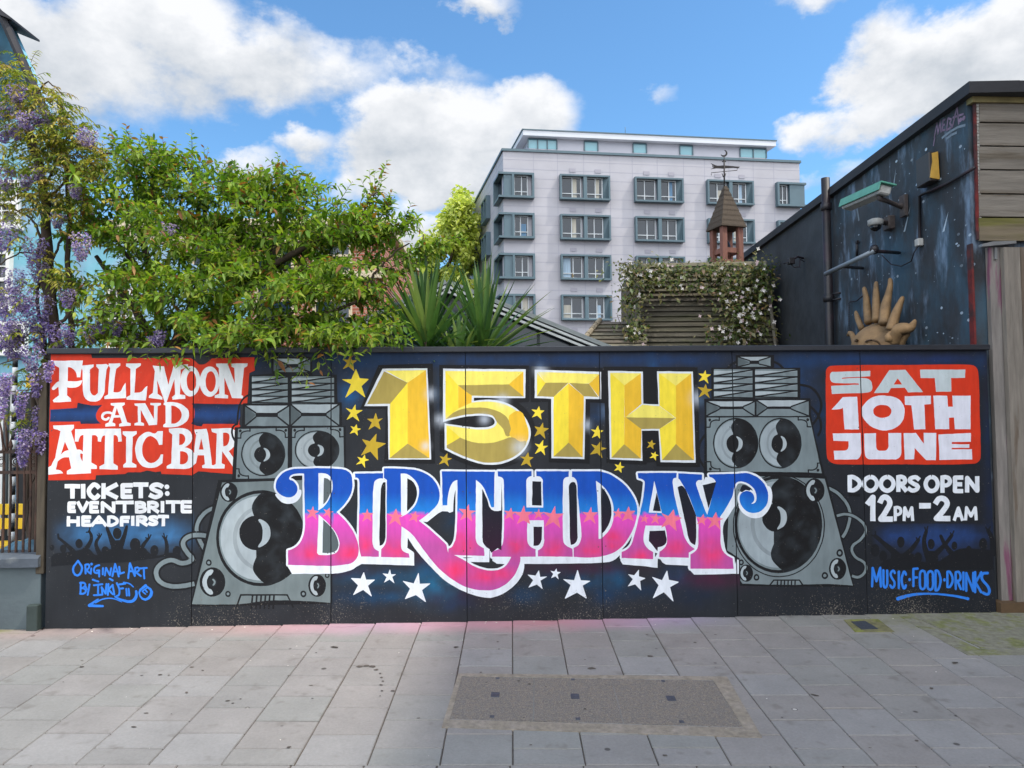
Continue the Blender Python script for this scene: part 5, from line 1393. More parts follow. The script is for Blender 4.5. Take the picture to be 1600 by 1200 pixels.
# ---------------------------------------------------------------- turquoise building on the left
def build_turquoise():
    Y = 9.6
    tq = mat('turquoise_render', rgb(122, 184, 202)[:3], .8, var=.12, scale=2.5, bump=.15, col2=rgb(150, 182, 208)[:3], patch=(.45, .6))
    tqd = mat('teal_mural', rgb(34, 82, 104)[:3], .8, var=.5, scale=3, col2=rgb(72, 150, 176)[:3], patch=(.5, .62))
    root = empty('turquoise_building', at(100, 800, Y)); root.location.z = 0; tag(root, "turquoise painted building with steep gable and white sash windows", "building")
    out = [(-420, -420), (2, 30), (41, 116), (100, 250), (152, 372), (262, 384), (264, 700), (262, 800), (-420, 800)]
    P = [at(x, y, Y) for x, y in out]
    m = MB(); m.prism(P, (0, .3, 0)); m.build('wall', tq, root)
    m = MB(); q = [at(x, y, Y + .3) for x, y in ((-420, 392), (258, 392), (260, 800), (-420, 800))]; m.prism(q, (0, 3.2, 0)); m.build('rear_range', tq, root)
    q = [at(x, y, Y - .012) for x, y in ((-40, -60), (0, 33), (39, 119), (60, 175), (-40, 200))]
    m = MB(); m.prism(q, (0, .03, 0)); m.build('painted_gable', tqd, root)
    m = MB(); v = [at(x, y, Y - .12) for x, y in ((-430, -432), (4, 26), (45, 118), (156, 372))]
    m.tube(v, .055, 6, smooth=False); m.build('verge_board', mat('verge_black', rgb(38, 38, 44)[:3], .7, var=.3, scale=5), root)
    m = MB(); a = at(-30, -8, Y - .2); b = at(16, 26, Y - .2); m.prism([a, b, b + Vector((0, 0, -.03)), a + Vector((0, 0, -.16))], (0, .6, 0)); m.build('eaves_cap', mat('verge_black'), root)
    wh = mat('sash_white', rgb(226, 226, 222)[:3], .5); gl = mat('sash_glass', rgb(60, 64, 66)[:3], .08, spec=.7)
    for x0, y0, x1, y1, nx, ny in ((170, 452, 208, 540, 3, 6), (-22, 285, 30, 352, 2, 3), (-25, 395, 16, 480, 2, 4), (-28, 505, 40, 548, 2, 2)):
        a, b = at(x0, y1, Y - .03), at(x1, y0, Y - .03); m = MB()
        cx, cz, w, h = (a.x + b.x) / 2, (a.z + b.z) / 2, b.x - a.x, b.z - a.z
        for dx in (-w / 2, w / 2): m.box((cx + dx, Y - .03, cz), (.05, .1, h + .05))
        for dz in (-h / 2, 0, h / 2): m.box((cx, Y - .028, cz + dz), (w - .05, .1, .045))
        for i in range(1, nx): m.box((cx - w / 2 + w * i / nx, Y - .025, cz), (.016, .05, h - .05))
        for j in range(1, ny):
            if j * 2 != ny: m.box((cx, Y - .026, cz - h / 2 + h * j / ny), (w - .05, .04, .016))
        f = m.build('window', wh, root)
        m = MB(); m.box((cx, Y - .005, cz), (w - .04, .016, h - .04)); m.build('pane', gl, f)
        m = MB(); m.box((cx, Y - .06, cz - h / 2 - .05), (w + .12, .14, .05), bevel=.005); m.build('sill', wh, f)
    # dark panel standing in for the shaded interior behind the railing
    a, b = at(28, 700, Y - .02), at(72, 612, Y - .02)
    m = MB(); m.box(((a.x + b.x) / 2, Y - .01, (b.z + .1) / 2), (b.x - a.x, .04, b.z - .1)); m.build('shaded_doorway', mat('doorway_shade', rgb(22, 24, 28)[:3], .6), root)
build_turquoise()

# ---------------------------------------------------------------- yard things seen through the railing
def build_yard():
    Y = 8.9
    yl = mat('yellow_paint', rgb(226, 186, 36)[:3], .5, var=.1, scale=5)
    a, b = at(42, 606, Y), at(120, 585, Y)
    m = MB(); m.box(((a.x + b.x) / 2, Y, (a.z + b.z) / 2), (b.x - a.x, .05, b.z - a.z), bevel=.006)
    root = empty('yellow_sign_band', ((a.x + b.x) / 2, Y, a.z)); tag(root, "yellow striped board under the wisteria behind the railing", "sign")
    m.build('board', yl, root)
    m = MB()
    for i in range(9):
        x = a.x + (b.x - a.x) * (.05 + .1 * i); m.prism([Vector((x, Y - .027, b.z - .07)), Vector((x + .02, Y - .027, b.z - .07)), Vector((x + .055, Y - .027, b.z - .005)), Vector((x + .035, Y - .027, b.z - .005))], (0, .003, 0))
    m.build('stripes', mat('sign_black', rgb(24, 24, 26)[:3], .6), root)
    for x in (a.x + .06, b.x - .06):
        m = MB(); m.box((x, Y + .06, a.z / 2), (.05, .05, a.z)); m.build('leg', mat('sign_black'), root)
    # striped pole
    Y2 = 7.7; t, bt = at(24, 560, Y2), at(24, 790, Y2)
    root = empty('striped_pole', (t.x, Y2, 0)); tag(root, "slim black and white striped pole behind the railing", "pole")
    m = MB(); n = 26
    for i in range(n):
        z0 = t.z * i / n; z1 = t.z * (i + 1) / n
        m.tube([(t.x, Y2, z0), (t.x, Y2, z1)], .026, 10, mi=i % 2)
    m.build('pole', [mat('stripe_white', rgb(220, 222, 222)[:3], .5), mat('stripe_black', rgb(26, 28, 32)[:3], .5)], root)
    m = MB(); m.tube([(t.x, Y2, t.z), (t.x, Y2, t.z + .03), (t.x, Y2, t.z + .07)], [.035, .04, .01], 10); m.build('finial', mat('stripe_black'), root)
    # white gazebo side
    Y3 = 8.5; a, b = at(-60, 700, Y3), at(19, 590, Y3)
    root = empty('white_screen', ((a.x + b.x) / 2, Y3, 0)); tag(root, "white panelled screen standing behind the left railing", "screen")
    m = MB(); m.box(((a.x + b.x) / 2, Y3, b.z / 2 + .25), (b.x - a.x, .04, b.z - .5)); m.build('panel', mat('screen_white', rgb(222, 224, 222)[:3], .6, var=.06), root)
    m = MB()
    for x in (a.x + .03, (a.x + b.x) / 2, b.x - .03): m.box((x, Y3 - .03, b.z / 2), (.05, .05, b.z))
    m.box(((a.x + b.x) / 2, Y3 - .031, b.z - .02), (b.x - a.x - .12, .04, .05)); m.build('frame', mat('screen_frame', rgb(60, 66, 70)[:3], .6), root)
    # yellow picnic bench
    Y4 = 8.1; c = at(38, 760, Y4)
    root = empty('yellow_bench', (c.x, Y4, 0)); tag(root, "yellow painted bench half hidden behind the rusty railing", "bench")
    m = MB()
    for k in range(3): m.box((c.x, Y4 - .12 + .12 * k, .46), (1.3, .1, .04), bevel=.005)
    m.build('seat', yl, root)
    m = MB()
    for k in range(2): m.box((c.x, Y4 + .22, .66 + .16 * k), (1.3, .035, .12), bevel=.005)
    m.build('backrest', yl, root)
    for sx in (-.55, .55):
        m = MB(); m.box((c.x + sx, Y4 - .13, .22), (.06, .06, .44)); m.box((c.x + sx, Y4 + .2, .42), (.06, .06, .84)); m.build('leg', yl, root)
    # blue tarpaulin
    m = MB(); rs = random.Random(4); c = at(40, 838, 6.95); nx, ny = 14, 8
    vs = [(c.x - .28 + .56 * i / nx, c.y - .15 + .35 * j / ny, .58 + .13 * math.sin(2.9 * i / nx) * math.sin(3 * j / ny) + rs.uniform(-.012, .012)) for j in range(ny + 1) for i in range(nx + 1)]
    fs = [(j * (nx + 1) + i, j * (nx + 1) + i + 1, (j + 1) * (nx + 1) + i + 1, (j + 1) * (nx + 1) + i) for j in range(ny) for i in range(nx)]
    m.mesh(vs, fs); m.mesh([(v[0], v[1], v[2] - .02) for v in vs], [tuple(reversed(f)) for f in fs])
    m.box((c.x, c.y + .03, .36), (.5, .3, .34))
    tag(m.build('covered_crate', mat('tarp_blue', rgb(74, 108, 128)[:3], .5, var=.25, scale=6)), "crate under a dull blue sheet behind the railing", "crate")
build_yard()

# ---------------------------------------------------------------- left low wall and railing
def build_left_wall():
    rm = Matrix((WE, -WN, Vector((0, 0, 1)))).transposed()
    ue = wu(wall_pt(62, 900)); ul = ue - 3.0; zc0, zc1 = wall_pt(30, 886).z, wall_pt(30, 867).z
    gy = mat('grey_masonry_paint', rgb(84, 96, 100)[:3], .75, var=.12, scale=3, bump=.15, bscale=25, col2=rgb(76, 86, 92)[:3])
    root = empty('low_wall', P3(ue - .3, 0, -.1), R(3.4)); tag(root, "low grey painted wall with rounded coping at the left end of the hoarding", "wall")
    m = MB(); m.box(P3((ue + ul) / 2, (zc0 - .2) / 2, -.14), (ue - ul, .24, zc0 + .2), rm, .004); m.build('body', gy, root)
    m = MB(); q = [P3(ul, zc0, .03), P3(ul, zc1 - .03, .03), P3(ul, zc1, -.02), P3(ul, zc1, -.26), P3(ul, zc1 - .03, -.31), P3(ul, zc0, -.31)]
    m.prism(q, WE * (ue - ul)); m.build('coping', mat('coping_grey', rgb(72, 80, 90)[:3], .7, var=.25, scale=5, bump=.3, bscale=20, col2=rgb(104, 110, 114)[:3], patch=(.58, .66)), root)
    m = MB(); m.box(P3(ue - .03, .12, .02), (.09, .07, .26), rm, .006); m.build('corner_stub', mat('stub_green', rgb(48, 60, 58)[:3], .7, var=.3, scale=8), root)
    # gatepost between wall and hoarding
    a = wall_pt(66, 575)
    m = MB(); m.box(P3(wu(a), a.z / 2 + .25, -.05), (.07, .08, a.z - .5), rm, .006)
    tag(m.build('wooden_post', mat('old_post', rgb(74, 66, 54)[:3], .85, var=.35, scale=4, stretch=(6, 6, 1), bump=.3)), "weathered square post between the railing and the hoarding", "post")
    # iron railing
    rust = mat('rusty_iron', rgb(86, 64, 54)[:3], .8, metal=.2, var=.4, scale=14, col2=rgb(52, 44, 42)[:3], bump=.2)
    root = empty('iron_railing', P3(ue - .3, zc1, -.12), R(3.4)); tag(root, "rusty wrought iron railing with scrolls and spear tips on the low wall", "railing")
    out = -.12
    zt = on_plane(20, 692, WP + WN * out, WN).z
    pz = lambda y: on_plane(20, y, WP + WN * out, WN).z
    for k, x in enumerate((-38, -27, -16, -6, 5, 15.5, 26, 37, 47, 56)):
        u = wu(on_plane(x, 800, WP + WN * out, WN)); tip = pz(688) + (.02 if k % 2 else -.02)
        m = MB(); m.tube([P3(u, zc1 - .02, out), P3(u + .004, (zc1 + tip) / 2, out), P3(u - .004, tip - .09, out), P3(u - .004, tip - .07, out), P3(u - .004, tip, out)], [.011, .010, .010, .019, .002], 6, smooth=False)
        m.build('bar', rust, root)
    for y in (706, 738):
        m = MB(); m.box(P3((ue + ul) / 2 - .02, pz(y), out), (ue - ul - .1, .014, .028), rm); m.build('rail', rust, root)
    for x in (-20, 2, 25, 52):
        c = on_plane(x, 722, WP + WN * out, WN); pts = []
        for i in range(26):
            t = i / 25; r = .045 * (1 - .62 * t); a_ = 4.2 * math.pi * t * .8 + 1.0
            pts.append(c + WE * r * math.cos(a_) + Vector((0, 0, r * math.sin(a_))))
        m = MB(); m.tube(pts, .0055, 5); m.build('scroll', rust, root)
    for x0, x1 in ((-30, -45), (-8, -22), (6, -5), (12, 4)):       # splayed bars above the top rail
        a, b = on_plane(x0, 706, WP + WN * out, WN), on_plane(x1, 640, WP + WN * out, WN)
        m = MB(); m.tube([a, (a + b) / 2 + WE * .01, b], [.01, .009, .003], 5); m.build('splayed_bar', rust, root)
build_left_wall()
# ---------------------------------------------------------------- glazed roof, slatted roofs, bell turret
WOOD_ST = dict(stretch=(1, 1, 9))
def build_conservatory():
    Y = 9.4
    root = empty('glazed_lean_to', at(760, 560, Y)); root.location.z = 0; tag(root, "dark glazed gable with pale grey sloping roof edges behind the yuccas", "outbuilding")
    ap, lb, rb = at(700, 446, Y), at(556, 512, Y), at(952, 548, Y)
    gl = mat('smoked_glass', rgb(38, 46, 56)[:3], .12, spec=.7, var=.3, scale=2)
    rf = mat('lead_grey_roof', rgb(122, 130, 132)[:3], .6, var=.2, scale=3, bump=.1)
    m = MB(); b0 = Vector((lb.x, Y, 0)); b1 = Vector((rb.x, Y, 0)); m.prism([b0, b1, rb, ap, lb], (0, .03, 0)); m.build('glass_gable', gl, root)
    m = MB(); d = Vector((0, 3.5, 0)); o = Vector((0, -.16, 0))
    for a, b in ((ap, rb), (lb, ap)):
        ext = (b - a).normalized() * .06; nn = Vector((-(b - a).z, 0, (b - a).x)).normalized() * .05
        m.prism([a + o, b + o + (ext if b is rb else Vector()), b + o + nn + (ext if b is rb else Vector()), a + o + nn], d)
    m.build('roof', rf, root)
    m = MB()
    for a, b in ((ap, rb), (lb, ap)):
        nn = Vector((-(b - a).z, 0, (b - a).x)).normalized()
        for k in range(2): m.prism([a + o * 1.1 - nn * (.05 + .06 * k), b + o * 1.1 - nn * (.05 + .06 * k), b + o * 1.1 - nn * (.02 + .06 * k), a + o * 1.1 - nn * (.02 + .06 * k)], (0, .06, 0))
    m.build('barge_trim', mat('pale_trim', rgb(176, 182, 184)[:3], .6, var=.15, scale=6), root)
    m = MB()
    for t in (.18, .36, .56, .76):
        p = ap.lerp(rb, t); m.box((p.x, Y - .03, (p.z) / 2), (.035, .04, p.z - .02))
    m.build('glazing_bars', mat('bar_dark', rgb(52, 58, 62)[:3], .6), root)
build_conservatory()

def slats(m, L0, R0, L1, R1, n, th, rs, lap=1.25, out=Vector((0, -1, 0))):
    """n overlapping boards from the lower edge L0-R0 to the upper edge L1-R1"""
    for i in range(n):
        t0, t1 = i / n, min(1.0, (i + lap) / n)
        a, b = L0.lerp(L1, t0), R0.lerp(R1, t0); c, d = R0.lerp(R1, t1), L0.lerp(L1, t1)
        j = rs.uniform(-.004, .004); k = rs.uniform(.8, 1.25)
        a2, b2 = a + out * (th * 1.2 + j), b + out * (th * 1.2 - j)
        vs = [a, b, c, d, a2, b2, c + out * .004, d + out * .004]
        col = (k, k * rs.uniform(.95, 1.05), k * rs.uniform(.9, 1.05), 1)
        m.mesh(vs, [(4, 5, 6, 7), (0, 1, 5, 4), (1, 2, 6, 5), (3, 0, 4, 7)], col=tuple(SLAT[q] * col[q] for q in range(3)) + (1,))
SLAT = rgb(92, 86, 74)[:3]
slat_m = mat('slat_wood', attr='tint', rough=.9, var=.4, scale=5, bump=.3, stretch=(.5, 1, 4), col2=rgb(84, 84, 58)[:3], patch=(.58, .74))

def build_slatted():
    rs = random.Random(21); Y = 11.6
    root = empty('shingled_roof', at(960, 560, Y)); root.location.z = 0; tag(root, "low brown shingled hip roof between the glazed gable and the creeper", "roof")
    L0, R0 = at(898, 550, Y), at(1010, 550, Y); L1, R1 = at(937, 503, Y + .8), at(1010, 503, Y + .8)
    m = MB(); slats(m, L0, R0, L1, R1, 8, .03, rs, out=Vector((0, -.8, .6))); m.build('shingles', slat_m, root, fix=False)
    m = MB(); m.prism([L0, L1, L1 + Vector((0, 3, 0)), L0 + Vector((0, 4, 0))], (.03, 0, 0)); m.build('hip_side', slat_m if False else mat('roof_side', rgb(86, 78, 62)[:3], .9, var=.3, scale=5), root)
    m = MB()
    for i in range(6):
        a, b = L0.lerp(L1, i / 6), L0.lerp(L1, (i + 1.1) / 6); m.tube([a + Vector((0, -.03, .03)), b + Vector((0, -.03, .03))], [.05, .04], 7, smooth=False)
    m.build('hip_tile', mat('hip_tiles', rgb(128, 118, 100)[:3], .9, var=.3, scale=8), root)
    # slatted turret wall
    Y = 12.2
    root = empty('slatted_turret', at(1100, 560, Y)); root.location.z = 0; tag(root, "tall weathered slatted timber turret draped with white flowering creeper", "outbuilding")
    L0, R0 = at(1003, 552, Y), at(1217, 552, Y); L1, R1 = at(1001, 412, Y + .45), at(1196, 408, Y + .45)
    m = MB(); slats(m, L0, R0, L1, R1, 18, .045, rs, out=Vector((0, -.95, .3))); m.build('slatted_face', slat_m, root, fix=False)
    m = MB(); m.prism([Vector((L0.x, Y + .1, 0)), Vector((R0.x, Y + .1, 0)), R0 + Vector((0, .1, 0)), R1 + Vector((0, .1, 0)), L1 + Vector((0, .1, 0)), L0 + Vector((0, .1, 0))], (0, 2.2, 0)); m.build('core', mat('roof_side'), root)
    m = MB(); a, b = at(999, 552, Y - .12), at(999, 470, Y - .12); m.box((a.x, a.y, (a.z + b.z) / 2), (.05, .06, b.z - a.z)); m.build('corner_post', mat('grey_post', rgb(130, 124, 112)[:3], .9, var=.2, scale=6), root)
    a, b = at(1213.5, 552, Y - .1), at(1195, 408, Y + .33)
    m = MB(); m.tube([a, a.lerp(b, .5) , b], .028, 4, smooth=False); m.build('edge_trim', mat('grey_post'), root)
build_slatted()

def build_cupola():
    Y = 13.2; c = at(1135.5, 405, Y); rz = R(17)
    rot = Matrix.Rotation(rz, 3, 'Z')
    root = empty('bell_turret', (c.x, Y, c.z - .25), rz); tag(root, "little wooden bell turret with stepped shingle spire above the creeper", "turret")
    post = mat('turret_redwood', rgb(122, 82, 70)[:3], .8, var=.3, scale=7, stretch=(3, 3, .6), bump=.2)
    ze = at(1135, 356, Y).z; zb = c.z - .35; za = at(1132, 291, Y).z
    hw = .205
    for sx in (-1, 1):
        for sy in (-1, 1):
            m = MB(); p = rot @ Vector((sx * (hw - .04), sy * (hw - .04), 0)); m.box((c.x + p.x, Y + p.y, (zb + ze) / 2), (.10, .10, ze - zb + .02), rot, .008); m.build('post', post, root)
    m = MB()
    zr = at(1135, 394, Y).z
    for sy in (-1, 1): p = rot @ Vector((0, sy * hw * .8, 0)); m.box((c.x + p.x, Y + p.y, zr), (hw * 2 - .2, .04, .09), rot)
    for sx in (-1, 1): p = rot @ Vector((sx * hw * .8, 0, 0)); m.box((c.x + p.x, Y + p.y, zr), (.04, hw * 2 - .2, .09), rot)
    m.build('rail', post, root)
    m = MB(); m.tube([(c.x, Y, zr + .02), (c.x, Y, zr + .05), (c.x, Y, zr + .15), (c.x, Y, zr + .22)], [.09, .085, .06, .02], 12); m.build('bell', mat('bell_dark', rgb(44, 44, 48)[:3], .5, metal=.5), root)
    m = MB(); m.box((c.x, Y, c.z - .2), (hw * 2.1, hw * 2.1, .3), rot); m.build('floor', post, root)
    # stepped spire
    m = MB(); n = 8; rs = random.Random(5)
    for i in range(n):
        t0, t1 = i / n, (i + 1.12) / n
        w0 = .235 * (1 - t0) + .022; w1 = .235 * (1 - t1) + .02
        z0, z1 = ze - .03 + (za - ze + .03) * t0, ze - .03 + (za - ze + .03) * min(1, t1)
        vs = [Vector((c.x, Y, 0)) + rot @ Vector((sx * w, sy * w, 0)) + Vector((0, 0, z)) for w, z in ((w0, z0), (w0 * .985, z0 + .03), (max(.02, w1), z1)) for sx, sy in ((-1, -1), (1, -1), (1, 1), (-1, 1))]
        k = rs.uniform(.85, 1.15); col = tuple(v * k for v in rgb(66, 56, 45)[:3]) + (1,)
        fs = [(0, 1, 2, 3)]
        for r in range(2):
            for q in range(4): fs.append((r * 4 + q, r * 4 + (q + 1) % 4, r * 4 + 4 + (q + 1) % 4, r * 4 + 4 + q))
        m.mesh(vs, fs, col=col)
    m.build('spire', mat('shingle_dark', attr='tint', rough=.9, var=.35, scale=16, bump=.4, stretch=(3, 3, 1)), root)
    # weather vane: a thing of its own standing on the spire
    ir = mat('vane_iron', rgb(54, 50, 50)[:3], .6, metal=.5, var=.2)
    v = empty('weather_vane', (c.x, Y, za)); tag(v, "iron weather vane with toothed fish and crescent moon on the spire", "weather vane")
    px = lambda x, y: at(x, y, Y)
    m = MB(); m.tube([px(1131.8, 296), px(1131.5, 250)], .014, 6); m.tube([px(1128, 271), px(1130, 276), px(1132, 277), px(1134, 271)], .008, 5); m.tube([px(1128.5, 253), px(1131.5, 250), px(1134, 253)], .01, 5); m.build('rod', ir, v)
    m = MB()
    fish = [(1111, 255), (1120, 259), (1130, 258.4), (1140, 259), (1150, 260), (1156.5, 260.5), (1154, 262.5), (1146, 261.8), (1136, 262.4), (1130, 263), (1120, 262.5), (1111, 264), (1116, 261.3), (1113, 260), (1117, 259.6)]
    m.prism([px(x, y) for x, y in fish], (0, .02, 0))
    for x in (1113, 1116, 1119, 1122): m.prism([px(x, 257.2 + (x - 1113) * .2), px(x + 2.2, 257.6 + (x - 1113) * .2), px(x + 1.1, 260.4)], (0, .015, 0))
    m.build('fish', ir, v)
    m = MB(); m.tube([px(1111.5, 274), px(1111.5, 270), px(1131, 268), px(1152, 266), px(1152, 262.5)], .006, 4); m.build('arm', ir, v)
    m = MB(); cc = (1131.5, 239.5); pts = []
    outer = [(cc[0] + 5.2 * math.cos(R(a)), cc[1] + 5.2 * math.sin(R(a))) for a in range(-85, 160, 14)]
    inner = [(cc[0] - 1.3 + 4.3 * math.cos(R(a)), cc[1] - 1.3 + 4.3 * math.sin(R(a))) for a in range(140, -66, -14)]
    m.prism([px(x, y) for x, y in outer + inner], (0, .02, 0)); m.tube([px(1131.5, 250), px(1131.5, 244.7)], .007, 5); m.build('moon', ir, v)
build_cupola()

# ---------------------------------------------------------------- dark building on the right
RP = at(1527, 600, 6.96); RP.z = 0
RD = Vector((.024, 1, 0)).normalized(); RN = Vector((-RD.y, RD.x, 0))
def rw(px, py, pr=0.0): return on_plane(px, py, RP + RN * pr, RN)
def build_right():
    root = empty('black_rendered_building', (RP.x + 1, RP.y + 2, 0)); tag(root, "dark rendered building painted as a starry night sky with weathered boarded front", "building")
    zt = rw(1519, 150).z; far = (rw(1150, 410) - RP).dot(RD) + 1.5
    def P(s, z, pr=0.0): return RP + RD * s + Vector((0, 0, z)) + RN * pr
    # wall with painted night sky
    m0 = bpy.data.materials.new('night_sky_render'); m0.use_nodes = True; nt = m0.node_tree; N, L = nt.nodes, nt.links; bs = N['Principled BSDF']
    tc = N.new('ShaderNodeTexCoord')
    def ns(sc, det, st=(1, 1, 1)):
        mp = N.new('ShaderNodeMapping'); mp.inputs['Scale'].default_value = st; L.new(tc.outputs['Object'], mp.inputs[0])
        n = N.new('ShaderNodeTexNoise'); n.inputs['Scale'].default_value = sc; n.inputs['Detail'].default_value = det; n.inputs['Roughness'].default_value = .62; L.new(mp.outputs[0], n.inputs['Vector']); return n
    def mr(v, a, b, c, d):
        n = N.new('ShaderNodeMapRange'); n.interpolation_type = 'SMOOTHSTEP'; L.new(v, n.inputs['Value'])
        for k, q in zip(('From Min', 'From Max', 'To Min', 'To Max'), (a, b, c, d)): n.inputs[k].default_value = q
        return n.outputs[0]
    def mx(kind, f, a, b):
        n = N.new('ShaderNodeMix'); n.data_type = 'RGBA'; n.blend_type = kind
        for i, v in ((0, f), (6, a), (7, b)):
            if isinstance(v, (int, float)): n.inputs[i].default_value = v
            elif isinstance(v, tuple): n.inputs[i].default_value = v
            else: L.new(v, n.inputs[i])
        return n.outputs[2]
    sp = N.new('ShaderNodeSeparateXYZ'); L.new(tc.outputs['Object'], sp.inputs[0])
    yb = RP.y + (rw(1310, 450) - RP).dot(RD)                       # the painted part ends at the pipe
    near = mr(sp.outputs[1], yb + .12, yb - .05, 0, 1)
    c = mx('MIX', 1.0, rgb(49, 53, 58), rgb(49, 53, 58))
    c = mx('MULTIPLY', 1.0, c, mr(ns(3, 8).outputs['Fac'], .3, .7, .7, 1.25))
    neb = N.new('ShaderNodeMath'); neb.operation = 'MULTIPLY'; L.new(mr(ns(1.5, 7, (1, 1, .55)).outputs['Fac'], .44, .68, 0, .75), neb.inputs[0]); L.new(near, neb.inputs[1])
    c = mx('MIX', neb.outputs[0], c, rgb(54, 88, 108))
    neb2 = N.new('ShaderNodeMath'); neb2.operation = 'MULTIPLY'; L.new(mr(ns(4.5, 8, (1, 1, .3)).outputs['Fac'], .51, .72, 0, .85), neb2.inputs[0]); L.new(near, neb2.inputs[1])
    c = mx('MIX', neb2.outputs[0], c, rgb(128, 150, 174))
    L.new(c, bs.inputs['Base Color']); bs.inputs['Roughness'].default_value = .72
    b = N.new('ShaderNodeBump'); b.inputs['Strength'].default_value = .35; b.inputs['Distance'].default_value = .012; L.new(ns(9, 9).outputs['Fac'], b.inputs['Height']); L.new(b.outputs[0], bs.inputs['Normal'])
    MATS['night_sky_render'] = m0
    m = MB()
    a = P(0, -.3); W = 7.0
    fr = Vector((1, .0594, 0)).normalized()
    pts = [P(0, -.3), P(far, -.3), P(far, -.3) + fr * W, P(0, -.3) + fr * W]
    m.prism(pts, (0, 0, zt + .3)); m.build('wall', m0, root)
    # stars and streaks of paint
    m = MB(); rs = random.Random(31)
    def dot(s, z, r, rz): 
        m.face([P(s + r * math.cos(t), z + rz * math.sin(t), .0025) for t in [2 * math.pi * k / 8 for k in range(8)]])
    for _ in range(115):
        px, py = rs.uniform(1305, 1520), rs.uniform(185, 540); p = rw(px, py); s = (p - RP).dot(RD)
        if p.z > zt - .1 or s < .05: continue
        r = rs.choice((.004, .005, .006, .008, .012)) * rs.uniform(.7, 1.1); dot(s, p.z, r * 2.0, r * rs.choice((.8, 1, 1.4)))
    for px, py in ((1501, 229), (1469, 280), (1443, 315), (1425, 250), (1401, 252), (1503, 415), (1516, 367), (1498, 366), (1522, 413), (1521, 458), (1503, 489), (1514, 500), (1448, 512)):
        p = rw(px, py); dot((p - RP).dot(RD), p.z, .026, .015)
    for x0, y0, x1, y1 in ((1413, 362, 1423, 320), (1474, 362, 1482, 330), (1342, 345, 1336, 300), (1432, 290, 1438, 270), (1396, 293, 1400, 262)):
        a, b_ = rw(x0, y0, .0025), rw(x1, y1, .0025); d = (b_ - a).normalized(); w = RD * .02
        m.face([a - w, a + w, b_])
    m.build('painted_star', mat('star_white', rgb(150, 164, 176)[:3], .7, island=.6), root, fix=False)
    # pink graffiti tag
    m = MB(); rs = random.Random(2)
    def stroke(pts, w, mi=0):
        q = [rw(x, y, .0035) for x, y in pts]
        for i in range(len(q) - 1):
            d = (q[i + 1] - q[i]).normalized(); nn = d.cross(RN).normalized() * w; e = d * w * .4
            m.face([q[i] - nn - e, q[i] + nn - e, q[i + 1] + nn + e, q[i + 1] - nn + e], mi=mi)
    zx = lambda x, y: (1440 + x / 7.056, 130 + y / 7.056)
    for l in ([(140, 600), (170, 440), (180, 560), (205, 420), (215, 540)], [(260, 400), (235, 410), (230, 520), (260, 515)], [(232, 465), (255, 455)], [(290, 385), (275, 520)], [(290, 385), (330, 400), (310, 440), (340, 480), (280, 515)], [(340, 480), (390, 260), (410, 450)], [(345, 380), (460, 340)], [(130, 690), (145, 600)]):
        stroke([zx(x, y) for x, y in l], .010)
    for l in ([(225, 605), (320, 530), (400, 485), (480, 462)], [(275, 612), (330, 570), (385, 545)]): stroke([zx(x, y) for x, y in l], .012, 1)
    for x, y in ((432, 405), (468, 385)):
        p = rw(*zx(x, y)); s = (p - RP).dot(RD); m.face([P(s + .028 * math.cos(t), p.z + .022 * math.sin(t), .0035) for t in [2 * math.pi * k / 10 for k in range(10)]])
    m.build('graffiti_tag', [mat('tag_pink', rgb(128, 108, 130)[:3], .8, var=.35, scale=10), mat('tag_white', rgb(120, 134, 146)[:3], .8, var=.3, scale=10)], root, fix=False)
    # coping
    blk = mat('bitumen_black', rgb(42, 44, 49)[:3], .75, var=.25, scale=5, bump=.2)
    m = MB(); a = P(-.16, zt, .07); q = [a, P(far + .1, zt, .07), P(far + .1, zt, -.4), P(-.16, zt, -.4)]; m.prism(q, (0, 0, .11))
    a = P(-.16, zt, -.401); q = [a, P(.2, zt, -.401), P(.2, zt, -.401) + fr * W, a + fr * W]; m.prism(q, (0, 0, .108))
    m.build('coping', blk, root)
    m = MB(); q = [P(.2, zt - .05, -.3), P(far, zt - .05, -.3), P(far, zt - .05, -.3) + fr * (W - .4), P(.2, zt - .05, -.3) + fr * (W - .4)]; m.prism(q, (0, 0, .08)); m.build('roof', blk, root)
    # boarded front
    FP = RP + Vector((0, -.03, 0)); FN = Vector((fr.y, -fr.x, 0))
    fp = lambda px, py, pr=0.0: on_plane(px, py, FP + FN * pr, FN)
    bw = mat('weathered_board', rgb(120, 115, 107)[:3], .9, var=.30, scale=2.4, stretch=(.7, 1, 7), bump=.35, bscale=6, col2=rgb(94, 86, 74)[:3], patch=(.5, .68))
    ys = [162, 193, 229.5, 266.5, 304, 340.5, 378]
    for i in range(6):
        a, b_ = fp(1528, ys[i + 1] - 1.2), fp(1528, ys[i] + 1.2)
        m = MB(); q = [Vector((a.x, a.y, a.z)), a + fr * (W - .2), a + fr * (W - .2) + Vector((0, 0, b_.z - a.z)), Vector((a.x, a.y, b_.z))]
        m.prism(q, FN * .028)
        k = m.build('cladding_board', bw if i < 5 else mat('green_board', rgb(112, 102, 84)[:3], .9, var=.3, scale=2.4, stretch=(.7, 1, 7), bump=.35, col2=rgb(100, 98, 50)[:3], patch=(.48, .7)), root)
    m = MB(); a = fp(1520, 159, .05); m.prism([a, a + fr * W, a + fr * W + Vector((0, 0, .055)), a + Vector((0, 0, .055))], FN * -.09); m.build('fascia_board', mat('fascia_lichen', rgb(126, 116, 78)[:3], .9, var=.3, scale=5), root)
    red = mat('red_trim', rgb(104, 28, 26)[:3], .7, var=.5, scale=12, col2=rgb(60, 34, 36)[:3])
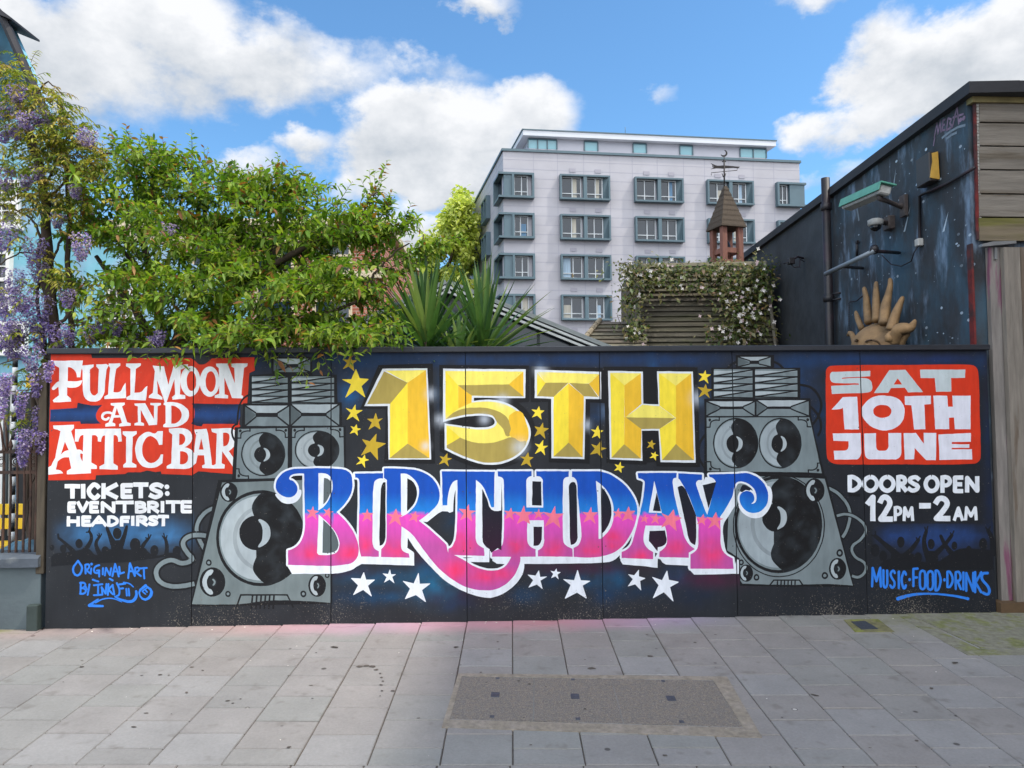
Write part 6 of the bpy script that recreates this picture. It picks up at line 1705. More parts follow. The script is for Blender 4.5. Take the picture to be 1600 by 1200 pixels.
    m = MB(); a, b_ = fp(1522, 375), fp(1522, 163)
    m.prism([fp(1519.5, 163, -.002), fp(1525.5, 163, -.002), fp(1532, 375, -.002), fp(1524.5, 375, -.002)], FN * .02); m.prism([P(-.02, -.2, .004), P(.05, -.2, .004), P(.05, fp(1526, 380).z, .004), P(-.02, fp(1526, 380).z, .004)], RN * .02); m.build('corner_trim', red, root)
    m = MB()
    for i in range(40): 
        p = fp(1526.6 + i * .13, 165 + i * 5.2, .012); m.box(p, (.022, .02, .026))
    m.build('edge_bead', mat('bead_pale', rgb(150, 150, 144)[:3], .8, var=.4, scale=30), root)
    # lower vertical boards
    vb = [(1539, 1561.5, rgb(126, 121, 117)[:3], -.02), (1562, 1587, rgb(122, 116, 108)[:3], .04), (1587.5, 1640, rgb(112, 103, 93)[:3], .0)]
    for i, (x0, x1, cc, pr) in enumerate(vb):
        m = MB(); a, b_ = fp(x0, 388, pr), fp(x1, 388, pr); 
        top = a.z; wv = b_ - a; wv.z = 0
        m.prism([Vector((a.x, a.y, -.2)), Vector((a.x, a.y, -.2)) + wv, Vector((a.x, a.y, top)) + wv, Vector((a.x, a.y, top))], FN * .05)
        m.build('upright_board', mat('upright_%s' % ('grey', 'brown', 'dark')[i], cc, .9, var=.32, scale=3, stretch=(7, 7, .8), bump=.35, col2=((120/255) ** 2.2, (78/255) ** 2.2, (98/255) ** 2.2) if i == 0 else rgb(104, 92, 80)[:3], patch=(.56, .66)), root)
    m = MB(); a = fp(1587.5, 600, .02); m.prism([Vector((a.x, a.y, .0)), Vector((a.x, a.y, 0)) + fr * W * .9, Vector((a.x, a.y, 3.0)) + fr * W * .9, Vector((a.x, a.y, 3.0))], FN * .012); m.build('dark_infill', mat('infill_dark', rgb(40, 40, 46)[:3], .8, var=.3), root)
    m = MB(); a, b_ = fp(1564, 950, .12), fp(1640, 950, .12); m.prism([Vector((a.x, a.y, -.3)), Vector((b_.x, b_.y, -.3)), Vector((b_.x, b_.y, fp(1570, 937).z)), Vector((a.x, a.y, fp(1570, 937).z))], FN * -.14); m.build('post_shoe', mat('shoe_brown', rgb(84, 66, 46)[:3], .85, var=.3, scale=6, bump=.2), root)
    m = MB(); m.prism([fp(1529, 387, .03), fp(1582, 382, .03), fp(1582, 378, .03), fp(1546, 379, .03), fp(1529, 383, .03)], FN * .05); m.prism([fp(1553, 405, .04), fp(1557, 405, .04), fp(1557, 387, .04), fp(1553, 387, .04)], FN * .012); m.build('metal_bracket', mat('galvanised', rgb(140, 144, 146)[:3], .5, metal=.6, var=.2), root)
    # ---------- things fixed on the wall
    iron = mat('pipe_black', rgb(28, 27, 31)[:3], .5, var=.4, scale=6, col2=rgb(40, 28, 36)[:3])
    def rp(px, py, pr): return rw(px, py, pr)
    v = empty('soil_pipe', rw(1294, 540)); v.location.z = 0; tag(v, "black vertical waste pipe rising above the dark wall", "pipe")
    p = rp(1293, 400, .1); zt2 = rp(1289, 279, .1).z
    m = MB(); m.tube([(p.x, p.y, 0), (p.x, p.y, zt2)], .058, 14); m.build('pipe', iron, v)
    for py in (322, 467):
        m = MB(); z = rp(1293, py, .1).z; m.tube([(p.x, p.y, z - .05), (p.x, p.y, z - .045), (p.x, p.y, z + .045), (p.x, p.y, z + .05)], [.06, .074, .074, .06], 14)
        m.build('collar', iron, v)
    m = MB(); z = rp(1293, 467, .1).z
    for dz in (-.03, .05): m.tube([Vector((p.x, p.y, z + dz)), Vector((p.x, p.y, z + dz)) - RD * .1 - RN * .05, Vector((p.x, p.y, z + dz)) - RD * .16 - RN * .1], .014, 6)
    m.build('pipe_bracket', iron, v)
    # long security camera in green housing
    v = empty('security_camera', rw(1412, 320)); tag(v, "long camera in green topped housing on an arm high on the dark wall", "security camera")
    grn = mat('housing_green', rgb(84, 152, 132)[:3], .5, var=.15, scale=10); wht = mat('housing_white', rgb(176, 176, 172)[:3], .5, var=.3, scale=15); rst = mat('arm_rusty', rgb(78, 70, 68)[:3], .7, var=.4, scale=20)
    a, b_ = rp(1324, 322, .42), rp(1384, 296, .42); d = (b_ - a).normalized(); sd = Vector((-1, 0, .25)); sd = (sd - d * sd.dot(d)).normalized(); upv = d.cross(sd).normalized()
    if upv.z < 0: upv = -upv
    rot = Matrix((d, sd, upv)).transposed(); L_ = (b_ - a).length
    m = MB(); m.box((a + b_) / 2, (L_, .13, .10), rot, .015); m.build('housing', wht, v)
    m = MB(); m.box((a + b_) / 2 + upv * .06 , (L_ + .08, .17, .018), rot, .006); m.box((a + b_) / 2 + upv * .02 + sd * .083, (L_ + .06, .012, .095), rot, .003); m.build('sun_shield', grn, v)
    m = MB(); m.box(a - d * .012, (.02, .10, .075), rot, .004); m.build('lens_window', mat('lens_dark', rgb(20, 22, 26)[:3], .1), v)
    m = MB(); c0 = b_ - d * .1 - upv * .08; c1 = rp(1412, 322, .03); m.tube([c0 + upv * .03, c0, c0.lerp(c1, .3), c1 + RN * .05, c1], [.03, .028, .026, .026, .04], 8); m.build('arm', rst, v)
    m = MB(); m.box(c1, (.04, .12, .24), None, .004); m.build('wall_plate', rst, v)
    # dome camera
    v = empty('dome_camera', rw(1385, 352)); tag(v, "small grey dome camera under a bracket on the dark wall", "security camera")
    c0 = rp(1368, 350, .26); m = MB(); m.tube([c0 + Vector((0, 0, .06)), c0 + Vector((0, 0, .045)), c0, c0 - Vector((0, 0, .02))], [.05, .085, .085, .07], 14); m.build('housing', wht, v)
    m = MB(); m.tube([c0 - Vector((0, 0, .02)), c0 - Vector((0, 0, .06)), c0 - Vector((0, 0, .085))], [.066, .052, .015], 14); m.build('dome', mat('lens_dark'), v)
    m = MB(); c1 = rp(1387, 349, .05); m.tube([c0 + Vector((0, 0, .04)), c1], .03, 8); m.box(c1 - RN * .02, (.09, .14, .16), None, .01); m.build('bracket', rst, v)
    # yellow alarm box
    v = empty('alarm_box', rw(1455, 268)); tag(v, "yellow and black alarm box on the dark wall below the pink graffiti", "alarm box")
    m = MB(); c0 = rp(1449, 266, .06); hh = (rp(1452, 244, .06).z - rp(1452, 290, .06).z)
    rr = Matrix((RD, RN, Vector((0, 0, 1)))).transposed(); m.box(c0, (.26, .10, hh), rr, .008); m.build('casing', mat('alarm_black', rgb(52, 48, 46)[:3], .5), v)
    ya = mat('alarm_yellow', rgb(196, 154, 66)[:3], .5, var=.15, scale=12)
    m = MB(); h2 = hh / 2
    m.prism([c0 - RD * .131 + RN * (-.045 + .09 * t) + Vector((0, 0, z)) for t, z in ((0, -h2 + .01), (1.05, -h2 + .03), (.92, -h2 * .3), (.72, h2 * .3), (.75, h2 - .02), (.1, h2 - .005))], -RD * .012)
    m.build('cover', ya, v)
    # conduits
    v = empty('conduit', rw(1470, 285)); tag(v, "thin black cable conduit running across and down the dark wall", "conduit")
    m = MB(); m.tube([rp(1523, 262, .03), rp(1480, 287, .03), rp(1440, 304, .03), rp(1437, 307, .03), rp(1437, 372, .03), rp(1436, 380, .03)], .017, 8); m.build('tube', iron, v)
    m = MB(); m.box(rp(1436, 379, .03), (.06, .08, .08), None, .008); m.build('joint_box', wht, v)
    m = MB(); m.tube([rp(1436, 382, .03), rp(1428, 395, .04), rp(1424, 408, .05), rp(1408, 416, .05), rp(1392, 413, .06), rp(1378, 399, .1)], .007, 5); m.build('cable', iron, v)
    # strip light on brackets
    v = empty('strip_light', rw(1400, 394)); tag(v, "slim grey strip light held out on two dark arms above the sun sculpture", "wall light")
    a, b_ = rp(1290, 428, .75), rp(1366, 392, .52); m = MB(); m.tube([a, b_], .028, 8); m.build('lamp_tube', mat('lamp_grey', rgb(120, 130, 138)[:3], .4, metal=.3), v)
    m = MB(); m.tube([b_, rp(1405, 395, .02)], .02, 7); m.tube([a.lerp(b_, .35), rp(1348, 419, .02)], .02, 7); m.tube([b_, rp(1366, 392, .5) + Vector((0, 0, .03))], .045, 8); m.build('arm', iron, v)
    m = MB(); m.tube([rp(1339, 400, .03), rp(1339, 379, .03)], .015, 6); m.box(rp(1339, 378, .03), (.03, .05, .03)); m.build('stub', iron, v)
    # small spotlight on far part
    v = empty('wall_spotlight', rw(1256, 408)); tag(v, "tiny spotlight with looped cable on the plain dark wall beside the creeper", "wall light")
    m = MB(); c0 = rp(1236, 408, .25); m.box(c0, (.09, .1, .1), None, .01); m.build('lamp', iron, v)
    m = MB(); m.tube([c0, rp(1246, 401, .12), rp(1256, 404, .02)], .016, 6); m.tube([c0 - Vector((0, 0, .05)), rp(1241, 418, .2), rp(1249, 417, .14), rp(1250, 405, .08), rp(1257, 409, .02)], .008, 5); m.tube([c0, rp(1224, 412, .35)], .01, 5); m.build('bracket', iron, v)
build_right()

# ---------------------------------------------------------------- sun sculpture on the dark wall
def build_sun():
    tan_ = mat('sun_fibreglass', rgb(148, 118, 82)[:3], .75, var=.28, scale=9, bump=.3, col2=rgb(126, 102, 74)[:3], patch=(.5, .68))
    Z = lambda x, y: (1300 + x / 8.573, 420 + y / 8.573)
    root = empty('sun_sculpture', rw(1380, 545)); tag(root, "tan sun face sculpture with wavy rays fixed to the starry wall", "sculpture")
    def ray_(pts, rad, pr, flat=.6):
        c = [rw(*Z(x, y), p) for (x, y), p in zip(pts, pr)]
        # smooth the centre line
        P, Rr = [], []
        n = len(c)
        for i in range(n - 1):
            for k in range(5):
                t = k / 5; p0, p1, p2, p3 = c[max(0, i - 1)], c[i], c[i + 1], c[min(n - 1, i + 2)]
                P.append(.5 * ((2 * p1) + (p2 - p0) * t + (2 * p0 - 5 * p1 + 4 * p2 - p3) * t * t + (3 * p1 - p0 - 3 * p2 + p3) * t ** 3)); Rr.append(rad[i] * (1 - t) + rad[i + 1] * t)
        P += [c[-1], c[-1] + (c[-1] - c[-2]).normalized() * rad[-1] * .7]; Rr += [rad[-1], rad[-1] * .35]
        m = MB(); m.tube(P, Rr, 6); m.build('ray', tan_, root)
    K_ = 1 / 8.573 / 1150 * 8.6                         # metres per zoomed pixel
    q = lambda *w: [v * K_ for v in w]
    ray_([(400, 800), (350, 680), (320, 580)], q(46, 42, 24), (.2, .15, .1))
    ray_([(490, 720), (470, 520), (455, 370), (430, 260)], q(58, 52, 40, 28), (.2, .16, .14, .1))
    ray_([(600, 700), (595, 500), (590, 320), (590, 185)], q(62, 54, 42, 24), (.22, .18, .15, .1))
    ray_([(700, 740), (715, 520), (750, 360), (780, 220), (778, 140)], q(74, 66, 48, 34, 26), (.25, .2, .15, .12, .1))
    ray_([(790, 820), (850, 620), (900, 490), (945, 385)], q(68, 58, 44, 26), (.25, .2, .15, .1))
    ray_([(830, 980), (880, 830), (980, 800), (1050, 790), (1090, 740), (1110, 695)], q(80, 80, 72, 56, 40, 22), (.25, .25, .2, .16, .12, .1))
    ray_([(870, 1060), (940, 930), (1010, 860)], q(80, 60, 44), (.2, .18, .15))
    ray_([(310, 1000), (280, 900), (240, 860), (215, 890)], q(44, 42, 34, 22), (.2, .15, .12, .1))
    # domed face with brow and eyelids
    cpx = Z(560, 1060); c = rw(*cpx, .18)
    rx = 255 * K_ ; rz = 355 * K_ * .98
    nu, nv = 28, 16; vs = []; fs = []
    # width of the face along the wall from two sight lines
    s0, s1 = (rw(*Z(330, 1000)) - RP).dot(RD), (rw(*Z(800, 1000)) - RP).dot(RD); rs_ = abs(s1 - s0) / 2
    for j in range(nv + 1):
        ph = math.pi / 2 * j / nv
        for i in range(nu):
            t = 2 * math.pi * i / nu
            vs.append(c + RD * rs_ * math.cos(ph) * math.cos(t) + Vector((0, 0, rz * math.cos(ph) * math.sin(t))) + RN * (.34 * math.sin(ph) - .12))
    for j in range(nv):
        for i in range(nu): fs.append((j * nu + i, j * nu + (i + 1) % nu, (j + 1) * nu + (i + 1) % nu, (j + 1) * nu + i))
    m = MB(); m.mesh(vs, fs, True); face = m.build('face', tan_, root)
    for zx0, w in ((530, 120), (330, 40)):
        p = rw(*Z(zx0, 1050), .40); pts = []
        for i in range(15):
            t = math.pi * i / 14; x = zx0 + w * math.cos(t); y = 1050 - 95 * math.sin(t); pts.append(rw(*Z(x, y), .42 - .1 * abs(math.cos(t))))
        m = MB(); m.tube(pts, [.003 + .011 * math.sin(math.pi * i / 14) for i in range(15)], 6); m.build('eyebrow', mat('brow_dark', rgb(92, 72, 54)[:3], .7), face)
    p = rw(*Z(545, 1075), .36); m = MB(); 
    m.tube([p + Vector((0, 0, -.08)), p, p + Vector((0, 0, .06)), p + Vector((0, 0, .085))], [.1, .1, .06, .01], 14); m.build('eyelid', tan_, face)
    for zx0, zy in ((775, 900),):
        p = rw(*Z(zx0, zy), .3); m = MB(); m.tube([p + Vector((0, 0, -.06)), p, p + Vector((0, 0, .05))], [.05, .055, .01], 10); m.build('cheek_curl', tan_, face)
    ch = mat('pipe_black'); m = MB()
    m.tube([rw(*Z(235, 445), .03), rw(*Z(330, 430), .05), rw(*Z(415, 360), .12)], .008, 5)
    for k in range(16):
        y = 460 + 24 * k; m.tube([rw(*Z(228, y), .03), rw(*Z(228, y + 16), .03)], .007, 4)
    m.build('chain', ch, root)
build_sun()

# ---------------------------------------------------------------- added building, out of view to the right, casts the ground shadow
def build_shadow_building():
    root = empty('shadow_casting_building', (12, 0, 0)); tag(root, "tall brick building added out of view to cast the ground shadow", "building")
    X0, ZT = 9.0, 15.4
    m = MB(); m.box((X0 + 4, -1.5, ZT / 2 - .3), (8, 15.5, ZT + .6)); m.build('wall', MATS['red_brick'], root)
    m = MB(); m.box((X0 + 4, -1.5, ZT + .1), (8.3, 15.8, .2), bevel=.02); m.build('parapet', mat('pale_stone'), root)
    for y in (-7, -4, -1, 2):
        for z in (4.2, 7.4, 10.6, 13.2):
            m = MB(); m.box((X0 - .01, y, z), (.06, 1.2, 1.7)); w = m.build('window', mat('sash_white'), root)
            m = MB(); m.box((X0 - .03, y, z), (.05, 1.0, 1.5)); m.build('pane', mat('dark_glass'), w)
build_shadow_building()
# ================================================================== planting
class Leaves:
    """many small folded leaves gathered into one mesh, each with its own colour"""
    def __init__(s): s.p = []; s.d = []; s.u = []; s.l = []; s.w = []; s.c = []; s.droop = []
    def add(s, p, d, u, l, w, c, droop=.2):
        s.p.append(tuple(p)); s.d.append(tuple(d)); s.u.append(tuple(u)); s.l.append(l); s.w.append(w); s.c.append(tuple(c[:3])); s.droop.append(droop)
    def build(s, name, m, parent=None, simple=False):
        p = np.array(s.p); d = np.array(s.d); u = np.array(s.u); l = np.array(s.l)[:, None]; w = np.array(s.w)[:, None]; dr = np.array(s.droop)[:, None]
        d /= np.linalg.norm(d, axis=1, keepdims=True) + 1e-9
        sd = np.cross(d, u); sd /= np.linalg.norm(sd, axis=1, keepdims=True) + 1e-9
        up = np.cross(sd, d)
        def V(t, x, z): return p + d * l * t + sd * w * x + up * l * z - np.array([0, 0, 1.0]) * l * dr * t * t
        if simple:
            vs = np.stack([V(0, 0, 0), V(.45, -.5, .06), V(1, 0, 0), V(.45, .5, .06)], 1); f = [(0, 3, 2, 1)]; nv = 4
        else:
            vs = np.stack([V(0, 0, 0), V(.28, -.42, .05), V(.28, 0, -.02), V(.28, .42, .05), V(.62, -.40, .05), V(.62, 0, -.02), V(.62, .40, .05), V(1, 0, 0)], 1)
            f = [(0, 2, 1), (0, 3, 2), (1, 2, 5, 4), (2, 3, 6, 5), (4, 5, 7), (5, 6, 7)]; nv = 8
        n = len(p); vs = vs.reshape(-1, 3)
        loops, starts, tot = [], [], []
        fl = [list(x) for x in f]; per = sum(len(x) for x in fl)
        base = (np.arange(n) * nv)[:, None] + np.array([i for x in fl for i in x])[None, :]
        lt = np.array([len(x) for x in fl]); 
        me = bpy.data.meshes.new(name)
        me.vertices.add(len(vs)); me.vertices.foreach_set('co', vs.ravel())
        me.loops.add(n * per); me.loops.foreach_set('vertex_index', base.ravel().astype(np.int32))
        me.polygons.add(n * len(fl)); lts = np.tile(lt, n); me.polygons.foreach_set('loop_start', (np.cumsum(lts) - lts).astype(np.int32)); me.polygons.foreach_set('loop_total', lts.astype(np.int32))
        me.materials.append(m)
        a = me.color_attributes.new('tint', 'FLOAT_COLOR', 'POINT')
        c = np.ones((n, nv, 4), dtype=np.float32); c[:, :, :3] = np.array(s.c)[:, None, :]
        a.data.foreach_set('color', c.ravel())
        me.update(); me.validate()
        o = bpy.data.objects.new(name, me); COL.objects.link(o)
        if parent is not None: o.parent = parent; o.matrix_parent_inverse = parent_inv(parent)
        return o

leaf_m = mat('leaf', attr='tint', rough=.5, translucent=.36, spec=.4, var=.12, scale=9)
petal_m = mat('petal', attr='tint', rough=.7, translucent=.45, var=.1, scale=30)
bark = mat('bark_dark', rgb(74, 62, 52)[:3], .9, var=.4, scale=18, stretch=(1, 1, .3), bump=.5)
RS = random.Random(77)
def rv(k=1.0): return Vector((RS.gauss(0, k), RS.gauss(0, k), RS.gauss(0, k)))
def bez(a, b, c, n):
    return [a * (1 - t) ** 2 + b * 2 * t * (1 - t) + c * t * t for t in [i / n for i in range(n + 1)]]

GREENS = [rgb(82, 118, 36), rgb(98, 134, 40), rgb(114, 146, 46), rgb(134, 158, 54), rgb(154, 168, 66), rgb(66, 100, 34)]
BRONZE = [rgb(150, 104, 58), rgb(164, 120, 62), rgb(140, 92, 54)]
def gcol(young):
    if RS.random() < young * .26: c = RS.choice(BRONZE)
    elif RS.random() < .3 + young * .5: c = RS.choice(GREENS[2:5])
    else: c = RS.choice(GREENS[:4])
    k = RS.uniform(.88, 1.1); return (c[0] * k, c[1] * k, c[2] * k)

def build_cherry():
    root = empty('cherry_tree', (at(290, 600, 7.5).x, 7.5, gz(0, 7.5))); tag(root, "leafy green tree with bronze young tips hanging over the painted boards", "tree")
    LV = Leaves(); wood = MB()
    base = Vector((at(290, 600, 7.5).x, 7.5, -.1)); fork = at(262, 552, 7.5)
    wood.tube(bez(base, base.lerp(fork, .5) + Vector((.06, 0, 0)), fork, 8), [.11 - .004 * i for i in range(9)], 10)
    hubs = []
    def limb(a, via, b, r0, r1, n=9):
        pts = bez(a, via, b, n); pts = [pts[0]] + [p + rv(.012) for p in pts[1:-1]] + [pts[-1]]
        wood.tube(pts, [r0 + (r1 - r0) * i / n for i in range(n + 1)], 7); hubs.extend(pts[2:]); return pts
    l1 = limb(fork, at(215, 500, 7.4), at(150, 400, 7.3), .06, .02)
    l2 = limb(fork, at(230, 440, 7.6), at(210, 290, 7.5), .06, .02)
    l3 = limb(fork, at(330, 470, 7.6), at(318, 300, 7.6), .06, .018)
    l4 = limb(fork, at(400, 425, 7.3), at(516, 362, 7.2), .07, .022)
    l5 = limb(l4[5], at(455, 350, 7.5), at(440, 310, 7.5), .035, .014)
    l6 = limb(l4[-1], at(560, 345, 7.2), at(590, 300, 7.2), .022, .01)
    l7 = limb(fork, at(420, 520, 7.2), at(560, 470, 7.1), .05, .016)
    l8 = limb(l7[-1], at(600, 400, 7.1), at(640, 380, 7.1), .016, .007)
    l9 = limb(fork, at(330, 520, 6.9), at(430, 530, 6.6), .04, .012)
    limb(fork, at(180, 525, 7.0), at(120, 500, 6.9), .035, .012)
    limb(l4[-1], at(600, 370, 7.2), at(640, 345, 7.2), .016, .006); limb(l2[4], at(150, 330, 7.3), at(125, 300, 7.2), .02, .007)
    limb(l7[5], at(515, 440, 7.4), at(520, 380, 7.5), .018, .006)
    def twig(a, d, L, n, young=.3, droop=.25, ls=1.0, rad=.004):
        """a shoot with alternate pointed leaves"""
        d = d.normalized(); b = a + d * L; sag = Vector((0, 0, -1)) * L * droop * RS.uniform(.2, 1)
        pts = bez(a, a.lerp(b, .5) + rv(L * .04), b + sag, 6)
        wood.tube(pts, [rad * (1 - .12 * i) for i in range(7)], 3, cap=False)
        sd0 = d.cross(Vector((0, 0, 1)));  sd0 = sd0.normalized() if sd0.length > .05 else Vector((1, 0, 0))
        for i in range(n):
            t = (i + .6) / n; k = min(5, int(t * 6)); f = t * 6 - k; p = pts[k].lerp(pts[k + 1], f); td = (pts[k + 1] - pts[k]).normalized()
            ang = i * 2.4 + RS.uniform(-.5, .5); o1 = td.orthogonal().normalized(); o2 = td.cross(o1); out = o1 * math.cos(ang) + o2 * math.sin(ang)
            ld = (td * RS.uniform(.35, .8) + out * 1.0 + Vector((0, 0, RS.uniform(-.2, .2)))).normalized()
            l = RS.choice((.05, .066, .078, .09, .104)) * RS.uniform(.85, 1.15) * ls * (1 if t < .75 else 1 - (t - .75) * 1.6)
            LV.add(p, ld, Vector((0, 0, 1)) + rv(.35), l, l * RS.uniform(.38, .48), gcol(young * (.25 + t * t * 1.6)), RS.uniform(.06, .32))
    # the crown, clump by clump: px, py, half sizes, depth, shoots
    clumps = [(200, 285, 62, 62, 7.3, 44), (262, 300, 60, 70, 7.4, 44), (330, 320, 62, 68, 7.5, 46), (400, 338, 60, 56, 7.4, 44), (446, 330, 46, 54, 7.5, 40), (500, 362, 52, 42, 7.3, 38), (548, 368, 38, 36, 7.3, 26),
              (190, 360, 70, 48, 7.1, 40), (270, 390, 80, 52, 7.2, 54), (360, 400, 80, 54, 7.2, 56), (450, 400, 70, 52, 7.2, 50), (530, 420, 52, 44, 7.1, 34), (572, 392, 34, 38, 7.1, 20),
              (230, 450, 66, 40, 6.9, 32), (320, 460, 80, 46, 6.9, 52), (410, 470, 70, 46, 6.9, 48), (500, 474, 60, 42, 6.9, 40), (560, 470, 36, 46, 7.0, 20),
              (300, 520, 66, 28, 6.8, 34), (400, 522, 80, 26, 6.7, 46), (480, 524, 74, 26, 6.7, 44), (556, 520, 46, 26, 6.8, 26), (600, 520, 24, 24, 7.0, 8), (200, 510, 80, 30, 6.8, 26), (140, 320, 40, 50, 7.1, 20), (135, 480, 40, 50, 6.9, 10),
              (160, 420, 50, 40, 7.0, 18)]
    for cx, cy, rx, ry, Y, n in clumps:
        # sprays: several shoots leave one spot in a flat layer, with gaps between layers
        tot = int(n * (2.3 if cx < 520 else 1.7)); per = 8
        for _ in range(max(1, tot // per)):
            while True:
                x, y = RS.uniform(-1, 1), RS.uniform(-1, 1)
                if x * x + y * y < 1: break
            c0 = at(cx + x * rx * .85, cy + y * ry * .9, Y + RS.uniform(-.5, .5))
            main = Vector((x * .8 + RS.gauss(.1, .6), RS.gauss(-.35, .5), RS.gauss(.10, .12))).normalized(); tone = RS.uniform(.78, 1.12)
            n0 = len(LV.p)
            for q in range(per):
                a = c0 + Vector((RS.gauss(0, .10), RS.gauss(0, .10), RS.gauss(0, .035)))
                d = main + Vector((RS.gauss(0, .55), RS.gauss(0, .55), RS.gauss(0, .14)))
                twig(a, d, RS.uniform(.18, .36), RS.randint(10, 15), young=.34 if y < -.2 else .2, droop=.42)
            for i in range(n0, len(LV.p)): LV.c[i] = tuple(v * tone for v in LV.c[i])
    # upright shoots that break the outline: foot x,y -> tip x,y
    for x0, y0, x1, y1, Y, n in ((305, 300, 300, 203, 7.5, 22), (318, 310, 326, 232, 7.5, 16), (196, 270, 198, 196, 7.4, 16), (190, 275, 174, 205, 7.4, 12), (212, 270, 222, 202, 7.4, 12), (252, 280, 254, 212, 7.4, 14), (268, 280, 276, 220, 7.4, 12), (232, 290, 240, 225, 7.4, 10),
                                 (437, 320, 434, 240, 7.5, 22), (420, 310, 410, 258, 7.5, 14), (452, 310, 464, 258, 7.5, 14), (360, 320, 352, 260, 7.5, 14), (342, 310, 368, 255, 7.5, 12), (380, 330, 388, 292, 7.5, 10), (398, 320, 396, 285, 7.5, 10), (475, 350, 478, 300, 7.4, 12), (497, 340, 497, 288, 7.4, 12), (515, 350, 528, 306, 7.4, 9),
                                 (556, 365, 582, 300, 7.2, 20), (566, 350, 606, 250, 7.2, 26), (574, 345, 598, 262, 7.2, 20), (585, 350, 614, 296, 7.2, 14), (560, 370, 578, 310, 7.2, 16), (600, 350, 612, 310, 7.2, 8)):
        a, b = at(x0, y0, Y), at(x1, y1, Y + RS.uniform(-.15, .15)); twig(a, b - a, (b - a).length, int(n * 1.35) + 5, young=.75, droop=0, ls=.95, rad=.005)
        for _ in range(5):
            t = RS.uniform(.05, .6); p = a.lerp(b, t); twig(p, (b - a).normalized() + rv(.35), (b - a).length * .4, 7, young=.6, droop=.05)
    # long sprays to the right
    for x0, y0, x1, y1, n in ((585, 365, 660, 337, 24), (590, 372, 640, 352, 18), (600, 348, 650, 336, 14), (600, 425, 690, 372, 26), (596, 440, 676, 392, 24), (610, 430, 720, 360, 18), (620, 405, 664, 380, 16), (590, 450, 640, 420, 16), (640, 390, 700, 384, 12), (580, 500, 628, 478, 8)):
        a, b = at(x0, y0, 7.15), at(x1, y1, 7.1); twig(a, b - a, (b - a).length, n, young=.35, droop=.05, rad=.006)
        for _ in range(5):
            t = RS.uniform(.05, .85); p = a.lerp(b, t); twig(p, (b - a).normalized() * .7 + rv(.6), .18, 8, young=.3)
    # tips that hang in front of the boards
    for x0, y0, x1, y1, n in ((470, 545, 484, 600, 12), (480, 550, 462, 592, 12), (500, 548, 515, 580, 10), (495, 545, 500, 574, 8), (450, 545, 452, 570, 8), (425, 548, 420, 570, 9), (400, 545, 404, 560, 8), (372, 546, 360, 562, 8), (540, 545, 556, 560, 9), (556, 542, 545, 568, 7),
                              (300, 545, 262, 562, 12), (290, 545, 284, 574, 9), (270, 552, 246, 566, 8), (330, 545, 326, 560, 8), (350, 543, 340, 556, 7), (440, 552, 430, 598, 9), (520, 545, 528, 560, 8), (585, 542, 572, 552, 6), (212, 540, 206, 556, 6), (235, 545, 228, 560, 6)):
        a, b = at(x0, y0 - 14, 6.52), at(x1, y1, 6.3); twig(a, b - a, (b - a).length, n + 2, young=.25, droop=.1, ls=.95)
    wood.build('trunk', bark, root); LV.build('crown', leaf_m, root)
build_cherry()

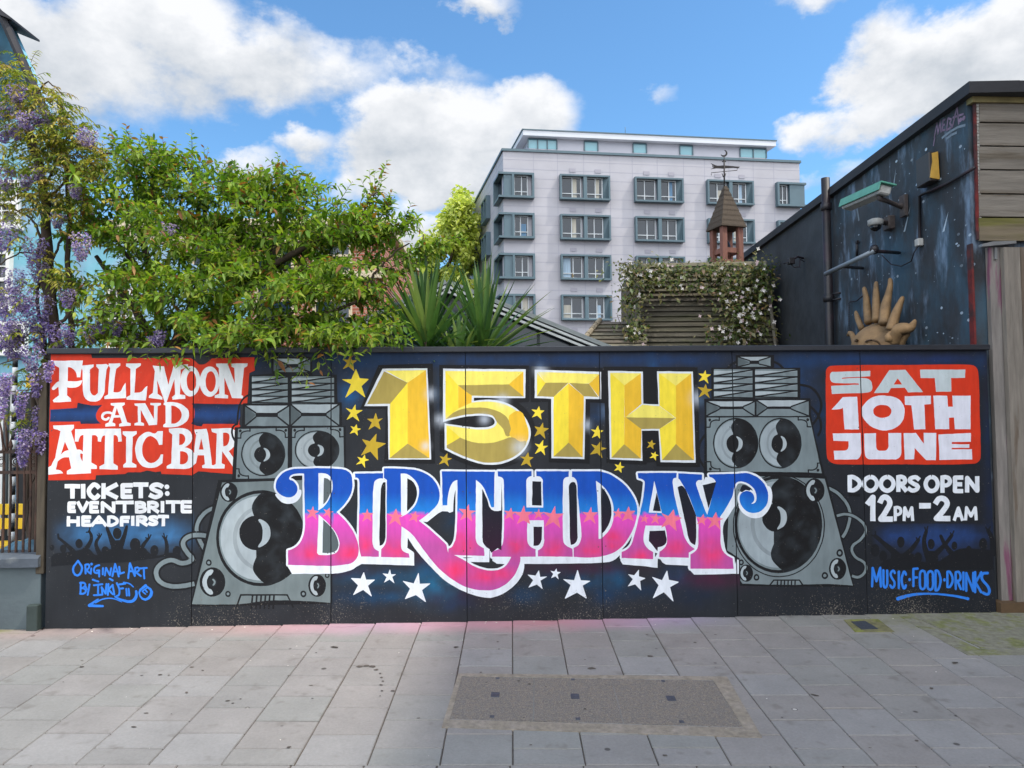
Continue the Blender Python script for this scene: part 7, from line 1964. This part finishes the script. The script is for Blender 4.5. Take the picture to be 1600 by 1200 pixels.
# ---------------------------------------------------------------- wisteria
def build_wisteria():
    root = empty('wisteria', at(85, 860, 7.0)); root.location.z = 0; tag(root, "wisteria with hanging violet flower clusters and yellow green leaves at the left", "climbing plant")
    Y = 6.95; wood = MB(); LV = Leaves()
    def vine(pts, r0, r1, tw=.0, n=6):
        P = [at(x, y, Y + dy) for x, y, dy in pts]; Q = []
        for i in range(len(P) - 1):
            for k in range(n):
                t = k / n; p0, p1, p2, p3 = P[max(0, i - 1)], P[i], P[i + 1], P[min(len(P) - 1, i + 2)]
                Q.append(.5 * ((2 * p1) + (p2 - p0) * t + (2 * p0 - 5 * p1 + 4 * p2 - p3) * t * t + (3 * p1 - p0 - 3 * p2 + p3) * t ** 3) + rv(.006))
        Q.append(P[-1]); m = len(Q)
        if tw:
            Q = [q + Vector((math.cos(i * .9), math.sin(i * .9), 0)) * tw for i, q in enumerate(Q)]
        wood.tube(Q, [r0 + (r1 - r0) * i / (m - 1) for i in range(m)], 7)
    vine([(58, 905, .05), (60, 760, .05), (72, 640, .0), (86, 560, 0), (80, 470, 0), (74, 400, 0), (68, 300, 0), (50, 220, 0), (20, 140, 0)], .075, .03)
    vine([(52, 905, .1), (48, 720, .1), (62, 600, .05), (72, 520, .03), (66, 430, .03), (64, 330, .05)], .04, .02, .03)
    vine([(112, 560, .1), (112, 480, .1), (106, 390, .1), (108, 320, .1), (100, 240, .1)], .032, .016, .012)
    vine([(70, 540, -.05), (58, 470, -.05), (66, 430, -.05), (80, 410, 0), (98, 370, 0)], .018, .01)
    vine([(78, 520, -.05), (104, 495, -.05), (110, 470, 0), (92, 450, .05), (80, 440, .05)], .018, .012)
    vine([(70, 440, 0), (60, 360, 0), (30, 330, 0), (-10, 320, 0)], .014, .006); vine([(80, 505, 0), (130, 508, 0), (190, 500, 0)], .01, .005); vine([(66, 330, 0), (40, 300, 0), (4, 290, 0)], .014, .006)
    vine([(70, 400, 0), (35, 395, 0), (-10, 420, -.1)], .01, .005); vine([(60, 590, -.2), (30, 560, -.3), (-10, 575, -.3)], .008, .004); vine([(72, 600, -.2), (40, 610, -.3), (-10, 612, -.3)], .007, .004); vine([(62, 660, -.2), (66, 690, -.25), (50, 760, -.2), (40, 830, -.2)], .008, .004)
    vine([(85, 300, 0), (160, 240, 0), (210, 260, 0)], .012, .005); vine([(68, 300, 0), (110, 210, 0), (150, 215, 0)], .014, .005); vine([(40, 200, 0), (70, 130, 0), (100, 150, 0)], .012, .004)
    vine([(72, 560, -.1), (58, 600, -.15), (64, 660, -.2), (70, 700, -.2)], .02, .012)
    WG = [rgb(142, 148, 52), rgb(160, 158, 62), rgb(124, 136, 46), rgb(108, 124, 42), rgb(172, 160, 78), rgb(150, 128, 68), rgb(88, 108, 38)]
    def pinnate(a, d, L, n):
        d = d.normalized(); pts = bez(a, a + d * L * .5 + Vector((0, 0, .02)), a + d * L - Vector((0, 0, L * .35)), 6); wood.tube(pts, .0022, 3, cap=False)
        sd = d.cross(Vector((0, 0, 1))); sd = sd.normalized() if sd.length > .05 else Vector((1, 0, 0)); base = RS.choice(WG)
        for i in range(n):
            t = (i + .8) / n; k = min(5, int(t * 6)); p = pts[k].lerp(pts[k + 1], t * 6 - k); td = (pts[k + 1] - pts[k]).normalized()
            for s in ((-1, 1) if i < n - 1 else (0,)):
                l = RS.uniform(.042, .07) * (1.1 - .4 * t); kk = RS.uniform(.8, 1.2); c = tuple(v * kk for v in base[:3])
                LV.add(p, td * (.5 if s else 1) + sd * s + Vector((0, 0, -.35)) + rv(.15), Vector((0, 0, 1)) + rv(.3), l, l * .42, c, .3)
    # leafy masses: px, py, rx, ry, count
    for cx, cy, rx, ry, n in ((20, 130, 34, 34, 26), (40, 170, 50, 30, 34), (80, 155, 30, 16, 14), (60, 210, 60, 30, 52), (110, 225, 42, 26, 48), (60, 260, 70, 32, 62), (100, 190, 30, 20, 22), (130, 270, 40, 30, 30), (150, 250, 36, 24, 18), (30, 310, 50, 30, 26), (90, 310, 60, 26, 34), (4, 110, 16, 14, 10),
                              (20, 360, 40, 30, 12), (110, 350, 40, 24, 14), (60, 430, 50, 40, 12), (20, 470, 40, 20, 8), (110, 440, 40, 40, 12), (140, 520, 50, 16, 16), (30, 530, 40, 14, 14), (90, 540, 30, 10, 8), (45, 590, 30, 16, 10), (40, 655, 24, 16, 8), (74, 575, 8, 16, 5), (160, 470, 40, 40, 8)):
        for _ in range(int(n * 1.9)):
            x, y = RS.gauss(0, .5), RS.gauss(0, .5); p = at(cx + x * rx, cy + y * ry, Y + RS.uniform(-.35, .3)); pinnate(p, Vector((RS.gauss(.15, .7), RS.gauss(-.3, .6), RS.gauss(.1, .4))), RS.uniform(.13, .24), RS.randint(4, 6))
    for x, y, dx, dz in ((96, 140, .8, .1), (88, 150, .7, -.1), (52, 112, .3, .8), (60, 118, .6, .5), (100, 160, .7, -.5)):
        pinnate(at(x - 8, y + 6, Y), Vector((dx, 0, dz)), .2, 5)
    wood.build('stem', bark, root); LV.build('foliage', leaf_m, root)
    VI = [rgb(164, 146, 214), rgb(182, 166, 224), rgb(140, 120, 204), rgb(206, 192, 236), rgb(120, 100, 190)]
    def raceme(px, py, w, h, Y, dens=1.0):
        """a hanging cluster: centre px,py, half width, height in photo pixels"""
        FL = Leaves(); top = at(px, py - h / 2, Y); K_ = Y / 1150; W, H = w * K_, h * K_
        n = int(min(760, 110 + w * h * .30 * dens)); tone = RS.uniform(.82, 1.12)
        for _ in range(n):
            t = RS.random() ** .8; r = W * (1 - .75 * t) * (.5 + .5 * min(1, t * 6)) * math.sqrt(RS.random()); a = RS.uniform(0, 6.283)
            p = top + Vector((r * math.cos(a), r * math.sin(a), -H * t)); o = Vector((math.cos(a), math.sin(a), RS.uniform(-.3, .5)))
            c = RS.choice(VI); k = tone * RS.uniform(.8, 1.15); c = tuple(v * k for v in c[:3]); s = RS.uniform(.013, .022)
            for q in range(2): FL.add(p, o + rv(.5), Vector((0, 0, 1)) + rv(.6), s, s * .95, c, .3)
        return FL.build('flower_cluster', petal_m, root, simple=True)
    for px, py, w, h in ((8, 370, 24, 44), (127, 386, 20, 44), (30, 500, 36, 66), (58, 490, 30, 58), (12, 520, 26, 50), (62, 522, 18, 50), (92, 526, 24, 46), (24, 440, 24, 38), (54, 392, 26, 44), (60, 425, 18, 34), (34, 468, 28, 40), (4, 470, 18, 44), (105, 466, 16, 30), (108, 525, 14, 30), (142, 522, 14, 28), (158, 508, 13, 26),
                         (136, 216, 22, 30), (262, 362, 18, 26), (26, 148, 20, 26), (42, 190, 24, 26), (8, 172, 18, 24), (66, 186, 18, 26), (24, 206, 14, 22), (6, 210, 16, 24), (40, 285, 12, 22), (90, 345, 14, 24), (118, 300, 12, 20), (6, 280, 20, 34), (60, 270, 12, 22),
                         (0, 625, 18, 60), (33, 632, 12, 46), (38, 690, 16, 44), (36, 712, 11, 34), (60, 655, 11, 44), (58, 600, 14, 40), (76, 580, 8, 34), (8, 600, 14, 36), (22, 545, 26, 34), (50, 560, 22, 40), (64, 690, 11, 36), (182, 512, 14, 26), (205, 530, 12, 22), (240, 536, 13, 22), (250, 528, 11, 24)):
        Yf = Y - .25 if px < 125 else Y - .35
        if py > 570: Yf = 6.35 if px > 30 else 6.2
        raceme(px, py, w, h, Yf + RS.uniform(-.1, .1))
build_wisteria()

# ---------------------------------------------------------------- yuccas
def build_yucca(px, py, Y, n, L, label, seed, group):
    rs = random.Random(seed); c = at(px, py, Y); root = empty('yucca', (c.x, Y, gz(c.x, Y))); tag(root, label, "yucca", group)
    m = MB(); m.tube([(c.x, Y, -.1), (c.x + .03, Y, c.z * .5), (c.x, Y, c.z + .05)], [.10, .085, .07], 10); m.build('trunk', bark, root)
    m = MB()
    for i in range(n):
        t = i / n; el = R(84 - 100 * t ** 1.15 + rs.uniform(-9, 9)); az = i * 2.39996 + rs.uniform(-.25, .25)
        ln = L * rs.uniform(.82, 1.08) * (1 if t < .75 else .8); w = rs.uniform(.025, .034); d = Vector((math.cos(el) * math.cos(az), math.cos(el) * math.sin(az), math.sin(el)))
        b = Vector((c.x, Y, c.z + .05 - .22 * t)) + d * .03; sg = ln * (.04 + .22 * t * t) * rs.uniform(.3, 1.4)
        sd = d.cross(Vector((0, 0, 1))).normalized(); up = sd.cross(d)
        rows = []
        for k in range(8):
            u = k / 7; p = b + d * ln * u - Vector((0, 0, 1)) * sg * u * u; ww = w * (.55 + 1.6 * u if u < .28 else (1 - ((u - .28) / .72) ** 1.7)) 
            rows.append((p - sd * ww + up * ww * .45, p, p + sd * ww + up * ww * .45))
        g = rs.random(); col = [rgb(72, 106, 60), rgb(94, 126, 70), rgb(58, 90, 54), rgb(130, 150, 82)][int(g * 3.99)]
        if t > .9: col = rs.choice([rgb(168, 150, 100), rgb(140, 124, 78), rgb(110, 120, 60)])
        vs = [q for r in rows for q in r]; fs = []
        for k in range(7): fs += [(k * 3, k * 3 + 1, k * 3 + 4, k * 3 + 3), (k * 3 + 1, k * 3 + 2, k * 3 + 5, k * 3 + 4)]
        m.mesh(vs, fs, True, col=col)
    m.build('leaf_rosette', mat('yucca_leaf', attr='tint', rough=.38, translucent=.2, spec=.5, var=.15, scale=6), root, fix=False)
build_yucca(668, 540, 7.25, 112, .95, "bigger spiky yucca rosette nearer the leafy tree, behind the hoarding", 5, "yuccas behind the hoarding")
build_yucca(756, 548, 7.35, 98, .92, "spiky yucca rosette in front of the dark glazed gable", 6, "yuccas behind the hoarding")
build_yucca(716, 566, 7.0, 44, .45, "small low yucca squeezed between the two big rosettes", 8, "yuccas behind the hoarding")

# ---------------------------------------------------------------- pale green tree beside the apartments
def build_far_tree():
    Y = 58.0; rs = random.Random(10); c = at(682, 430, Y); root = empty('lime_green_tree', (c.x, Y, 0)); tag(root, "tall pale yellow green tree beyond the end of the apartment block", "tree")
    m = MB(); m.tube([(c.x, Y, -1), (c.x + .3, Y, 5), (c.x, Y, 13)], [.5, .4, .15], 8)
    for k in range(7):
        a = k * .9; m.tube([(c.x, Y, 5 + k), (c.x + math.cos(a) * 2, Y + math.sin(a) * 2, 8 + k), (c.x + math.cos(a) * 3.2, Y + math.sin(a) * 3.2, 10.5 + k)], [.2, .12, .04], 5)
    m.build('trunk', bark, root)
    LV = Leaves(); lumps = []
    for cx, cy, rx, ry in ((716, 345, 26, 36), (720, 320, 18, 22), (700, 370, 34, 36), (670, 405, 44, 40), (712, 410, 36, 50), (650, 450, 50, 40), (700, 470, 56, 50), (630, 500, 44, 40), (735, 380, 24, 40), (660, 520, 60, 40)):
        for _ in range(20): lumps.append((cx + rs.gauss(0, .45) * rx, cy + rs.gauss(0, .45) * ry, rs.uniform(7, 13)))
    for x, y, r in lumps:
        dpt = Y + rs.uniform(-3, 3)
        for _ in range(75):
            p = at(x + rs.gauss(0, .5) * r, y + rs.gauss(0, .5) * r, dpt + rs.gauss(0, .5)); l = rs.uniform(.28, .5); cc = rs.choice([rgb(196, 202, 106), rgb(204, 208, 122), rgb(178, 190, 92), rgb(150, 166, 80)])
            LV.add(p, Vector((rs.gauss(0, 1), rs.gauss(0, 1), rs.gauss(-.3, .7))), Vector((rs.gauss(0, .5), rs.gauss(0, .5), 1)), l, l * .7, cc[:3], .2)
    LV.build('crown', leaf_m, root, simple=True)
build_far_tree()

# ---------------------------------------------------------------- white flowering creeper on the turret
def build_clematis():
    Y = 11.95; rs = random.Random(15); root = empty('white_clematis', at(1150, 540, Y)); root.location.z = 0; tag(root, "white flowering creeper trailing over the slatted turret", "climbing plant")
    LV = Leaves(); FL = Leaves(); st = MB()
    CG = [rgb(74, 86, 42), rgb(92, 100, 52), rgb(112, 112, 66), rgb(60, 72, 36), rgb(124, 116, 80)]
    masses = [(1090, 422, 118, 16, 900), (1010, 432, 40, 26, 420), (990, 460, 24, 42, 420), (992, 515, 22, 30, 240), (1040, 440, 50, 20, 200), (1160, 440, 50, 34, 700), (1150, 480, 44, 44, 420), (1175, 500, 36, 50, 560), (1140, 525, 40, 26, 320), (1190, 430, 22, 30, 300), (1110, 445, 50, 16, 200), (980, 425, 14, 22, 120)]
    for cx, cy, rx, ry, n in masses:
        for _ in range(int(n * .82)):
            x, y = cx + rs.gauss(0, .5) * rx, cy + rs.gauss(0, .5) * ry
            yy = Y + (540 - y) / 130 * .40 - abs(rs.gauss(.02, .13)); p = at(x, y, yy); l = rs.uniform(.05, .10)
            LV.add(p, Vector((rs.gauss(0, 1), rs.gauss(-.5, .6), rs.gauss(-.3, .7))), Vector((rs.gauss(0, .5), -.6, 1)), l, l * .6, [v * rs.uniform(.75, 1.2) for v in rs.choice(CG)[:3]], .3)
            k = .07 if (x > 1120 and y > 455) else .03
            if rs.random() < k:
                pf = p + Vector((0, -.08, 0)); s = rs.uniform(.026, .044); a0 = rs.uniform(0, 1.5); wc = rgb(232, 226, 226) if rs.random() < .75 else rgb(222, 196, 204)
                for q in range(4):
                    a = a0 + q * math.pi / 2; FL.add(pf, Vector((math.cos(a), rs.gauss(-.1, .25), math.sin(a))), Vector((0, -1, 0)), s, s * .7, wc[:3], 0)
    for k in range(40):
        x0, y0 = rs.choice([(1170, 540), (1150, 470), (990, 520), (1060, 430), (1130, 430)]); x0 += rs.uniform(-25, 25); x1, y1 = x0 + rs.uniform(-40, 40), y0 + rs.uniform(-60, 50); y1 = max(404, y1)
        a, b = at(x0, y0, Y + (540 - y0) / 130 * .4 - .03), at(x1, y1, Y + (540 - y1) / 130 * .4 - .05); st.tube(bez(a, a.lerp(b, .5) + Vector((rs.gauss(0, .1), -.1, rs.gauss(0, .1))), b, 6), .006, 3, cap=False)
    for k in range(16):
        x = rs.uniform(960, 1000); y = rs.uniform(405, 500); a = at(x + 14, y, Y); b = at(x - rs.uniform(4, 16), y + rs.uniform(-16, 6), Y); st.tube([a, a.lerp(b, .5) + Vector((0, 0, .03)), b], .003, 3, cap=False)
        for q in range(4): LV.add(a.lerp(b, q / 3), Vector((rs.gauss(0, 1), 0, rs.gauss(0, 1))), Vector((0, -1, .3)), .05, .03, CG[2][:3], .2)
    st.build('stem', bark, root); LV.build('foliage', leaf_m, root, simple=True); FL.build('blossom', mat('white_petal', attr='tint', rough=.7, translucent=.25), root, simple=True)
build_clematis()
